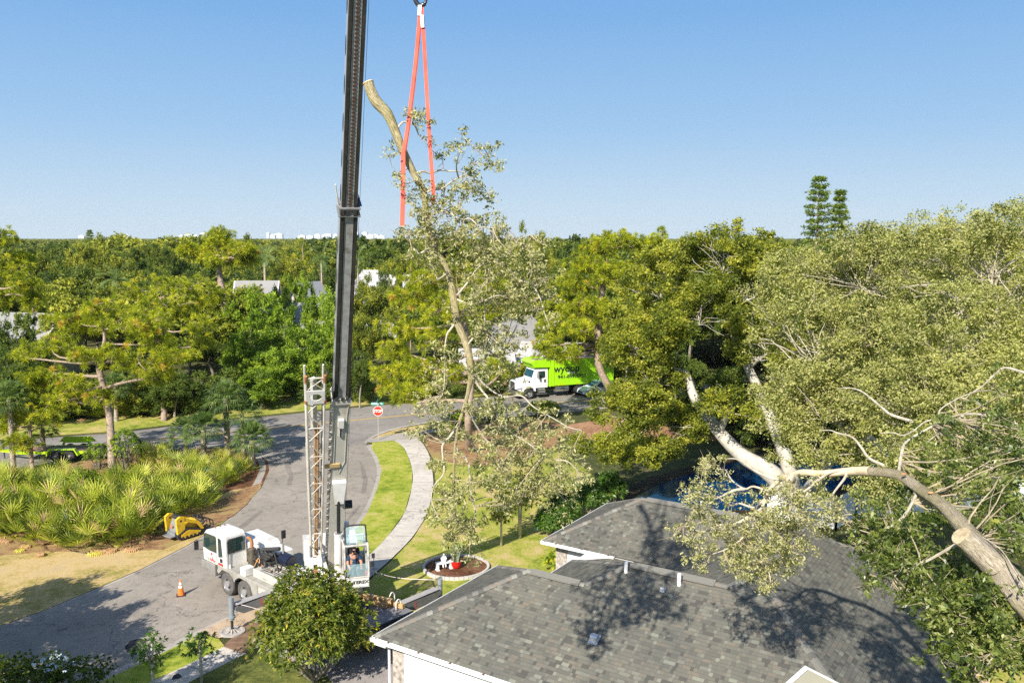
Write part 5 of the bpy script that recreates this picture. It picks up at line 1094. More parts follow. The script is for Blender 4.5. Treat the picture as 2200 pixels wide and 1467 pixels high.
skin('shirt', [(0, .05, .03), (0, .06, .22), (0, .05, .42), (-.18, .05, .44), (-.26, -.02, .26), (.18, .05, .44), (.27, -.04, .26)], [(0, 1), (1, 2), (2, 3), (3, 4), (2, 5), (5, 6)], [.185, .185, .185, .10, .08, .10, .08], mSh, op, 2)
skin('trousers', [(0, .03, .02), (-.1, -.05, .0), (-.13, -.42, .04), (-.13, -.48, -.34), (.1, -.05, 0), (.13, -.42, .04), (.13, -.48, -.34)], [(0, 1), (1, 2), (2, 3), (0, 4), (4, 5), (5, 6)], [.185, .115, .10, .07, .115, .10, .07], mJn, op, 2)
o = MB(); o.ball((0, .02, .745), .108, .118, .125, n=14); o.build('hair', mat('dark_hair', (.018, .014, .012), .7), op, smooth=True)
o = MB(); o.ball((0, -.045, .70), .082, .085, .11, n=14); o.ball((0, -.135, .69), .016, .02, .025, n=8); o.build('face', mSk, op, smooth=True)
MB().box(-.075, -.008, -.132, -.118, .705, .745).box(.008, .075, -.132, -.118, .705, .745).box(-.008, .008, -.13, -.12, .728, .738).build('sunglasses', mat('blue_lens', (.01, .03, .10), .1), op)
for sx in (-1, 1):
    for k in range(5): x0 = sx * .2 + (k - 2) * .018 + (.04 if sx > 0 else 0); MB().tube([(x0, -.40, .085), (x0, -.45, .08), (x0, -.475, .05 - .004 * abs(k - 2))], .009, 6).build('finger', mSk, op, smooth=True)
# slings
mSl = mat('red_sling', (.78, .11, .065), .75, noise=.22, scale=3, bump=.2)
def ribbon(pts, w_, th=.012, wdir=(1, 0, 0)):
    sp = smooth_path(pts, 5); o = MB(); wd = Vector(wdir).normalized(); vs = []; n = len(sp)
    for i, p in enumerate(sp):
        t = (sp[min(i + 1, n - 1)] - sp[max(i - 1, 0)]).normalized(); s = (wd - t * wd.dot(t)).normalized() * w_ / 2; u = s.cross(t).normalized() * th
        vs += [p - s - u, p + s - u, p + s + u, p - s + u]
    fs = [(i * 4 + k, i * 4 + (k + 1) % 4, i * 4 + 4 + (k + 1) % 4, i * 4 + 4 + k) for i in range(n - 1) for k in range(4)]; return o.add(vs, fs + [(3, 2, 1, 0), (n * 4 - 4, n * 4 - 3, n * 4 - 2, n * 4 - 1)])
hk = HK + Vector((0, 0, -.06))
LD = 17.7
a1 = [hk, dp(901, 40, LD), dp(893, 130, LD), dp(876, 270, LD - .15), dp(866, 330, LD - .2)]; a2 = [dp(866, 330, LD - .2), dp(866, 400, LD - .22), dp(864, 485, LD - .2)]
sl1 = empty('lifting_strap', 'red lifting strap on the left, hanging to the middle of the cut limb', 'strap', hk, group='straps on the crane hook')
ribbon(a1, .07).build('strap', mSl, sl1, world=True); ribbon([p + Vector((.03, .02, 0)) for p in a1], .04).build('strap', mSl, sl1, world=True); ribbon(a2, .09).build('tail', mSl, sl1, world=True)
sl2 = empty('lifting_strap', 'red lifting strap on the right, ending in the leafy crown of the cut limb', 'strap', hk, group='straps on the crane hook')
a3 = [hk, dp(907, 35, LD), dp(911, 90, LD), dp(917, 200, LD), dp(925, 330, LD - .1), dp(931, 410, LD - .1), dp(930, 440, LD)]
ribbon(a3, .075).build('strap', mSl, sl2, world=True)
ribbon([dp(902, 12, LD - .03), dp(901, 34, LD - .03)], .075).build('tag', M_white, sl1, world=True); ribbon([dp(906, 33, LD - .04), dp(908, 60, LD - .04)], .07).build('tag', M_white, sl2, world=True)
# ---------------------------------------------------------------- traffic cone, signs
cn = empty('traffic_cone', 'orange traffic cone with two white bands standing on the road', 'cone', at(389, 1278, .02), rad(20))
B('base', M_dark, cn, (-.19, .19, -.19, .19, 0, .035), bev=.01)
MB().lathe([(.145, .035), (.14, .06), (.035, .70), (.025, .72), (0, .72)], n=24).build('cone', mat('cone_orange', (.95, .19, .02), .45), cn, smooth=True)
for z0, z1 in ((.36, .46), (.50, .61)):
    rr = lambda z: .14 - (z - .06) * .105 / .64 + .003
    MB().lathe([(rr(z0), z0), (rr(z1), z1)], n=24).build('band', M_white, cn, smooth=True)
ss = empty('stop_sign', 'red octagonal stop sign with a green street name blade on the corner', 'sign', at(813, 945, .05), rad(2))
MB().box(-.03, .03, -.02, .02, 0, 3.0).build('post', mat('galvanised', (.42, .43, .42), .5, .5), ss)
def octo(r, y, th): return MB().prism([(r * math.cos(rad(22.5 + 45 * k)), y, 2.32 + r * math.sin(rad(22.5 + 45 * k))) for k in range(8)], (0, th, 0))
sp_ = octo(.41, -.03, .006).build('sign_plate', M_white, ss); octo(.378, -.034, .003).build('sign_face', mat('sign_red', (.72, .022, .012), .4, noise=.03), sp_)
Ms = Matrix.LocRotScale(ss.location, ss.rotation_euler, (1, 1, 1)); RX = Matrix.Rotation(math.pi / 2, 4, 'X')
text('lettering', 'STOP', .34, Ms @ Matrix.Translation((0, -.036, 2.31)) @ RX, M_white, sp_, sx=.82, bold=.010)
bl = MB().box(-.52, .44, -.012, .012, 2.80, 3.0).build('street_name_blade', mat('sign_teal', (.04, .38, .34), .4), ss)
text('lettering', 'CONSERVA', .19, Ms @ Matrix.Translation((-.08, -.014, 2.9)) @ RX, M_white, bl, sx=.85, bold=.004)
MB().box(-.012, .012, -.5, .45, 3.02, 3.2).build('street_name_blade', MATS['sign_teal'], ss)

# ---------------------------------------------------------------- compact track loader
Yl = mat('loader_yellow', (.80, .50, .02), .4, noise=.08, dirt=(.45, .30, .05)); Gl = mat('loader_grey', (.22, .23, .24), .5, noise=.15)
ld = empty('track_loader', 'small yellow stand-on track loader with a black grapple parked at the palmettos', 'loader', at(396, 1150, .06), rad(-36))
# local: x right, y forward (away), rear at y<0
for s in (-1, 1):
    o = MB(); pr = [(-.75, .30), (-.72, .12), (-.55, .02), (.45, .02), (.68, .14), (.75, .28), (.55, .36), (-.10, .58), (-.30, .55)]
    x0 = s * .38 if s > 0 else -.62; out_ = [(x0, y, z) for y, z in pr]; o.prism(out_, (.24, 0, 0)); tr = o.build('track', M_dark, ld)
    o = MB(); xi = .625 if s > 0 else -.655
    cxy = (0, .27); o.prism([(xi, y * .78 + cxy[0] * .2, cxy[1] + (z - cxy[1]) * .66) for y, z in pr], (.03, 0, 0)); o.build('track_frame', Yl, tr)
    o = MB()
    for k in range(5): o.cyl((xi - .01, -.5 + k * .24, .14), (xi + .045, -.5 + k * .24, .14), .07, n=14)
    o.build('track_rollers', M_dark, tr)
    o = MB(); xo = s * .5; o.prism([(xo - .07, -.72, .35), (xo - .07, -.78, 1.15), (xo - .07, -.55, 1.28), (xo - .07, -.32, 1.22), (xo - .07, -.30, .5)], (.14, 0, 0)); tw_ = o.build('side_tower', Yl, ld)
    MB().cyl((xo - .075, -.52, 1.05), (xo + .075, -.52, 1.05), .06, n=12).build('tower_hole', M_dark, tw_)
    o = MB(); o.prism([(xo - .05, -.55, 1.20), (xo - .05, .55, .78), (xo - .05, .85, .30), (xo - .05, .72, .28), (xo - .05, .42, .66), (xo - .05, -.55, 1.06)], (.10, 0, 0)); o.build('lift_arm', Yl, ld)
MB().box(-.30, .30, -.3, .62, .35, .82, bev=.05).build('engine_cover', Yl, ld)
MB().prism([(-.32, -.70, .42), (.32, -.70, .42), (.28, -.48, 1.02), (-.28, -.48, 1.02)], (0, .1, 0)).build('back_pad', Gl, ld)
MB().box(-.36, .36, -1.05, -.62, .20, .26, bev=.01).box(-.36, .36, -.78, -.70, .26, .42).build('platform', Gl, ld)
MB().prism([(-.06, -.715, .66), (0, -.715, .58), (.08, -.715, .68), (.06, -.715, .78), (0, -.70, .74), (-.04, -.705, .78)], (0, -.01, 0)).build('decal', K_orng, ld)
MB().box(-.3, .3, -.55, -.25, 1.1, 1.22, bev=.03).tube([(-.12, -.45, 1.2), (-.12, -.5, 1.42)], .02, 6).tube([(.12, -.45, 1.2), (.1, -.5, 1.40)], .02, 6).ball((-.12, -.5, 1.43), .035).ball((.1, -.5, 1.41), .035).build('control_panel', K_dk, ld)
o = MB(); r_ = random.Random(8)
for k in (-.45, -.15, .15, .45):
    o.tube([(k, .8, .25), (k, 1.2, .12), (k, 1.5, .2)], .04, 6); o.tube([(k, .85, .55), (k, 1.15, .75), (k, 1.45, .55), (k, 1.5, .3)], .035, 6)
o.tube([(-.5, .85, .3), (.5, .85, .3)], .06, 8); o.tube([(-.5, .9, .6), (.5, .9, .6)], .05, 8); o.tube([(-.2, .7, .9), (-.2, 1.1, .7)], .05, 8); o.tube([(.2, .7, .9), (.2, 1.1, .7)], .05, 8); o.build('grapple', K_dk, ld)

# ---------------------------------------------------------------- equipment trailer
G_lime = mat('lime_paint', (.46, .70, .012), .35, noise=.05, coat=.3); G_lime2 = mat('lime_truck', (.36, .74, .010), .3, noise=.05, coat=.4, dirt=(.30, .58, .02))
M_deckw = mat('deck_planks', (.25, .17, .12), .85, noise=.3, scale=8, bump=.3)
pA = at(126, 981, 0); pB = at(175, 978, 0)
tr = empty('equipment_trailer', 'lime green tandem axle trailer with a plank deck at the far roadside', 'trailer', at(150, 982, .03), rad(3))
o = MB()
for k in range(9): o.box(-2.9, 3.4, -.95 + k * .2, -.765 + k * .2, .62, .67)
M = Matrix.Rotation(rad(-2.5), 4, 'Y')
fr = MB(); fr.box(-3.0, 3.5, -1.02, -.955, .50, .70); fr.box(-3.0, 3.5, .86, .925, .50, .70); fr.box(-3.05, -2.95, -1.02, .925, .5, .72); fr.box(3.45, 3.53, -1.02, .925, .45, .68)
for k in range(7): fr.box(-2.7 + k, -2.62 + k, -.95, .86, .48, .615)
fr.prism([(-3.0, -.9, .5), (-4.9, -.08, .5), (-4.9, .08, .5), (-4.75, .08, .5), (-3.0, -.75, .5)], (0, 0, .12)); fr.prism([(-3.0, .8, .5), (-3.0, .65, .5), (-4.75, -.08, .5), (-4.9, .08, .5)], (0, 0, .12))
fr.build('frame', G_lime, tr); o.build('deck', M_deckw, tr)
for s, y0, y1 in ((-1, -1.36, -1.03), (1, .935, 1.26)):
    o = MB(); pf = [(-1.05, .45), (-.85, .92), (.95, .92), (1.2, .45), (1.12, .45), (.9, .86), (-.8, .86), (-.97, .45)]; o.prism([(x, y0, z) for x, z in pf], (0, y1 - y0, 0)); o.build('fender', G_lime, tr)
    if s > 0: MB().prism([(-1.2, 1.1, .9), (-.85, 1.1, 1.28), (1.1, 1.1, 1.28), (1.5, 1.1, .9)], (0, .05, 0)).build('side_board', G_lime, tr)
    for x in (-.42, .55): wheel(tr, x, -1.18 if s < 0 else 1.08, r=.38, w_=.26, out=s, nb=6, tw=M_dark)
for x in (-2.2, 2.7): MB().box(x, x + .2, -1.03, -1.02, .55, .60).build('marker_lamp', K_red, tr)
MB().tube([(-2.3, -.9, .67), (-2.2, -.9, .98), (-2.05, -.9, .67)], .02, 6).build('lashing_hoop', K_dk, tr); MB().prism([(-2.6, -.8, .68), (-2.2, -.7, .68), (-2.25, -.5, .78), (-2.6, -.5, .75)], (0, 0, .06)).build('strap_heap', K_orng, tr)
MB().tube([(-4.6, 0, 0), (-4.6, 0, .9)], .05, 8).build('jack', K_dk, tr)

# ---------------------------------------------------------------- chip truck
tk = empty('dump_truck', 'white cab truck with tall lime green dump body on the far road', 'truck', at(1126, 853, .02), rad(24))
# local: x to the rear, y to the far side; front axle at 0
Wt = mat('truck_white', (.80, .81, .83), .25, noise=.03, coat=.5)
for x, ys in ((0, (-1.12, 1.12)), (5.6, (-1.0, 1.0)), (6.95, (-1.0, 1.0))):
    for y in ys: wheel(tk, x, y, r=.52, w_=.3 if x == 0 else .5, out=-1 if y < 0 else 1, tw=M_dark)
MB().box(-1.0, 9.0, -.45, .45, .62, .95).build('chassis', K_dk, tk)
hood = MB(); hp_ = [(-1.25, .95), (-1.25, 1.60), (-1.1, 1.78), (.35, 2.0), (.45, 2.0), (.45, .95)]; hood.prism([(x, -.80, z) for x, z in hp_], (0, 1.6, 0)); ho = hood.build('hood', Wt, tk); bv = ho.modifiers.new('bevel', 'BEVEL'); bv.width = .1; bv.segments = 3; bv.limit_method = 'ANGLE'
for s in (-1, 1):
    o = MB(); pf = [(-1.15, 1.0), (-.9, 1.32), (.5, 1.32), (.68, 1.1), (.72, .75), (.60, .75), (.5, .98), (.2, 1.16), (-.2, 1.16), (-.52, .98), (-.66, .75), (-1.0, .75)]; y0 = -1.22 if s < 0 else .80
    o.prism([(x, y0, z) for x, z in pf], (0, .42, 0)); o.build('fender', Wt, tk)
    MB().box(-1.17, -1.12, y0 + .06, y0 + .36, 1.04, 1.18).build('headlight', mat('lamp_glass', (.30, .31, .33), .1), tk); MB().box(-1.14, -.75, (-1.228 if s < 0 else 1.221), (-1.221 if s < 0 else 1.228), 1.08, 1.18).build('headlight', M_dark, tk)
MB().box(-1.30, -1.252, -.52, .52, .92, 1.68, bev=.02).build('grille', mat('grille_dark', (.10, .10, .11), .3, .7), tk)
o = MB()
for k in range(7): o.box(-1.32, -1.302, -.46 + k * .15, -.43 + k * .15, .98, 1.62)
o.build('grille_bars', K_chr, tk)
MB().box(-1.45, -1.05, -1.2, 1.2, .50, .88, bev=.04).build('bumper', K_chr, tk)
cb_ = MB(); cp = [(.40, 1.15), (.40, 2.0), (.72, 2.85), (.95, 2.98), (2.05, 3.0), (2.15, 2.9), (2.15, 1.0), (.75, 1.0)]; cb_.prism([(x, -1.05, z) for x, z in cp], (0, 2.1, 0)); co = cb_.build('cab', Wt, tk); bv = co.modifiers.new('bevel', 'BEVEL'); bv.width = .08; bv.segments = 3; bv.limit_method = 'ANGLE'
tg = mat('windscreen_blue', (.02, .075, .11), .04, spec=.9)
MB().prism([(.41, -.92, 2.08), (.41, .92, 2.08), (.68, .88, 2.78), (.68, -.88, 2.78)], (-.02, 0, .006)).build('windscreen', tg, co)
MB().prism([(x, -1.055, z) for x, z in [(.95, 2.05), (.98, 2.55), (1.1, 2.68), (1.75, 2.7), (1.82, 2.62), (1.82, 2.05), (1.6, 1.98), (1.1, 1.98)]], (0, -.006, 0)).build('window', K_glass, co)
o = MB(); o.tube([(.85, -1.06, 1.25), (1.95, -1.06, 1.25), (1.95, -1.06, 2.75)], .012, 4); o.build('door_line', K_grey, co)
MB().box(1.7, 1.88, -1.075, -1.055, 1.55, 1.85).build('door_handle', M_dark, co)
MB().box(.92, 1.05, -1.42, -1.28, 1.95, 2.6, bev=.02).tube([(1.0, -1.08, 2.5), (1.0, -1.3, 2.5)], .02, 5).build('mirror', K_chr, tk)
MB().box(.1, .30, -.815, -.803, 1.55, 1.75).build('hood_vent', M_dark, ho)
for y in (-.7, -.25, .25, .7): MB().box(.9, 1.0, y - .08, y + .08, 2.98, 3.05).build('marker_lamp', K_orng, co)
MB().cyl((1.0, -1.0, .72), (1.75, -1.0, .72), .26, n=20).build('fuel_tank', K_chr, tk, smooth=True); MB().cyl((2.9, -.95, .78), (4.4, -.95, .78), .30, n=20).build('fuel_tank', K_chr, tk, smooth=True); MB().box(.8, 1.95, -1.25, -1.02, .42, .47).build('step', K_chr, tk)
body = MB(); body.box(2.35, 9.6, -1.25, -1.17, 1.15, 3.75); body.box(2.35, 9.6, 1.17, 1.25, 1.15, 3.75); body.box(2.35, 9.6, -1.17, 1.17, 1.10, 1.2); body.box(2.28, 2.35, -1.25, 1.25, 1.10, 3.75)
body.box(2.6, 2.7, -1.29, -1.25, 1.12, 3.75)
body.prism([(2.3, -1.25, 3.05), (2.3, -1.25, 3.85), (.6, -1.25, 3.85), (.2, -1.25, 3.55), (.55, -1.25, 3.12)], (0, .06, 0)); body.prism([(2.3, 1.19, 3.05), (2.3, 1.19, 3.85), (.6, 1.19, 3.85), (.2, 1.19, 3.55), (.55, 1.19, 3.12)], (0, .06, 0))
body.prism([(.6, -1.19, 3.85), (.2, -1.19, 3.55), (.25, -1.19, 3.5), (.65, -1.19, 3.80)], (0, 2.38, 0)); body.prism([(.2, -1.19, 3.54), (.55, -1.19, 3.12), (.6, -1.19, 3.15), (.26, -1.19, 3.55)], (0, 2.38, 0)); body.box(.55, 2.3, -1.19, 1.19, 3.06, 3.12)
bo = body.build('dump_body', G_lime2, tk)
vs = [(.55 + 9.0 * i / 24, -1.17 + 2.34 * j / 8, 3.62 + .12 * random.Random(i * 9 + j).random()) for i in range(25) for j in range(9)]
MB().add(vs, [(i * 9 + j, (i + 1) * 9 + j, (i + 1) * 9 + j + 1, i * 9 + j + 1) for i in range(24) for j in range(8)]).build('wood_chips', mat('chips', (.24, .17, .13), .95, noise=.5, scale=20, bump=.6), tk)
Mk = Matrix.LocRotScale(tk.location, tk.rotation_euler, (1, 1, 1)); Mside = RX
Gt = mat('truck_print', (.018, .03, .02), .5)
text('lettering', 'wyoop', 1.05, Mk @ Matrix.Translation((4.15, -1.258, 2.80)) @ Mside, Gt, bo, sx=1.0, bold=.022)
text('lettering', '941-899-5957', .50, Mk @ Matrix.Translation((4.75, -1.258, 1.98)) @ Mside, Gt, bo, sx=1.15, bold=.014)
text('lettering', 'GRAPPLE', .22, Mk @ Matrix.Translation((4.75, -1.258, 2.36)) @ Mside, M_white, bo, sx=1.2, bold=.01)
for x in (2.9, 3.4, 5.2, 6.2, 6.9, 8.2): MB().box(x, x + .18, -1.262, -1.252, 1.2, 1.27).build('marker_lamp', K_orng, bo)
# ---------------------------------------------------------------- car beside the truck
car = empty('parked_car', 'pale blue-white hatchback parked in front of the lime green truck body', 'car', at(1262, 850, .02), rad(24))
Cw = mat('car_paint', (.60, .70, .76), .25, noise=.03, coat=.6)
sec = [(-.85, .35, .80, .35), (-.75, .72, .84, .3), (.15, .98, .86, .3), (.95, 1.42, .70, .3), (1.9, 1.46, .70, .3), (2.8, 1.30, .70, .3), (3.25, .9, .84, .32), (3.3, .45, .82, .35)]
o = MB(); vs = []; 
for x, zt, hw, zb in sec: vs += [(x, -hw * 1.04, zb), (x, -hw * 1.06, min(zt, .88)), (x, -hw * .92, zt), (x, hw * .92, zt), (x, hw * 1.06, min(zt, .88)), (x, hw * 1.04, zb)]
fs = [(i * 6 + k, i * 6 + (k + 1) % 6, i * 6 + 6 + (k + 1) % 6, i * 6 + 6 + k) for i in range(len(sec) - 1) for k in range(6)] + [(0, 1, 2, 3, 4, 5), tuple(len(vs) - 6 + k for k in (5, 4, 3, 2, 1, 0))]
o.add(vs, fs); cbd = o.build('body', Cw, car); bv = cbd.modifiers.new('bevel', 'BEVEL'); bv.width = .07; bv.segments = 3; bv.limit_method = 'ANGLE'
MB().prism([(.22, -.70, 1.02), (.22, .70, 1.02), (.92, .58, 1.40), (.92, -.58, 1.40)], (-.02, 0, .02)).build('windscreen', tg, cbd)
MB().prism([(.55, -.875, .98), (2.75, -.86, .98), (2.6, -.70, 1.28), (1.05, -.70, 1.38)], (0, -.02, 0)).build('window', K_glass, cbd)
for y in (-.62, .62): MB().ball((-.74, y, .66), .10, .17, .07).build('headlight', mat('lamp_glass', (.3, .31, .33)), cbd)
MB().box(-.88, -.84, -.4, .4, .42, .55).build('grille', M_dark, cbd)
for x in (0, 2.45):
    for y in (-.80, .80): wheel(car, x, y, r=.31, w_=.2, out=-1 if y < 0 else 1, nb=5, tw=M_dark)
# ---------------------------------------------------------------- trunks with their own texture coordinates
def uv_tube(name, pts, rr, m, parent=None, n=16, world=False, step=6, wob=.06, seed=1):
    sp = smooth_path(pts, step); N = len(sp); R = np.interp(np.linspace(0, len(rr) - 1, N), range(len(rr)), rr); mb = MB(); mb.tube(sp, list(R), n, cap=False)
    rs = RS(seed); V = [list(v) for v in mb.V]
    for i in range(N):
        c = np.array(sp[i])
        for k in range(n):
            f_ = 1 + wob * math.sin(k * 1.9 + i * .35) + wob * .5 * rs.normal() * .5; V[i * n + k] = list(c + (np.array(V[i * n + k]) - c) * f_)
    L = [0.]
    for i in range(1, N): L.append(L[-1] + (sp[i] - sp[i - 1]).length)
    uv = []; 
    for i in range(N - 1):
        for k in range(n):
            for (a_, b_) in ((i, k), (i, k + 1), (i + 1, k + 1), (i + 1, k)): uv.append((b_ / n * R[0] * 6.28 / .35 * .4, L[a_] * .6))
    if world and parent is not None: I = inv_of(parent); V = [tuple(I @ Vector(v)) for v in V]
    me = mkmesh(name, V, mb.F, m, smooth=True, uv=uv); return link(name, me, parent)

B_twig = mat('twig_bark', (.36, .30, .20), .9, noise=.3, scale=8)
def leafy(name, parent, seed, clumps, leaf, per, size, aspect=.5, flat=.8, up=.2, world=True, nodes=None, wood=None, bark=None, lumps=7, droop=0.):
    """clumps: (point, radius); joined to the nearest node by twigs"""
    rs = RS(seed); cs = [np.array(c) for c, r in clumps]; rr = [r for c, r in clumps]
    V, F, T = clump_leaves(cs, rr, per, size, rs, aspect, flat, up, lumps)
    if parent is not None: I = np.array(inv_of(parent)); V = V @ I[:3, :3].T + I[:3, 3]
    return link(name, mkmesh(name, V, F, leaf, tint=T), parent)
def twigs(name, parent, seed, clumps, nodes, m, r0=.05, r1=.008, per=5, bow=.2):
    rs = RS(seed); mb = MB(); N = np.array([np.array(n_) for n_ in nodes])
    for c, r in clumps:
        c = np.array(c); j = int(np.argmin(np.linalg.norm(N - c, axis=1) + rs.uniform(0, .3))); b = bez(N[j], c, rs, bow, 5)
        q = min(r0, .008 + .010 * float(np.linalg.norm(N[j] - c))); mb.tube(b, list(np.linspace(q, r1 * 1.6, 5)), 5, cap=False)
        for _ in range(per):
            e_ = c + rs.normal(size=3) * r * .7; mb.tube(bez(b[rs.randint(2, 5)], e_, rs, .25, 3), [r1 * 1.3, r1, r1 * .5], 4, cap=False)
    return mb.build(name, m, parent, smooth=True, world=True)

# ---------------------------------------------------------------- the cut limb hanging from the crane
D0 = 17.7
limb = empty('hanging_limb', 'long leafy oak limb with a sawn end, hanging from the crane hook over the lawn', 'tree limb', dp(905, 400, D0))
main = [dp(791, 178, D0), dp(806, 215, D0), dp(832, 245, D0), dp(849, 282, D0), dp(866, 325, D0), dp(890, 375, D0), dp(910, 412, D0), (dp(918, 470, D0)), dp(935, 530, D0 + .1), dp(962, 585, D0 + .1), dp(975, 640, D0), dp(982, 690, D0), dp(1003, 745, D0), dp(1012, 800, D0 - .1), dp(1004, 850, D0 - .1), dp(988, 905, D0 - .2), dp(978, 960, D0 - .2), dp(975, 1030, D0 - .2), dp(978, 1100, D0 - .2)]
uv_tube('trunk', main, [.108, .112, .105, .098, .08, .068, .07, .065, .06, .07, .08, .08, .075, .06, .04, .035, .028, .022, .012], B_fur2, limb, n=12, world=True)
ax = (main[0] - main[1]).normalized(); MB().tube([main[0] - ax * .01, main[0] + ax * .012], [.118, .112], 18).build('cut_end', M_cut, limb, world=True)
forks = [[(1003, 745), (1040, 700), (1060, 640), (1048, 600)], [(975, 640), (1010, 600), (1060, 560), (1110, 520), (1140, 505)], [(962, 585), (940, 600), (925, 560), (905, 500)], [(890, 375), (925, 372), (965, 368), (1000, 370), (1040, 335)], [(910, 420), (950, 405), (1000, 375), (1050, 340)],
         [(982, 690), (960, 720), (955, 780), (950, 850)], [(1012, 800), (1060, 870), (1100, 930), (1180, 985), (1240, 1010)], [(1004, 850), (1040, 940), (1075, 1000), (1100, 1070)], [(988, 905), (950, 960), (935, 1040), (940, 1110)], [(1012, 800), (1045, 830), (1120, 850), (1200, 905), (1250, 925)],
         [(1060, 560), (1110, 600), (1160, 640), (1180, 700)], [(918, 470), (960, 455), (1010, 470), (1060, 490)], [(975, 640), (1030, 650), (1090, 640)], [(978, 960), (1010, 1050), (1020, 1130), (1010, 1170)], [(1003, 745), (1060, 760), (1100, 800)], [(849, 282), (870, 262), (900, 290), (925, 320)],
         [(988, 905), (1020, 960), (1060, 990), (1150, 1010), (1210, 1070)], [(935, 530), (900, 545), (880, 520), (870, 500)]]
def wig(P, r, a=.10):
    out = [P[0]]
    for a_, b_ in zip(P[:-1], P[1:]):
        L = (b_ - a_).length; m_ = a_.lerp(b_, .5) + Vector((r.uniform(-1, 1), r.uniform(-1, 1), r.uniform(-1, 1))) * L * a * 1.6; out += [m_, b_]
    return out
nodes = list(smooth_path(main, 3)[12:]); fb = MB(); r_ = random.Random(4)
for f_ in forks:
    dz = r_.uniform(-.7, .8); P = [dp(x, y, D0 + dz * i / (len(f_) - 1)) for i, (x, y) in enumerate(f_)]; sp = smooth_path(wig(P, r_), 4); fb.tube(sp, list(np.linspace(.024, .007, len(sp))), 6, cap=False); nodes += sp[2:]
fb.build('branches', B_pale, limb, smooth=True, world=True)
# leaf clumps: (px, py, radius px, count)
LC = [(880, 240, 12, 3), (905, 270, 22, 8), (925, 310, 16, 4), (855, 320, 14, 4), (865, 390, 20, 7), (900, 400, 28, 9), (945, 430, 35, 16), (915, 455, 35, 18), (960, 330, 18, 5), (985, 310, 18, 6), (1010, 330, 22, 8), (1050, 320, 24, 8), (1065, 355, 14, 4), (1000, 375, 28, 7), (1035, 400, 26, 9), (1055, 440, 20, 6), (985, 400, 20, 5),
      (890, 490, 28, 14), (930, 500, 42, 26), (985, 480, 40, 22), (1035, 505, 36, 18), (1080, 500, 22, 8), (1000, 540, 55, 34), (1060, 560, 50, 28), (1110, 550, 45, 20), (1160, 580, 40, 16), (930, 560, 35, 14), (1040, 610, 50, 28), (1110, 620, 50, 24), (1170, 650, 45, 16), (1030, 660, 38, 18), (1100, 690, 50, 18), (1080, 740, 40, 14), (1045, 720, 34, 14), (1060, 790, 34, 13), (955, 750, 22, 6),
      (945, 810, 34, 14), (930, 870, 38, 18), (960, 920, 30, 12), (1020, 800, 28, 10), (1040, 870, 40, 18), (1090, 890, 46, 20), (1150, 920, 44, 18), (1200, 930, 30, 9), (1050, 940, 44, 20), (1120, 980, 50, 26), (1190, 1000, 50, 24), (1245, 1020, 34, 13), (1065, 1010, 46, 26), (1130, 1050, 48, 24), (1200, 1065, 38, 16), (1080, 1075, 38, 16),
      (940, 1000, 22, 8), (960, 1060, 34, 16), (985, 1110, 36, 20), (940, 1110, 22, 10), (1000, 1150, 32, 15), (960, 1160, 20, 7), (1020, 1185, 18, 5), (1015, 1040, 26, 10), (895, 930, 20, 6)]
rs = RS(77); clumps = []
for x, y, r, n in LC:
    for _ in range(max(2, int(n * (.6 if y < 480 else .85)))):
        q = rs.normal(size=2) * r * .62; clumps.append((dp(x + q[0], y + q[1], D0 + rs.normal() * .45), .17))
leafy('foliage', limb, 5, clumps, L_limb, 62, .068, .42, flat=1., up=.1, lumps=4)
twigs('twigs', limb, 6, clumps[::2], nodes, B_twig, .02, .004, 3)

# ---------------------------------------------------------------- the big cut oak reaching in from the right
near = empty('cut_oak', 'furrowed oak trunk with a sawn stub arching in from the right edge over the roof', 'tree', (14.5, 13.2, 0))
tp = [Vector((14.6, 13.0, -.1)), Vector((14.2, 13.0, 3.2)), dp(2420, 1500, 13.2), dp(2240, 1330, 13.8), dp(2150, 1225, 14.4), dp(2085, 1150, 15.2), dp(2030, 1090, 16.), dp(1975, 1050, 16.8), dp(1930, 1020, 17.4), dp(1870, 1012, 18.), dp(1830, 1012, 18.4), dp(1770, 1017, 18.8), dp(1720, 1015, 19.2), dp(1680, 1030, 19.5)]
uv_tube('limb', tp[9:] + [dp(1655, 1050, 19.3), dp(1635, 1095, 19.2)], [.098, .09, .080, .07, .055, .04, .03], mat('sunlit_cream_bark', (.58, .47, .32), .8, noise=.2, scale=5, bump=.4), near, n=14, world=True, seed=9)  # paler cream bark: the sunlight on this stretch is put into its colour
uv_tube('trunk', tp[:10], [.45, .37, .29, .25, .215, .15, .12, .108, .10, .095], B_fur3, near, n=20, world=True, seed=3)
st0 = dp(2140, 1218, 14.38); st1 = dp(2068, 1152, 14.5); sx_ = Vector((-.62, -.22, .75)).normalized()
uv_tube('stub', [st0, st0.lerp(st1, .5), st1], [.205, .19, .175], B_fur3, near, n=18, world=True)
MB().tube([st1 - sx_ * .01, st1 + sx_ * .012], [.185, .175], 24).build('cut_face', mat('old_cut_wood', (.42, .35, .22), .85, noise=.2, scale=14, dirt=(.30, .19, .10)), near, world=True)
o = MB()
for x, y, d, r in ((1942, 1018, 17.0, .03), (2000, 1058, 16.3, .03)): o.ball(dp(x, y, d), r * 1.8, r, r * .8)
o.build('bark_scar', mat('raw_wood', (.50, .24, .10), .8, noise=.3), near, world=True)
MB().tube(smooth_path([dp(x, y, d) for x, y, d in ((2105, 1150, 15.), (2150, 1180, 14.3), (2180, 1225, 13.8), (2205, 1265, 13.5))], 4), .011, 5).build('vine', B_pale, near, world=True)
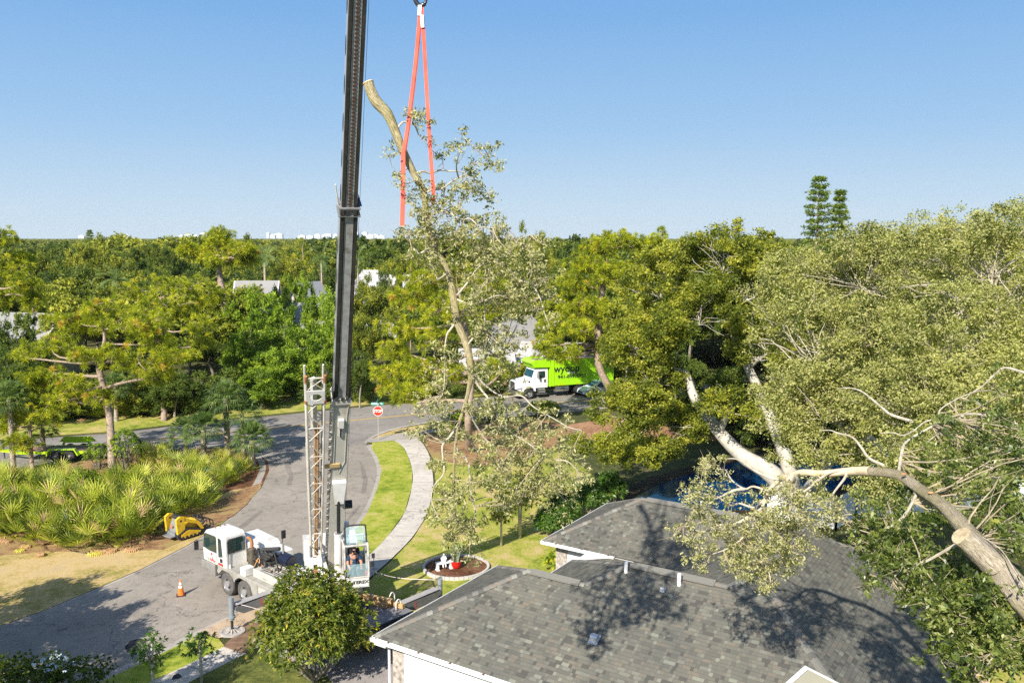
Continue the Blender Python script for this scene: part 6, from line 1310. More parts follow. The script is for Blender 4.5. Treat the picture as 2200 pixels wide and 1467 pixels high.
forks = [[(1830, 1012, 18.4), (1760, 1030, 18.6), (1700, 1060, 18.8), (1640, 1110, 19), (1600, 1150, 19)], [(1720, 1015, 19.2), (1660, 1055, 19.2), (1600, 1050, 19.4), (1560, 1010, 19.5), (1530, 1000, 19.6)], [(1660, 1055, 19.2), (1620, 1090, 19.2), (1570, 1085, 19.3), (1510, 1060, 19.5)], [(1640, 1090, 19.1), (1580, 1125, 19.1), (1520, 1140, 19.2), (1470, 1130, 19.2)],
         [(1700, 1060, 18.8), (1660, 1140, 18.8), (1640, 1200, 18.8), (1655, 1250, 18.7)], [(1770, 1017, 18.8), (1730, 1070, 18.7), (1700, 1120, 18.6), (1690, 1190, 18.5)], [(1640, 1110, 19), (1590, 1160, 18.9), (1530, 1190, 18.9)], [(1820, 1012, 18.4), (1790, 1060, 18.3), (1790, 1120, 18.2)], [(1975, 1050, 16.8), (1900, 1140, 17.2), (1870, 1200, 17.2), (1860, 1250, 17.2)],
         [(2085, 1150, 15.2), (2000, 1200, 15.6), (1930, 1230, 16.), (1890, 1250, 16.2)], [(2240, 1330, 13.8), (2150, 1320, 14.4), (2060, 1340, 15.), (2010, 1390, 15.2)], [(2240, 1330, 13.8), (2180, 1380, 14.2), (2120, 1430, 14.4)], [(1930, 1020, 17.4), (1960, 940, 18.5), (2020, 880, 19), (2100, 840, 19.5)], [(1600, 1050, 19.3), (1540, 1070, 19.4), (1490, 1100, 19.4)], [(1680, 1030, 19.4), (1620, 1010, 19.6), (1560, 985, 19.8)]]
nodes = []; fb = MB()
for f_ in forks:
    sp = smooth_path(wig([dp(*p) for p in f_], r_), 4); fb.tube(sp, list(np.linspace(.034, .007, len(sp))), 6, cap=False); nodes += sp[2:]
fb.build('branches', B_pale, near, smooth=True, world=True)
NC = [(1490, 1060, 30, 14, 19.5), (1530, 1005, 26, 10, 19.6), (1560, 1060, 34, 10, 19.4), (1470, 1130, 24, 9, 19.2), (1510, 1100, 26, 9, 19.3), (1540, 1160, 36, 16, 19), (1500, 1195, 22, 7, 19), (1600, 1180, 44, 26, 18.9), (1650, 1150, 44, 26, 18.8), (1690, 1120, 44, 24, 18.6), (1640, 1220, 36, 18, 18.8), (1590, 1225, 24, 9, 18.8), (1655, 1255, 16, 6, 18.7), (1730, 1080, 44, 22, 18.6), (1700, 1180, 34, 16, 18.5), (1760, 1130, 34, 14, 18.3), (1790, 1090, 26, 8, 18.2), (1620, 1090, 44, 14, 19.1), (1570, 1120, 40, 14, 19.1), (1680, 1070, 30, 10, 19.),
      (1880, 1120, 50, 22, 17.5), (1850, 1180, 40, 14, 17.3), (1900, 1170, 44, 20, 17.2), (1870, 1240, 20, 5, 17.2), (1950, 1150, 44, 20, 16.8), (1960, 1210, 46, 24, 16.2), (2000, 1250, 50, 26, 15.9), (1930, 1250, 34, 12, 16.2), (2040, 1210, 34, 14, 15.6), (2060, 1300, 50, 32, 15.), (2120, 1290, 50, 30, 14.7), (2010, 1340, 40, 22, 15.2), (2080, 1350, 50, 34, 14.9), (2150, 1350, 50, 28, 14.3), (2040, 1400, 34, 15, 15.1), (2110, 1410, 34, 14, 14.5), (2180, 1410, 34, 15, 14.2), (2190, 1160, 40, 16, 15), (2180, 1100, 50, 22, 16), (2130, 1060, 44, 20, 16.5), (2060, 1040, 50, 22, 17), (2100, 980, 60, 30, 17.5), (2180, 980, 55, 24, 17), (2040, 950, 55, 22, 18.5), (2150, 900, 60, 24, 18), (1990, 1000, 44, 16, 18.), (2080, 1450, 24, 7, 14.8), (1925, 1085, 40, 16, 18.)]
clA = []; clB = []
for x, y, r, n, d in NC:
    for _ in range(n):
        q = rs.normal(size=2) * r * .62; (clA if x < 1830 else clB).append((dp(x + q[0], y + q[1], d + rs.normal() * .45), .2))
leafy('foliage', near, 15, clA, L_limb, 62, .070, .42, flat=1., up=.1, lumps=4); L_nearg = leafmat('near_green_leaves', [(.0, (.05, .08, .015)), (.5, (.15, .20, .035)), (.85, (.30, .33, .09)), (1., (.50, .48, .22))], rough=.4, spec=.6)
leafy('foliage', near, 16, clB, L_nearg, 44, .10, .42, flat=1., up=.2, lumps=4)
twigs('twigs', near, 17, clA[::2] + clB[::3], nodes, B_twig, .02, .0045, 3)

# ---------------------------------------------------------------- oaks around the pond on the right
def big_oak(name, label, base, trunks, lobes, ncl, crad, per, ls, leaf, bark, seed, group=None, twig=.02, **k):
    """everything in world coordinates, brought to the base"""
    b = Vector(base); T = [([Vector(p) - b for p in pts], rr) for pts, rr in trunks]; Lb = [(np.array(c) - np.array(b), r, s) for c, r, s in lobes]
    wm, lm = tree_mesh(seed, T, Lb, ncl, crad, per, ls, leaf, bark, twig=twig, name=name, **k)
    e_ = empty(name, label, 'tree', b, 0, group); link('trunk', wm, e_); link('crown', lm, e_); return e_
b1 = at(1712, 1088, 0)
big_oak('live_oak', 'spreading green live oak with pale leaning stems beside the pond', b1,
  [([b1 - Vector((0, 0, .1)), dp(1660, 1020, 50.5), dp(1590, 975, 51.5), dp(1530, 910, 52.5), dp(1490, 850, 53), dp(1475, 800, 53.5)], [.66, .58, .44, .36, .29, .2]),
   ([b1 - Vector((0, 0, .1)), dp(1690, 990, 51), dp(1640, 860, 52), dp(1580, 730, 53), dp(1560, 660, 53)], [.5, .42, .30, .22, .12]),
   ([b1 - Vector((0, 0, .1)), dp(1745, 1045, 49.5), dp(1800, 960, 49), dp(1860, 880, 49)], [.5, .42, .28, .16])],
  [(dp(1420, 640, 54), (3.1, 3., 3.2), 2.2), (dp(1382, 760, 54), (2.4, 2.6, 2.6), 1.7), (dp(1560, 560, 54), (3.6, 3., 2.2), 2.), (dp(1500, 700, 51), (2.6, 2.4, 2.4), 1.5), (dp(1620, 640, 53), (3., 3., 2.6), 1.7), (dp(1362, 885, 52.5), (2.5, 2.4, 1.9), 1.6), (dp(1420, 930, 51.5), (2.4, 2.2, 1.7), 1.3), (dp(1400, 830, 53), (2.5, 2.2, 2.), 1.3), (dp(1570, 880, 50), (1.6, 1.6, 1.2), .7), (dp(1650, 760, 51), (2.2, 2.2, 2.2), 1.1), (dp(1390, 985, 50.5), (2.3, 1.8, 1.2), 1.), (dp(1285, 960, 52), (1.8, 1.8, 1.2), .7)],
  760, .60, 290, .155, L_oak, B_grey, 21, vis=1, hole=.84)
b2 = at(1820, 1060, 0)
big_oak('live_oak', 'grey-green sunlit live oak rising behind the vinyl fence', b2 + Vector((2., -2, 0)),
  [([b2 + Vector((2., -2, -.1)), dp(1930, 900, 46), dp(1980, 760, 44), dp(1950, 640, 43)], [.55, .42, .3, .18]), ([b2 + Vector((2., -2, -.1)), dp(1880, 960, 44), dp(1790, 900, 41), dp(1740, 850, 40)], [.45, .34, .22, .15])],
  [(dp(1850, 620, 43), (4., 3., 2.6), 2.2), (dp(1980, 560, 44), (3.6, 3., 2.2), 1.9), (dp(1760, 760, 40), (3., 2.6, 2.5), 1.8), (dp(1880, 760, 40), (3.1, 2.4, 2.4), 1.8), (dp(2060, 660, 42), (3., 3, 2.6), 1.6), (dp(1780, 900, 37), (2.6, 2., 2.), 1.6), (dp(1720, 870, 38), (1.8, 1.6, 1.8), .9), (dp(1740, 980, 36), (1.8, 1.6, 1.), .8), (dp(1900, 900, 37), (2.6, 2., 1.8), 1.3), (dp(1730, 640, 46), (2.8, 2.4, 2.2), 1.2)],
  900, .56, 230, .115, L_grey, B_pale, 22, twig=.018, vis=2, hole=.82, ragged=1.28)
b3 = Vector((24.5, 38, 0))
big_oak('live_oak', 'tall grey-green oak filling the right edge of the view above the trunk', b3,
  [([b3 - Vector((0, 0, .1)), dp(2130, 1000, 36), dp(2120, 840, 35), dp(2140, 700, 34)], [.6, .45, .33, .2]), ([b3, dp(2080, 960, 34), dp(2000, 900, 32)], [.4, .28, .18])],
  [(dp(2130, 600, 35), (3.2, 3., 2.4), 2.2), (dp(2210, 700, 33), (2.6, 2.6, 2.6), 1.7), (dp(2060, 760, 32), (2.5, 2., 2.2), 1.7), (dp(2130, 880, 30), (2.5, 2., 1.9), 1.6), (dp(1990, 880, 31), (2., 1.8, 1.7), 1.2), (dp(2200, 960, 27), (2., 1.8, 1.6), 1.1), (dp(2030, 1000, 28), (1.8, 1.6, 1.), .9), (dp(1960, 1060, 27), (1.3, 1.2, .8), .7), (dp(2190, 520, 40), (2.6, 2.5, 1.5), 1.)],
  900, .48, 230, .095, L_grey, B_pale, 23, twig=.015, vis=2, hole=.82, ragged=1.28)
vb = MB(); r_ = random.Random(21); e3_ = [o for o in bpy.data.objects if o.name == 'live_oak.002'][0]
for f_ in ([(2230, 925, 24), (2150, 905, 25), (2070, 890, 26), (1990, 905, 27), (1940, 935, 27.5), (1890, 930, 28)], [(2070, 890, 26), (2020, 930, 26), (1980, 960, 26.5)], [(2230, 800, 26), (2160, 790, 27), (2110, 830, 27.5), (2060, 870, 28)], [(1960, 905, 27), (1900, 880, 28), (1850, 840, 29), (1800, 835, 29.5)], [(1900, 1000, 27), (1850, 960, 27.5), (1800, 930, 28), (1760, 925, 28.5)], [(2140, 1010, 25), (2080, 1000, 25.5), (2030, 960, 26)]):
    sp = smooth_path(wig([dp(*p) for p in f_], r_), 4); vb.tube(sp, list(np.linspace(.05, .012, len(sp))), 6, cap=False)
vb.build('branches', B_pale, e3_, smooth=True, world=True)
b4 = at(1900, 930, 0)
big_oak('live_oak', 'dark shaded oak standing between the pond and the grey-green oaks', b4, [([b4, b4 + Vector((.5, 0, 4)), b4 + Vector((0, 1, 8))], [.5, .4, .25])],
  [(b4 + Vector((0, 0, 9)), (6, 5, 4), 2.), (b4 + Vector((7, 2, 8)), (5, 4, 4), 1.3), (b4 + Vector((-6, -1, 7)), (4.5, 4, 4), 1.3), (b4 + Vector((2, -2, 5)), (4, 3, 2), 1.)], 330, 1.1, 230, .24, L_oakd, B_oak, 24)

# ---------------------------------------------------------------- pines
def big_pine(label, base, trunk, rr, lobes, nt, seed, group=None, L=.36, n=28, wid=.03, leaf=None):
    b = Vector(base); wm, lm = pine_mesh(seed, [Vector(p) - b for p in trunk], rr, [(np.array(c) - np.array(b), r, s) for c, r, s in lobes], nt, name='pine', L=L, n=n, wid=wid, leaf=leaf)
    e_ = empty('pine_tree', label, 'tree', b, 0, group); link('trunk', wm, e_); link('crown', lm, e_); return e_
pb = at(241, 1018, 0); dd = 59
def lob(l, d, rz=.5): return [(dp(x, y, d + k * .9), (r / 31., r / 31., r / 31. * rz), s) for (x, y, r, s, k) in l]
big_pine('open-crowned yellow-green pine with a forked trunk, nearest on the left', pb, [pb - Vector((0, 0, .1)), dp(236, 900, 59), dp(222, 830, 59.2), dp(212, 780, 59), dp(225, 730, 59), dp(215, 680, 59)], [.26, .24, .23, .18, .12, .05],
  lob([(215, 665, 50, 1.2, 0), (150, 690, 44, 1.1, 1), (275, 700, 46, 1.1, -1), (110, 745, 46, 1.2, 1), (325, 690, 46, 1.1, -1), (345, 735, 44, 1, 0), (170, 760, 40, .9, -2), (240, 760, 34, .7, -2), (100, 805, 46, 1.2, 1), (60, 770, 20, .4, 1), (150, 830, 42, 1., -1), (300, 780, 36, .8, -2), (380, 770, 30, .6, -1), (200, 850, 26, .5, -1), (120, 860, 34, .7, 0), (70, 840, 24, .5, 1), (355, 810, 26, .5, 0), (230, 700, 30, .6, 2)], 59), 900, 31, n=64, wid=.015, L=.42)
pb = at(352, 905, 0); 
big_pine('yellow-green pine behind the nearest pine, its straight trunk above the palmettos', pb, [pb, dp(352, 800, 80), dp(347, 720, 80), dp(345, 640, 80)], [.26, .24, .2, .08],
  [(dp(x, y, 80 + k), (r / 23, r / 23, r / 23 * .5), 1) for x, y, r, k in ((350, 615, 44, 0), (300, 625, 40, 1), (400, 620, 44, -1), (330, 660, 40, -2), (430, 650, 40, 0), (380, 670, 40, 1), (290, 670, 34, 1), (350, 740, 34, -1), (420, 700, 34, -1), (455, 640, 24, 0), (400, 760, 30, 0), (430, 740, 24, 1), (310, 800, 30, -1))], 720, 32, L=.46, n=50, wid=.021)
pb = at(486, 800, 0)
big_pine('tall bare-stemmed pine with an orange-green flat top near the skyline', pb, [pb, dp(484, 665, 97), dp(473, 600, 97), dp(470, 555, 97)], [.42, .38, .34, .2],
  [(dp(x, y, 97 + k), (r / 19, r / 19, r / 19 * .42), 1) for x, y, r, k in ((470, 520, 36, 0), (430, 540, 30, 1), (510, 535, 32, -1), (405, 535, 18, 0), (540, 545, 18, 0), (450, 560, 26, -2), (500, 560, 22, 2), (475, 505, 24, 0), (525, 560, 18, 0))], 560, 33, L=.55, n=44, wid=.027)
pb = at(1008, 968, 0)
big_pine('broad yellow-green pine behind the hanging limb, its thick trunk in the leaf litter', pb, [pb - Vector((0, 0, .1)), dp(1006, 900, 62), dp(1012, 800, 63), dp(1000, 700, 64), dp(985, 620, 64)], [.30, .27, .24, .18, .08],
  [(dp(x, y, 64 + k), (r / 28, r / 28, r / 28 * .52), s) for x, y, r, k, s in ((980, 590, 46, 0, 1), (920, 600, 44, 1, 1), (1040, 610, 44, -1, 1), (880, 640, 42, 1, 1), (960, 660, 46, -2, 1), (1050, 670, 40, 0, .8), (870, 700, 44, 1, 1.1), (930, 730, 40, -1, .9), (850, 750, 42, 2, 1), (900, 790, 44, 0, 1), (1110, 650, 34, 0, .6), (840, 800, 34, 1, .8), (880, 840, 34, -1, .8), (840, 845, 26, 0, .5), (960, 800, 30, -1, .5), (1060, 780, 28, 0, .4), (1090, 800, 26, 1, .4))], 1150, 34, L=.44, n=56, wid=.017)
pb = at(1262, 868, 0) + Vector((3, -2, 0))
big_pine('large yellow-green pine rising over the lime green truck', pb, [pb, dp(1285, 780, 80), dp(1290, 680, 80), dp(1300, 580, 80), dp(1310, 520, 80)], [.36, .34, .28, .2, .08],
  [(dp(x, y, 80 + k), (r / 23, r / 23, r / 23 * .55), s) for x, y, r, k, s in ((1340, 520, 50, 2, 1.2), (1290, 530, 40, 0, 1), (1400, 530, 40, 3, .9), (1260, 570, 44, 0, 1.1), (1240, 610, 44, 0, 1.1), (1310, 590, 50, -1, 1.1), (1220, 660, 42, 1, 1), (1270, 660, 46, -1, 1), (1240, 710, 44, -2, 1), (1190, 690, 30, 0, .6), (1190, 740, 28, -2, .5), (1315, 735, 40, 0, .8), (1165, 752, 16, -4, .25), (1192, 762, 16, -4, .3), (1225, 758, 18, -4, .35), (1370, 580, 40, 1, .7))], 1450, 35, L=.48, n=52, wid=.022)
pb = at(70, 1012, 0)
big_pine('small crooked pine with a thin grey trunk in front of the green trailer', pb, [pb, dp(66, 960, 59), dp(62, 905, 59), dp(50, 880, 59)], [.15, .14, .11, .05], [(dp(x, y, 59 + k), (r / 31, r / 31, r / 31 * .5), 1) for x, y, r, k in ((30, 870, 30, 0), (70, 880, 26, 0), (100, 890, 24, -1), (20, 910, 24, 0), (40, 950, 20, -1), (10, 880, 26, 1))], 320, 36, L=.38, n=54, wid=.015)
pb = at(-30, 900, 0)
big_pine('tall dark pine at the left edge of the view', pb, [pb, dp(-20, 760, 78), dp(-10, 640, 78), dp(-15, 520, 78)], [.35, .3, .25, .1], [(dp(x, y, 78 + k), (r / 23, r / 23, r / 23 * .5), 1) for x, y, r, k in ((0, 510, 30, 0), (-30, 560, 46, 0), (20, 580, 34, 0), (50, 610, 28, -1), (0, 640, 38, 0), (60, 640, 24, 0), (20, 590, 30, 2), (-40, 640, 40, 0), (40, 560, 24, 2))], 640, 37, L=.46, n=50, wid=.021)

# ---------------------------------------------------------------- copies: prototypes of mid-distance trees
P_oak = [oak_proto(100 + k, 12, 6.2, per=250, lsize=.27, ncl=135, leaf=l) for k, l in enumerate((L_oak, L_oak, L_oakd, L_oak))]
P_brt = [oak_proto(120 + k, 10, 4.6, per=250, lsize=.29, ncl=125, leaf=L_brt, lobes=7, crad=.85, lo=.30, lower=-.8) for k in range(2)]
P_low = [oak_proto(125 + k, 6, 4.2, per=230, lsize=.27, ncl=90, leaf=(L_oakd, L_oak)[k], lobes=7, crad=.9, lo=.24, lower=-.8) for k in range(2)]
P_pine = [pine_proto(130 + k, 15, 4.6, ntuft=560, L=.58, n=36, wid=.038) for k in range(2)]
P_fea = [feather_mesh(140, 9), feather_mesh(141, 6, nf=14, L=2.2)]
def tr(kind, px, py, d, w_px, label, seed=0, dark=False, zb=0.):
    """a tree whose crown top shows at (px,py) at depth d and whose crown is w_px wide"""
    lst = {'oak': P_oak, 'bright': P_brt, 'pine': P_pine, 'low': P_low}[kind]; H0, R0 = {'oak': (12, 6.2), 'bright': (10, 4.6), 'pine': (15, 4.6), 'low': (6, 4.2)}[kind]
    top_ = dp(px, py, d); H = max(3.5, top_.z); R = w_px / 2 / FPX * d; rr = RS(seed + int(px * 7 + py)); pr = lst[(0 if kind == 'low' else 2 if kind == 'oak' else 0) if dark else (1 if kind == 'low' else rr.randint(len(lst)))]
    sxy = R / R0 / 1.0; return plant({'oak': 'oak_tree', 'bright': 'broadleaf_tree', 'pine': 'pine_tree', 'low': 'low_tree'}[kind], label, 'tree', (top_.x, top_.y, 0), pr, rr.uniform(0, 6.28), (sxy, sxy, H / (H0 * 1.0)))
TREES = [
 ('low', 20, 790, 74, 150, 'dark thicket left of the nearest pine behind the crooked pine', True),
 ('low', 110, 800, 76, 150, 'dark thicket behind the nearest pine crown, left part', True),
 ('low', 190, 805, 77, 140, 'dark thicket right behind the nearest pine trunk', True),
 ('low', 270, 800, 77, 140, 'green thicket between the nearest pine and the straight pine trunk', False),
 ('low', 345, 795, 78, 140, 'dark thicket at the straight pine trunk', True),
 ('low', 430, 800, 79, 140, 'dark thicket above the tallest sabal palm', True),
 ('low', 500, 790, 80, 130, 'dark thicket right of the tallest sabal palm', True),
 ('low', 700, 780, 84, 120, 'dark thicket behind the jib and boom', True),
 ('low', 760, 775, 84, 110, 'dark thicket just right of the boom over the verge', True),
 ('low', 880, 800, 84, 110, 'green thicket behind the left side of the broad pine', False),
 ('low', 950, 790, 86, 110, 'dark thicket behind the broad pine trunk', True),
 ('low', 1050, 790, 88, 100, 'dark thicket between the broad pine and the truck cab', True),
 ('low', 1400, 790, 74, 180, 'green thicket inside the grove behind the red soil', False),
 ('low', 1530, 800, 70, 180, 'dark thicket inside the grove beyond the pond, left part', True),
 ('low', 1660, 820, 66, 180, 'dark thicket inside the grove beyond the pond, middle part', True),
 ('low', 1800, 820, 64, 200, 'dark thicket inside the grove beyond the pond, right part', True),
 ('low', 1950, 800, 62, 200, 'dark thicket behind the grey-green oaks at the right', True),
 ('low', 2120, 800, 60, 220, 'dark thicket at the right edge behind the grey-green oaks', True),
 ('low', 1320, 790, 92, 130, 'green thicket behind the tail of the lime truck', False),
 ('bright', 530, 660, 88, 120, 'bright green tree left of the lowest bright green tree', False),
 ('bright', 640, 700, 86, 120, 'bright green tree in the middle of the bright green stand', False),
 ('bright', 560, 780, 80, 110, 'small bright green tree at the verge in front of the stand', False),
 ('bright', 720, 640, 95, 100, 'bright green tree directly behind the left edge of the boom', False),
 ('bright', 600, 610, 104, 90, 'bright green tree between the white-walled and the pink-gabled houses', False),
 ('oak', 60, 530, 135, 120, 'green oak at the left behind the tan-roofed house', False),
 ('oak', 340, 510, 160, 110, 'skyline oak left of the flat-topped pine', False),
 ('oak', 290, 560, 130, 120, 'green oak behind the white-stemmed palm, to its right', False),
 ('oak', 170, 560, 118, 150, 'broad green oak in the middle of the left woods', False),
 ('oak', 100, 600, 110, 130, 'green oak above the grey-roofed house at the left edge', False),
 ('oak', 430, 560, 135, 110, 'oak behind the bare-stemmed pine', False),
 ('oak', 840, 560, 128, 90, 'oak in front of the long white roof right of the boom', False),
 ('oak', 960, 540, 140, 110, 'oak on the skyline behind the hanging limb, left part', False),
 ('oak', 1240, 510, 130, 120, 'oak on the skyline behind the big pine over the truck', False),
 ('oak', 1540, 500, 110, 150, 'oak on the right skyline left of the column pines', False),
 ('oak', 1660, 495, 120, 140, 'oak on the right skyline just left of the column pines', False),
 ('oak', 1860, 490, 110, 150, 'oak on the right skyline behind the grey-green oaks', False),

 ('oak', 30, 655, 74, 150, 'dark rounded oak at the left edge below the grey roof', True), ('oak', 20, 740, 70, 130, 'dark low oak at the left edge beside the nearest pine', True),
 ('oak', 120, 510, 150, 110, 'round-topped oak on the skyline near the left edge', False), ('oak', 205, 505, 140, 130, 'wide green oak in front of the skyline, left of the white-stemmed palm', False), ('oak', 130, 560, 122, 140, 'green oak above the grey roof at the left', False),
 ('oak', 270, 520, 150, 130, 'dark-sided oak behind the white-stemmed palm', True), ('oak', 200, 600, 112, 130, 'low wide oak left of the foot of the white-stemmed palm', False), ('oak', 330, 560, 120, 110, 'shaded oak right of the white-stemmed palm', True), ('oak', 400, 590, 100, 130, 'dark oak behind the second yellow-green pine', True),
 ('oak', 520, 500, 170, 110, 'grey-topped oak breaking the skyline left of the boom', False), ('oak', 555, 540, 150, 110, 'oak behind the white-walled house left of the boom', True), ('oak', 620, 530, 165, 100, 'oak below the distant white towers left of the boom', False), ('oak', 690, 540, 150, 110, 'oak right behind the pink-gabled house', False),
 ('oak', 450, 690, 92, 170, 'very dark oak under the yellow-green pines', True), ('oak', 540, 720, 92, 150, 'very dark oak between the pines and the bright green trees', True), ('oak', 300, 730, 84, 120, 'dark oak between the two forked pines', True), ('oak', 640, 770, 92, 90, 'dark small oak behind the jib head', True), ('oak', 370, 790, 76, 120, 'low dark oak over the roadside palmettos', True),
 ('bright', 560, 605, 96, 120, 'bright green broadleaf tree in front of the white-walled house', False), ('bright', 610, 650, 92, 110, 'bright green broadleaf tree in front of the grey roofed house', False), ('bright', 690, 610, 98, 110, 'bright green broadleaf tree left against the boom', False), ('bright', 590, 740, 84, 130, 'lowest bright green broadleaf tree, standing over the far verge', False), ('bright', 690, 700, 90, 90, 'bright green broadleaf tree just left of the boom by the lamp', False), ('bright', 650, 580, 110, 70, 'pale bare-stemmed bright tree beside the pink-gabled house', False), ('bright', 490, 640, 94, 80, 'bright green broadleaf tree under the bare-stemmed pine', False),
 ('oak', 790, 590, 104, 130, 'olive green tree just right of the boom in front of white roofs', False), ('oak', 790, 660, 88, 120, 'shaded round tree just right of the boom', False), ('oak', 770, 740, 80, 80, 'low tree over the verge just right of the boom', True), ('oak', 850, 535, 150, 120, 'oak behind the white roofs right of the boom', False), ('oak', 800, 530, 170, 90, 'dark oak on the skyline right of the boom', True), ('oak', 900, 520, 160, 110, 'oak behind the hanging limb near the skyline', False),
 ('oak', 1130, 480, 140, 110, 'pale feathery oak rising above the skyline right of the hanging limb', False), ('oak', 1190, 520, 150, 110, 'green oak between the hanging limb and the big pine', False), ('oak', 1080, 540, 130, 120, 'green oak behind the hanging limb crown', False), ('oak', 1150, 570, 108, 120, 'oak behind the grey-roofed house by the truck', False), ('oak', 990, 690, 100, 90, 'dark oak behind the broad pine trunk', True), ('oak', 1130, 640, 112, 80, 'dark oak at the gable of the house by the truck', True),
 ('oak', 1480, 510, 78, 170, 'tall green oak behind the pond oak, left of its top', False), ('oak', 1620, 520, 90, 190, 'tall green oak left of the two column pines', False), ('oak', 1700, 560, 70, 150, 'green oak in front of the two column pines', False), ('oak', 1800, 520, 95, 170, 'olive oak right of the column pines', False), ('oak', 1920, 505, 90, 170, 'olive oak on the right skyline', False), ('oak', 2060, 500, 80, 190, 'olive oak on the right skyline near the edge', False), ('oak', 1450, 700, 70, 150, 'dark oak inside the grove over the red soil', True), ('oak', 1600, 740, 66, 150, 'dark oak at the heart of the grove beyond the pond', True), ('oak', 1350, 640, 78, 150, 'oak standing close behind the big pine over the truck', False), ('oak', 1760, 700, 62, 160, 'shaded oak behind the grey-green oak', True),
 ('pine', 60, 555, 100, 70, 'flat-topped pine behind the pine at the left edge', False), ('pine', 880, 560, 120, 60, 'orange-tinged low pine right of the white roofs', False), ('pine', 650, 515, 180, 60, 'leaning pine in the woods left of the boom', False), ('pine', 1420, 495, 98, 100, 'yellow-green pine crown behind the big pine over the truck', False)]
TREES += [('bright', 622, 582, 108, 70, 'bright green tree whose top stands between the two roofs left of the boom', False), ('oak', 600, 570, 128, 80, 'oak directly behind the white-walled house', False), ('oak', 1060, 640, 112, 90, 'oak behind the low pale-roofed house', False), ('low', 1150, 770, 92, 80, 'green thicket between the banana plants and the white-gabled house', False), ('low', 1010, 790, 90, 90, 'green thicket in front of the low pale-roofed house', False), ('low', 40, 690, 90, 90, 'dark thicket in front of the grey-roofed house at the left edge', True), ('oak', 840, 600, 125, 70, 'small oak in front of the long white roof', False)]
for i, (k, x, y, d, w_, lb, dk) in enumerate(TREES): tr(k, x, y, d, w_, lb, seed=i, dark=dk)
# palms
e_ = plant('feather_palm', 'tall feather palm with a white stem in front of the left woods', 'palm', (dp(252, 640, 108).x, dp(252, 640, 108).y, 0), P_fea[0], 0, (1.0, 1.0, dp(252, 602, 108).z / 9))
for px, py, d, sc, lb in ((768, 560, 128, .8, 'slim feather palm with a pale stem just right of the boom'), (568, 560, 128, 1.2, 'feather palm behind the white-walled house'), (690, 560, 140, 1., 'feather palm in the woods just left of the boom')):
    t_ = dp(px, py, d); plant('feather_palm', lb, 'palm', (t_.x, t_.y, 0), P_fea[1], px, (sc, sc, t_.z / 6.))
S_ = {}
def sabal(px, py, ptop, label, L=.62, r=.17, seed=0):
    b = at(px, py, 0); H = 0
    for k in range(40):
        H = k * .2
        if projpx((b.x, b.y, H))[1] < ptop: break
    me = sabal_mesh(150 + seed, max(.8, H), L=L, r=r); plant('sabal_palm', label, 'palm', b, me, seed)
sabal(490, 992, 858, 'tallest sabal palm in the mulch bed by the corner', .95, .19, 1); sabal(524, 990, 890, 'slim sabal palm right of the tallest palm in the mulch bed', .8, .14, 2); sabal(440, 1002, 925, 'sabal palm with an orange boot stem left of the tallest palm', .9, .18, 3)
sabal(543, 1006, 950, 'short sabal palm at the curb corner', .9, .2, 4); sabal(30, 1015, 860, 'sabal palm behind the small crooked pine at the left edge', .95, .16, 5); sabal(250, 905, 835, 'sabal palm head behind the forked pine trunk', .8, .16, 6); sabal(95, 985, 925, 'low sabal palm beside the trailer tongue', .6, .14, 7); sabal(400, 985, 930, 'short shaded sabal palm at the left of the palm group', .6, .15, 8)
# saw palmettos: one mesh per variant, a thing per clump
PM = [palmetto_mesh(160 + k, 1.3, 24, 1.1, .9) for k in range(4)]
rs = RS(9); cnt = 0
def palmetto(px, py, sc, label, group, z=0):
    global cnt
    b = at(px, py, 0); o = link('saw_palmetto', PM[cnt % 4], None); o.location = b; o.rotation_euler = (0, 0, rs.uniform(0, 6.28)); o.scale = (sc, sc, sc * rs.uniform(.9, 1.15)); tag(o, label, 'shrub', group); cnt += 1
GP = 'saw palmettos of the big yellow-green thicket'
ORD = 'first second third fourth fifth sixth seventh eighth ninth tenth eleventh twelfth thirteenth fourteenth fifteenth sixteenth seventeenth eighteenth nineteenth twentieth twenty-first twenty-second twenty-third twenty-fourth twenty-fifth twenty-sixth twenty-seventh twenty-eighth twenty-ninth thirtieth'.split()
ROWN = {1168: 'front', 1150: 'second', 1128: 'third', 1104: 'fourth', 1080: 'fifth', 1060: 'sixth', 1040: 'hindmost'}
rows = [(1168, (60, 108, 150, 200, 245, 290), 1.05), (1150, (5, 45, 90, 160, 225, 270, 312), 1.1), (1128, (-20, 30, 75, 130, 185, 240, 295, 335), 1.15), (1104, (-15, 40, 100, 160, 215, 270, 330, 375, 408), 1.15), (1080, (-20, 30, 90, 150, 205, 265, 320, 370, 412), 1.15), (1060, (-10, 50, 110, 170, 230, 290, 345, 390, 420), 1.05), (1040, (-10, 45, 100, 330, 385), .95)]
for yy, xs, sc in rows:
    for k_, x in enumerate(xs): palmetto(x + rs.normal() * 8, yy + rs.normal() * 5, sc * rs.uniform(.85, 1.15), 'saw palmetto in the %s row of the big thicket, %s from the left' % (ROWN[yy], ORD[k_]), GP)
GD = 'saw palmettos around the palm trunks'
for k_, (x, y, sc) in enumerate(sorted(((330, 1005, .9), (370, 1010, .9), (405, 1020, .9), (440, 1025, .9), (470, 1020, .9), (500, 1022, .8), (310, 985, .8), (350, 985, .8), (460, 1005, .8), (510, 1005, .7), (420, 1005, .8), (530, 1015, .6), (480, 1040, .9), (455, 1048, .9)))): palmetto(x, y, sc, 'darker saw palmetto among the sabal palm trunks, %s from the left' % ORD[k_], GD)
GF = 'saw palmettos along the far verge'
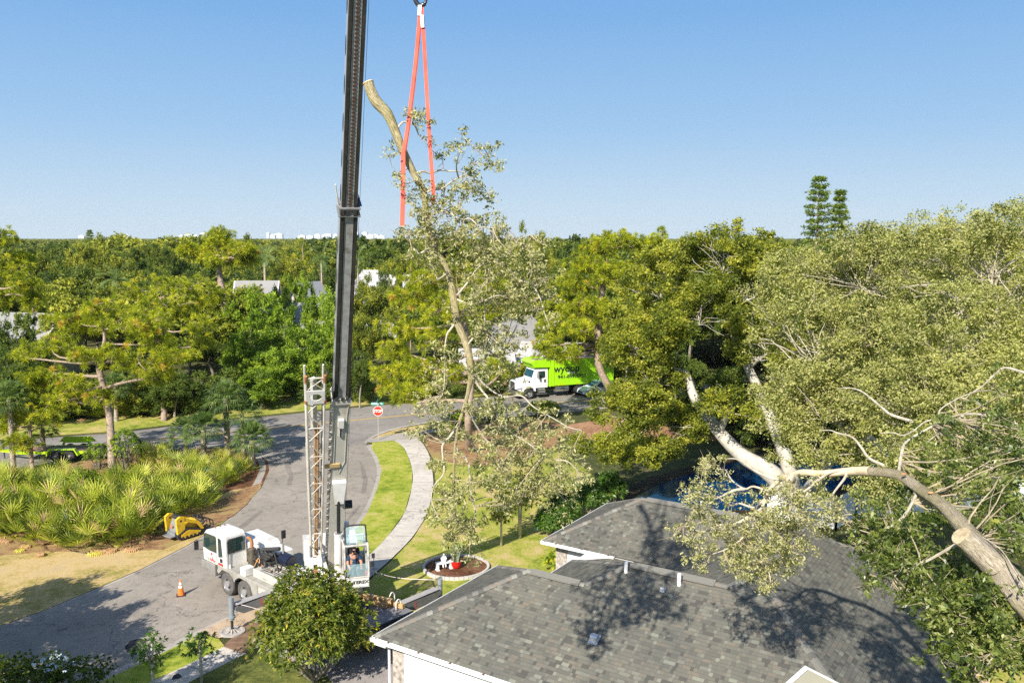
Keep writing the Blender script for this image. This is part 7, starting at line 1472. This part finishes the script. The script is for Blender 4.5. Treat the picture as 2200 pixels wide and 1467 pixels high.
for i in range(30):
    x = 95 + i * 13.5 + rs.normal() * 6; y = 905 - i * .9 - (i % 2) * 9; palmetto(x, y, rs.uniform(.9, 1.3), 'saw palmetto in the row behind the far street verge, %s from the left' % ORD[i], GF)
# schefflera
def umbrella_mesh(seed, H, R, nc, L=.30):
    rs2 = RS(seed); c = []; d = []
    wood = MB()
    for k in range(nc):
        an = rs2.uniform(0, 6.28); th = math.acos(rs2.uniform(-.1, 1)); q = np.array([R * math.sin(th) * math.cos(an), R * math.sin(th) * math.sin(an), H * .5 + H * .5 * math.cos(th)]); c.append(q); d.append([q[0] * .6, q[1] * .6, 1.])
        if k % 4 == 0: wood.tube([(q[0] * .2, q[1] * .2, 0), (q[0] * .6, q[1] * .6, q[2] * .6), tuple(q)], [.03, .022, .012], 5)
    return mkmesh('umbrella_stems', wood.V, wood.F, B_oak), rosette_mesh(seed, np.array(c), np.array(d), n=9, L=L, wid=.045, leaf=L_croton_dk, name='umbrella_leaves', droop=.45)
L_croton_dk = leafmat('umbrella_leaves', [(.0, (.07, .13, .015)), (.5, (.17, .27, .02)), (1., (.42, .50, .06))], rough=.3, spec=.7)
plant('umbrella_tree', 'umbrella tree with drooping glossy leaves beside the forked pine trunk', 'shrub', at(272, 1010, 0), umbrella_mesh(1, 2.7, .95, 130), parts=('stems', 'crown')); plant('umbrella_tree', 'smaller umbrella tree between the trailer and the pine trunk', 'shrub', at(212, 1008, 0), umbrella_mesh(2, 1.7, .8, 70), parts=('stems', 'crown'))
# shrubs
def shrub(px, py, R, H, n, leaf, label, seed, L=.16, wid=.03, kind='shrub', per=9, z=0, base=None):
    rs2 = RS(seed); q = unit(rs2.normal(size=(n, 3))); rr = rs2.uniform(.45, 1.05, (n, 1)); lump = 1 + .16 * np.sin(q[:, :1] * 5 + seed) * np.cos(q[:, 1:2] * 6); q[:, 2] = np.abs(q[:, 2]) * 1.0 - .12; p = q * rr * lump * np.array([R, R, H * .55]) + np.array([0, 0, H * .42])
    me = rosette_mesh(seed, p, q + np.array([0, 0, .5]), n=per, L=L, wid=wid, leaf=leaf, name='shrub_leaves'); wood = MB()
    for k in range(14):
        e_ = p[rs2.randint(n)]; wood.tube(bez((0, 0, 0), e_, rs2, .2, 4), list(np.linspace(.05, .012, 4)), 5, cap=False)
    return plant(kind, label, 'shrub', base if base is not None else at(px, py, 0), (mkmesh('shrub_stems', wood.V, wood.F, B_oak), me), parts=('stems', 'crown'))
bb = at(683, 1470, 0); bb = Vector((-7.1, 29.2, 0))
shrub(0, 0, 1.98, 4.45, 3700, L_bush, 'large rounded bush with lance leaves and purple-tinged tips in front of the crane', 41, L=.19, wid=.026, kind='lance_leaf_bush', base=bb)
for i, (x, y, R, H, lb) in enumerate(((1205, 1135, 1.0, 2.3, 'dark green bush against the left eave of the far wing'), (1260, 1110, 1.0, 2.6, 'dark green bush second from the eave corner of the far wing'), (1310, 1090, .9, 2.4, 'dark green bush behind the far end of the left eave'), (1180, 1150, .7, 1.6, 'low dark green bush at the lawn end of the eave hedge'))):
    shrub(x, y, R, H, 420, L_shrub, lb, 50 + i, L=.26, wid=.03)
shrub(1203, 1225, .75, 1.1, 170, L_croton, 'yellow-green croton bush in the corner between the two roof wings', 60, L=.22, wid=.045); shrub(1168, 893, 1.5, 1.5, 420, L_croton, 'round clipped yellow-green bush near the truck', 61, L=.2, wid=.06); shrub(985, 912, .9, 1.3, 200, L_brt, 'bright green bush behind the hanging limb near the street', 62, L=.2, wid=.06); shrub(960, 925, .7, .7, 130, L_croton, 'low orange-yellow bush beside the walk corner', 63, L=.16, wid=.05)
shrub(1050, 905, 1.2, 1.6, 260, L_shrub, 'dark green bush near the broad pine trunk', 64, L=.2, wid=.06)
shrub(185, 1075, 1.3, 2.1, 420, L_brt, 'leafy green bush growing out of the palmetto thicket', 65, L=.13, wid=.04)
for i, (x, y) in enumerate(((80, 1475), (175, 1478), (20, 1470))): shrub(x, y + 20, 1.1, 1.5, 300, L_oakd, ('dark shrub in the lower left corner, left of the white flowers', 'dark shrub in the lower left corner, right of the white flowers', 'dark shrub at the very corner of the lower left')[i], 70 + i, L=.12, wid=.03)
fl = empty('flowering_shrub', 'shrub with clusters of white flowers in the lower left corner', 'shrub', at(118, 1490, 0)); o = MB(); r_ = random.Random(11)
for k in range(16):
    x, y, z = r_.uniform(-.55, .6), r_.uniform(-.4, .4), r_.uniform(.9, 1.35)
    o = MB()
    for j in range(10): o.ball((x + r_.uniform(-.09, .09), y + r_.uniform(-.09, .09), z + r_.uniform(-.03, .05)), .035, n=6)
    o.build('flower_cluster', mat('white_petals', (.70, .80, .82), .6), fl)
rs2 = RS(5); p = rs2.normal(size=(160, 3)) * np.array([.35, .3, .3]) + np.array([0, 0, .8]); link('leaves', rosette_mesh(5, p, p * 0 + np.array([0, 0, 1.]), n=8, L=.13, wid=.035, leaf=L_oakd), fl)
# saplings by the walk
def sapling(px, py, H, label, seed, n=60, R=.6, leaf=L_shrub, trunks=1, L=.2, wid=.028, crown_h=.55, bark=None):
    rs2 = RS(seed); wood = MB(); cs = []
    for k in range(trunks):
        o_ = (k - .5 * (trunks - 1)) * .22; wood.tube([(0, 0, -.05), (o_ * .6, 0, H * .4), (o_, rs2.normal() * .05, H * .8)], [.07, .055, .03], 8)
    for k in range(n):
        q = unit(rs2.normal(size=(1, 3)))[0] * np.array([R, R, H * crown_h * .5]) * rs2.uniform(.4, 1.05); q[2] += H * (1 - crown_h * .5); cs.append(q)
        if k % 3 == 0: wood.tube(bez((0, 0, H * .5), q, rs2, .15, 3), [.02, .012, .008], 4, cap=False)
    cs = np.array(cs); return plant('young_tree', label, 'tree', at(px, py, .03), (mkmesh('sapling_wood', wood.V, wood.F, bark or B_pale, smooth=True), rosette_mesh(seed, cs, cs - np.array([0, 0, H * .6]), n=9, L=L, wid=wid, leaf=leaf, name='sapling_leaves')))
sapling(433, 1466, 2.0, 'young sapling with a thin stem on the sidewalk edge at lower left', 81, 60, .62, L_shrub); sapling(330, 1490, 2.3, 'feathery sapling at the bottom edge left of the sidewalk', 82, 60, .55, L_shrub)
sapling(1117, 1156, 3.6, 'small twin-stemmed tree on the sunny lawn beyond the flower bed', 83, 240, 1.25, L_oak, trunks=2, crown_h=.62); sapling(1077, 1172, 2.7, 'smaller single-stemmed tree on the lawn left of the twin-stemmed one', 84, 130, .8, L_oak, crown_h=.55)
# banana-like plants beside the truck
for i, (x, y, s_) in enumerate(((1090, 850, 1.), (1150, 838, .9))):
    V = []; F = []; T = []; r2 = RS(90 + i)
    for k in range(16):
        an = k * 2.4; prev = np.array([0, 0, .5]); vd = np.array([math.cos(an) * .4, math.sin(an) * .4, 1.]); vd /= np.linalg.norm(vd); side = np.cross(vd, [0, 0, 1.]); side /= np.linalg.norm(side); ln = 2.6 * r2.uniform(.7, 1.1)
        for j in range(6):
            nx = prev + vd * ln / 6; w0_ = .32 * math.sin(math.pi * (j + .1) / 6.6); w1_ = .32 * math.sin(math.pi * (j + 1.1) / 6.8); b = len(V); V += [prev - side * w0_, prev + side * w0_, nx + side * w1_, nx - side * w1_]; F.append((b, b + 1, b + 2, b + 3)); T.append(min(1, max(0, r2.normal(.45, .15)))); prev = nx; vd = vd - np.array([0, 0, .16]); vd /= np.linalg.norm(vd)
    b_ = at(x, y, 0) + Vector((0, 3.5, 0)); o = link('banana_plant', mkmesh('banana', V, F, L_brt, tint=T)); o.location = b_; o.scale = (s_, s_, s_ * 1.2); tag(o, ('banana plant with broad paddle leaves left of the truck cab', 'banana plant with yellowing paddle leaves behind the truck cab')[i], 'plant')
# Norfolk pines on the skyline
def norfolk(px, ptop, d, wpx, label, seed):
    rs2 = RS(seed); t_ = dp(px, ptop, d); H = t_.z; R = wpx / 2 / FPX * d; wood = MB(); wood.tube([(0, 0, 0), (0, 0, H * .97)], [.35, .06], 8); tips = []; dirs = []; z = H * .45
    while z < H - .25:
        f_ = (H - z) / (H * .55); rr = R * min(1, (1.9 * f_) ** .42) * rs2.uniform(.85, 1.1); n = 7
        for k in range(n):
            an = 6.283 * k / n + rs2.uniform(-.3, .3); e_ = np.array([rr * math.cos(an), rr * math.sin(an), z + rr * .22 + rs2.normal() * .1]); wood.tube([(0, 0, z), tuple(e_)], [.05, .02], 4, cap=False)
            for q in np.linspace(.35, 1, 8): c = np.array([0, 0, z]) * (1 - q) + e_ * q; tips.append(c + rs2.normal(size=3) * .10); dirs.append([math.cos(an) * .5, math.sin(an) * .5, .8])
        z += .74
    V, F, T = pine_tufts(np.array(tips), np.array(dirs), rs2, 10, .38, .045); plant('norfolk_pine', label, 'tree', (t_.x, t_.y, 0), (mkmesh('norfolk_wood', wood.V, wood.F, B_pine), mkmesh('norfolk_needles', V, F, L_norf, tint=T)))
norfolk(1761, 380, 92, 62, 'tall tiered column pine on the skyline, left one of the two', 1); norfolk(1806, 405, 95, 40, 'slimmer tiered column pine on the skyline, right one of the two', 2); norfolk(192, 494, 260, 22, 'lone tiered pine above the left woods on the skyline', 3)
# shade trees outside the frame whose shadows fall on the road
for x, y, s_, z_, lb in ((-21.0, 25.3, .56, .68, 'oak outside the left edge shading the near road'), (-23.4, 27.6, .62, .66, 'second oak outside the left edge shading the near road'), (-17.7, 22.0, .38, .62, 'oak outside the lower left corner shading the lawn strip'), (-15.3, 20.0, .32, .78, 'small oak outside the lower left corner shading the saplings')):
    plant('oak_tree', lb, 'tree', (x, y, 0), P_oak[1], x, (s_, s_, z_))
# ---------------------------------------------------------------- houses behind
Rg = mat('pale_shingle_roof', (.27, .265, .26), .9, noise=.08, scale=2); Rw = mat('white_roof', (.42, .41, .41), .8, noise=.06, scale=2); Rt = mat('tan_roof', (.52, .40, .30), .9, noise=.1, scale=2); Wp = mat('pinkish_wall', (.50, .45, .44), .8, noise=.04)
Wq = mat('cottage_wall', (.46, .45, .43), .85, noise=.06)
def cottage(px, py, d, Lx, Ly, rz, label, roofm=Rg, wallm=Wq, hw=2.8, hr=1.9, gable=True, red=False):
    c = dp(px, py, d); e_ = empty('cottage', label, 'house', (c.x, c.y, 0), rad(rz)); hx, hy = Lx / 2, Ly / 2; g0 = 0 if gable else min(hy, hx * .8); f_ = c.z / (hw + hr) if c.z > 3 else 1.; hw *= f_; hr *= f_
    o = MB(); o.box(-hx, hx, -hy, hy, 0, hw)
    if gable: o.add([(-hx, -hy, hw), (-hx, hy, hw), (-hx, 0, hw + hr), (hx, -hy, hw), (hx, hy, hw), (hx, 0, hw + hr)], [(0, 1, 2), (5, 4, 3)])
    o.build('wall', wallm, e_); ov = .5; dz = hr / hy * ov; o = MB()
    a_, b_, c_, d_ = (-hx - ov, -hy - ov, hw - dz), (hx + ov, -hy - ov, hw - dz), (hx + ov - g0, 0, hw + hr + .02), (-hx - ov + g0, 0, hw + hr + .02); e1, f1 = (hx + ov, hy + ov, hw - dz), (-hx - ov, hy + ov, hw - dz)
    o.add([a_, b_, c_, d_, e1, f1], [(0, 1, 2, 3), (4, 5, 3, 2)] + ([(1, 4, 2), (5, 0, 3)] if not gable else [])); o.add([(x, y, z - .18) for x, y, z in (a_, b_, c_, d_, e1, f1)], [(3, 2, 1, 0), (2, 3, 5, 4)]); o.build('roof', roofm, e_)
    t_ = MB()
    for s in (-1, 1): t_.box(-hx - ov, hx + ov, min(s * (hy + ov), s * (hy + ov + .03)), max(s * (hy + ov), s * (hy + ov + .03)), hw - dz - .2, hw - dz + .02)
    if gable:
        for x in (-hx - ov, hx + ov): t_.tube([(x, -hy - ov, hw - dz - .06), (x, 0, hw + hr - .06), (x, hy + ov, hw - dz - .06)], .10, 4)
    t_.build('trim', mat('red_trim', (.45, .12, .10), .7) if red else M_white, e_)
    for s in (-1, 1):
        for k in (-.55, 0, .55):
            w_ = MB(); w_.box(hx * k - .6, hx * k + .6, min(s * hy, s * (hy + .04)), max(s * hy, s * (hy + .04)), 1., 2.2); wo = w_.build('window', M_white, e_); MB().box(hx * k - .52, hx * k + .52, min(s * (hy + .042), s * (hy + .05)), max(s * (hy + .042), s * (hy + .05)), 1.08, 2.12).build('pane', K_glass, wo)
    return e_
cottage(65, 672, 100, 8, 7, -12, 'grey-roofed house in the trees at the left edge', Rg, hr=1.6); cottage(62, 583, 165, 10, 8, 10, 'tan-roofed house far back at the left edge', Rt); cottage(552, 603, 120, 5, 6, 4, 'white-walled house with a grey roof behind the bright green trees', Rg); cottage(662, 606, 118, 5, 6, 70, 'pink-gabled house with red trim left of the boom', Rw, Wp, red=True); cottage(645, 650, 108, 9, 7, -8, 'grey-roofed low house in front of the pink-gabled one', Rg, hr=1.4); cottage(795, 580, 150, 8, 7, 12, 'white-roofed house right of the boom, nearest the boom', Rw, gable=False); cottage(845, 590, 140, 8, 7, -20, 'long white-roofed house left of the orange-tinged pine', Rw); cottage(1100, 680, 104, 8, 8, 28, 'house with a steep pale grey roof behind the truck cab', Rg, hr=3.0); cottage(1045, 748, 96, 5, 5, 6, 'low pale-roofed house behind the broad pine', Rw); cottage(1185, 735, 100, 6, 6, -14, 'white-gabled house seen between pine branches above the truck', Rw)
cottage(600, 765, 100, 9, 6, 5, 'low white house seen under the bright green trees', Rw, hr=1.2)
o = MB(); b_ = at(1095, 838, 0) + Vector((0, 3, 0)); o.box(b_.x - 1.2, b_.x + 2.6, b_.y, b_.y + .1, 0, 2.0); tag(o.build('garden_wall', mat('tan_wall', (.40, .27, .16), .9, noise=.2)), 'brown garden wall just left of the truck cab', 'wall')
# ---------------------------------------------------------------- towers on the horizon
rs = RS(12); Wt_ = mat('tower_white', (.80, .80, .80), .7, noise=.03, scale=.02); Wg = mat('tower_glass', (.25, .33, .42), .3, noise=.1, scale=.02); Wb = mat('tower_blue', (.22, .33, .48), .3, noise=.1, scale=.02)
D_T = 4200.
TW = [(168, 180, 507), (265, 278, 505), (384, 392, 506), (394, 412, 504.5), (413, 428, 506), (430, 444, 501), (572, 578, 500.5), (580, 590, 505), (590, 606, 502.5), (640, 655, 506.5), (658, 672, 507), (675, 688, 504), (690, 696, 505), (697, 711, 503), (716, 724, 504), (764, 769, 499.5), (769, 777, 498.8), (777, 788, 499.8), (770, 786, 506), (788, 802, 505), (800, 812, 504.6), (812, 826, 507)]
side = {0: 'pink-roofed white block above the left woods', 1: 'pinkish block above the woods right of the left palm', 2: 'first and lowest white block of the left tower group', 3: 'second white block of the left tower group', 4: 'third white block of the left tower group', 5: 'tallest white block of the left tower group, at its right end', 6: 'slender white tower alone left of the middle tower group', 7: 'low white block right of the slender tower', 8: 'broad white tower right of the slender tower', 9: 'low white block at the left of the group nearest the boom', 10: 'second low white block of the group nearest the boom', 11: 'mid-height white block of the group nearest the boom', 12: 'narrow white block of the group nearest the boom', 13: 'broad tall white block of the group nearest the boom', 14: 'white block half hidden by the left side of the boom', 15: 'white tower touching the right side of the boom', 16: 'blue-glass tower just right of the boom', 17: 'round-shouldered white tower right of the blue-glass one', 18: 'low white block under the blue-glass tower', 19: 'low white block right of the round-shouldered tower', 20: 'white gabled block near the right end of the right group', 21: 'last low white block at the right end of the right group'}
for i, (x0, x1, y) in enumerate(TW):
    c = dp((x0 + x1) / 2, y, D_T + rs.uniform(-200, 200)); hw = (x1 - x0) / 2 / FPX * c.y; H = c.z; e_ = empty('tower_block', 'distant ' + side[i], 'tower', (c.x, c.y, 0))
    o = MB(); o.box(-hw, hw, 0, 24, 0, H); o.box(-hw * .4, hw * .3, 6, 14, H, H + 3.2); o.build('tower_walls', Wb if i == 16 else Wt_, e_)
    o = MB(); z = H - 3.5
    while z > 8: o.box(-hw * .92, hw * .92, -.6, -.3, z - 1.5, z); z -= 3.4
    o.build('window_bands', Wg, e_)
for x in (771.5, 774.5): MB().tube([dp(x, 505, 4100), dp(x, 491, 4100)], .7, 5).build('mast', K_grey, [o for o in bpy.data.objects if o.name.startswith('tower_block') and o.get('label', '').endswith('blue-glass tower just right of the boom')][0], world=True)
# ---------------------------------------------------------------- the far woods: one mass
far_w, far_l = oak_proto(200, 11, 6, per=105, lsize=.5, ncl=85, leaf=L_oak, crad=1.1); far2_w, far2_l = oak_proto(201, 10, 6, per=105, lsize=.5, ncl=85, leaf=L_oakd, crad=1.1)
fr_ = bpy.data.objects['live_oak']
pts = []; scl = []; rs = RS(31)
def scatter(d0, d1, sp, s0, s1, hmax=13.6):
    n = int((d1 * d1 - d0 * d0) * .66 / (sp * sp)); d = np.sqrt(rs.uniform(d0 * d0, d1 * d1, n)); an = rs.uniform(-.64, .64, n)
    for i in range(n): s = rs.uniform(s0, s1); pts.append((d[i] * math.sin(an[i]), d[i] * math.cos(an[i]), 0)); scl.append(s)
scatter(165, 420, 9.3, .6, 1.25); scatter(420, 900, 13.5, .8, 1.35); scatter(900, 2000, 26, 1.15, 1.4); scatter(2000, 4600, 60, 1.3, 1.5)
for _ in range(110):
    d = rs.uniform(180, 620); an = rs.uniform(-.62, .62); pts.append((d * math.sin(an), d * math.cos(an), 0)); scl.append(rs.uniform(1.45, 1.85))
# filler woodland between 95 and 170 m on both flanks
for _ in range(260):
    d = rs.uniform(100, 170); an = rs.uniform(-.62, .62); x, y = d * math.sin(an), d * math.cos(an); px = 1100 + FPX * x / (y * CP)
    if (540 < px < 900 and d < 160) or (980 < px < 1230 and d < 125) or px < 130 and d < 140: continue
    pts.append((x, y, 0)); scl.append(rs.uniform(.72, 1.02))
me = bpy.data.meshes.new('woods_points'); me.vertices.add(len(pts)); me.vertices.foreach_set('co', np.array(pts, dtype=np.float32).ravel())
at_ = me.attributes.new('tsize', 'FLOAT', 'POINT'); at_.data.foreach_set('value', np.array(scl, dtype=np.float32))
at_ = me.attributes.new('tturn', 'FLOAT', 'POINT'); at_.data.foreach_set('value', rs.uniform(0, 6.28, len(pts)).astype(np.float32))
woods = link('far_woods', me); woods['kind'] = 'stuff'; woods['label'] = 'continuous woodland canopy reaching to the horizon'
# source crowns stand as real trees at the start of the woods
src = []
for k, (w_, l_) in enumerate(((far_w, far_l), (far2_w, far2_l))):
    e_ = plant('oak_tree', ('oak at the front of the far woods on the left', 'dark oak at the front of the far woods on the right')[k], 'tree', ((-62, 150, 0), (48, 160, 0))[k], (w_, l_)); src.append([c for c in e_.children if c.name.startswith('crown')][0])
ng = bpy.data.node_groups.new('woods', 'GeometryNodeTree'); ng.interface.new_socket('Geometry', in_out='INPUT', socket_type='NodeSocketGeometry'); ng.interface.new_socket('Geometry', in_out='OUTPUT', socket_type='NodeSocketGeometry')
gi = ng.nodes.new('NodeGroupInput'); go = ng.nodes.new('NodeGroupOutput'); sepn = ng.nodes.new('GeometryNodeSeparateGeometry'); sepn.domain = 'POINT'; rv = ng.nodes.new('FunctionNodeRandomValue'); rv.data_type = 'BOOLEAN'; rv.inputs['Probability'].default_value = .6
ng.links.new(gi.outputs[0], sepn.inputs[0]); ng.links.new([s for s in rv.outputs if s.enabled][0], sepn.inputs['Selection']); jn = ng.nodes.new('GeometryNodeJoinGeometry')
for k in range(2):
    ob = ng.nodes.new('GeometryNodeObjectInfo'); ob.inputs[0].default_value = src[k]; ob.transform_space = 'ORIGINAL'; ob.inputs['As Instance'].default_value = True
    ip = ng.nodes.new('GeometryNodeInstanceOnPoints'); ng.links.new(sepn.outputs[k], ip.inputs['Points']); ng.links.new(ob.outputs['Geometry'], ip.inputs['Instance'])
    na = ng.nodes.new('GeometryNodeInputNamedAttribute'); na.data_type = 'FLOAT'; na.inputs['Name'].default_value = 'tsize'; nb = ng.nodes.new('GeometryNodeInputNamedAttribute'); nb.data_type = 'FLOAT'; nb.inputs['Name'].default_value = 'tturn'
    cx = ng.nodes.new('ShaderNodeCombineXYZ'); ng.links.new([s for s in nb.outputs if s.enabled][0], cx.inputs[2]); ng.links.new(cx.outputs[0], ip.inputs['Rotation'])
    cm = ng.nodes.new('ShaderNodeCombineXYZ'); so_ = [s for s in na.outputs if s.enabled][0]; mm = ng.nodes.new('ShaderNodeMath'); mm.operation = 'POWER'; mm.inputs[1].default_value = .8
    for a_ in (0, 1): ng.links.new(so_, cm.inputs[a_])
    ng.links.new(so_, mm.inputs[0]); ng.links.new(mm.outputs[0], cm.inputs[2]); ng.links.new(cm.outputs[0], ip.inputs['Scale']); ng.links.new(ip.outputs[0], jn.inputs[0])
ng.links.new(jn.outputs[0], go.inputs[0]); md = woods.modifiers.new('woods', 'NODES'); md.node_group = ng
# ---------------------------------------------------------------- a pair of thin clouds and the air itself
HAZE = True
if HAZE:
    hz = MB(); hz.box(-6000, 6000, -50, 5200, -1.5, 85); ho_ = hz.build('haze', None if False else M_white); ho_['kind'] = 'stuff'; ho_.data.materials.clear()
    hm = bpy.data.materials.new('haze_air'); hm.use_nodes = True; hn = hm.node_tree; hn.nodes.clear(); ou = hn.nodes.new('ShaderNodeOutputMaterial'); pv = hn.nodes.new('ShaderNodeVolumePrincipled')
    pv.inputs['Color'].default_value = (.93, .96, 1, 1); pv.inputs['Density'].default_value = .00005; pv.inputs['Anisotropy'].default_value = 0.; hn.links.new(pv.outputs[0], ou.inputs['Volume']); ho_.data.materials.append(hm)
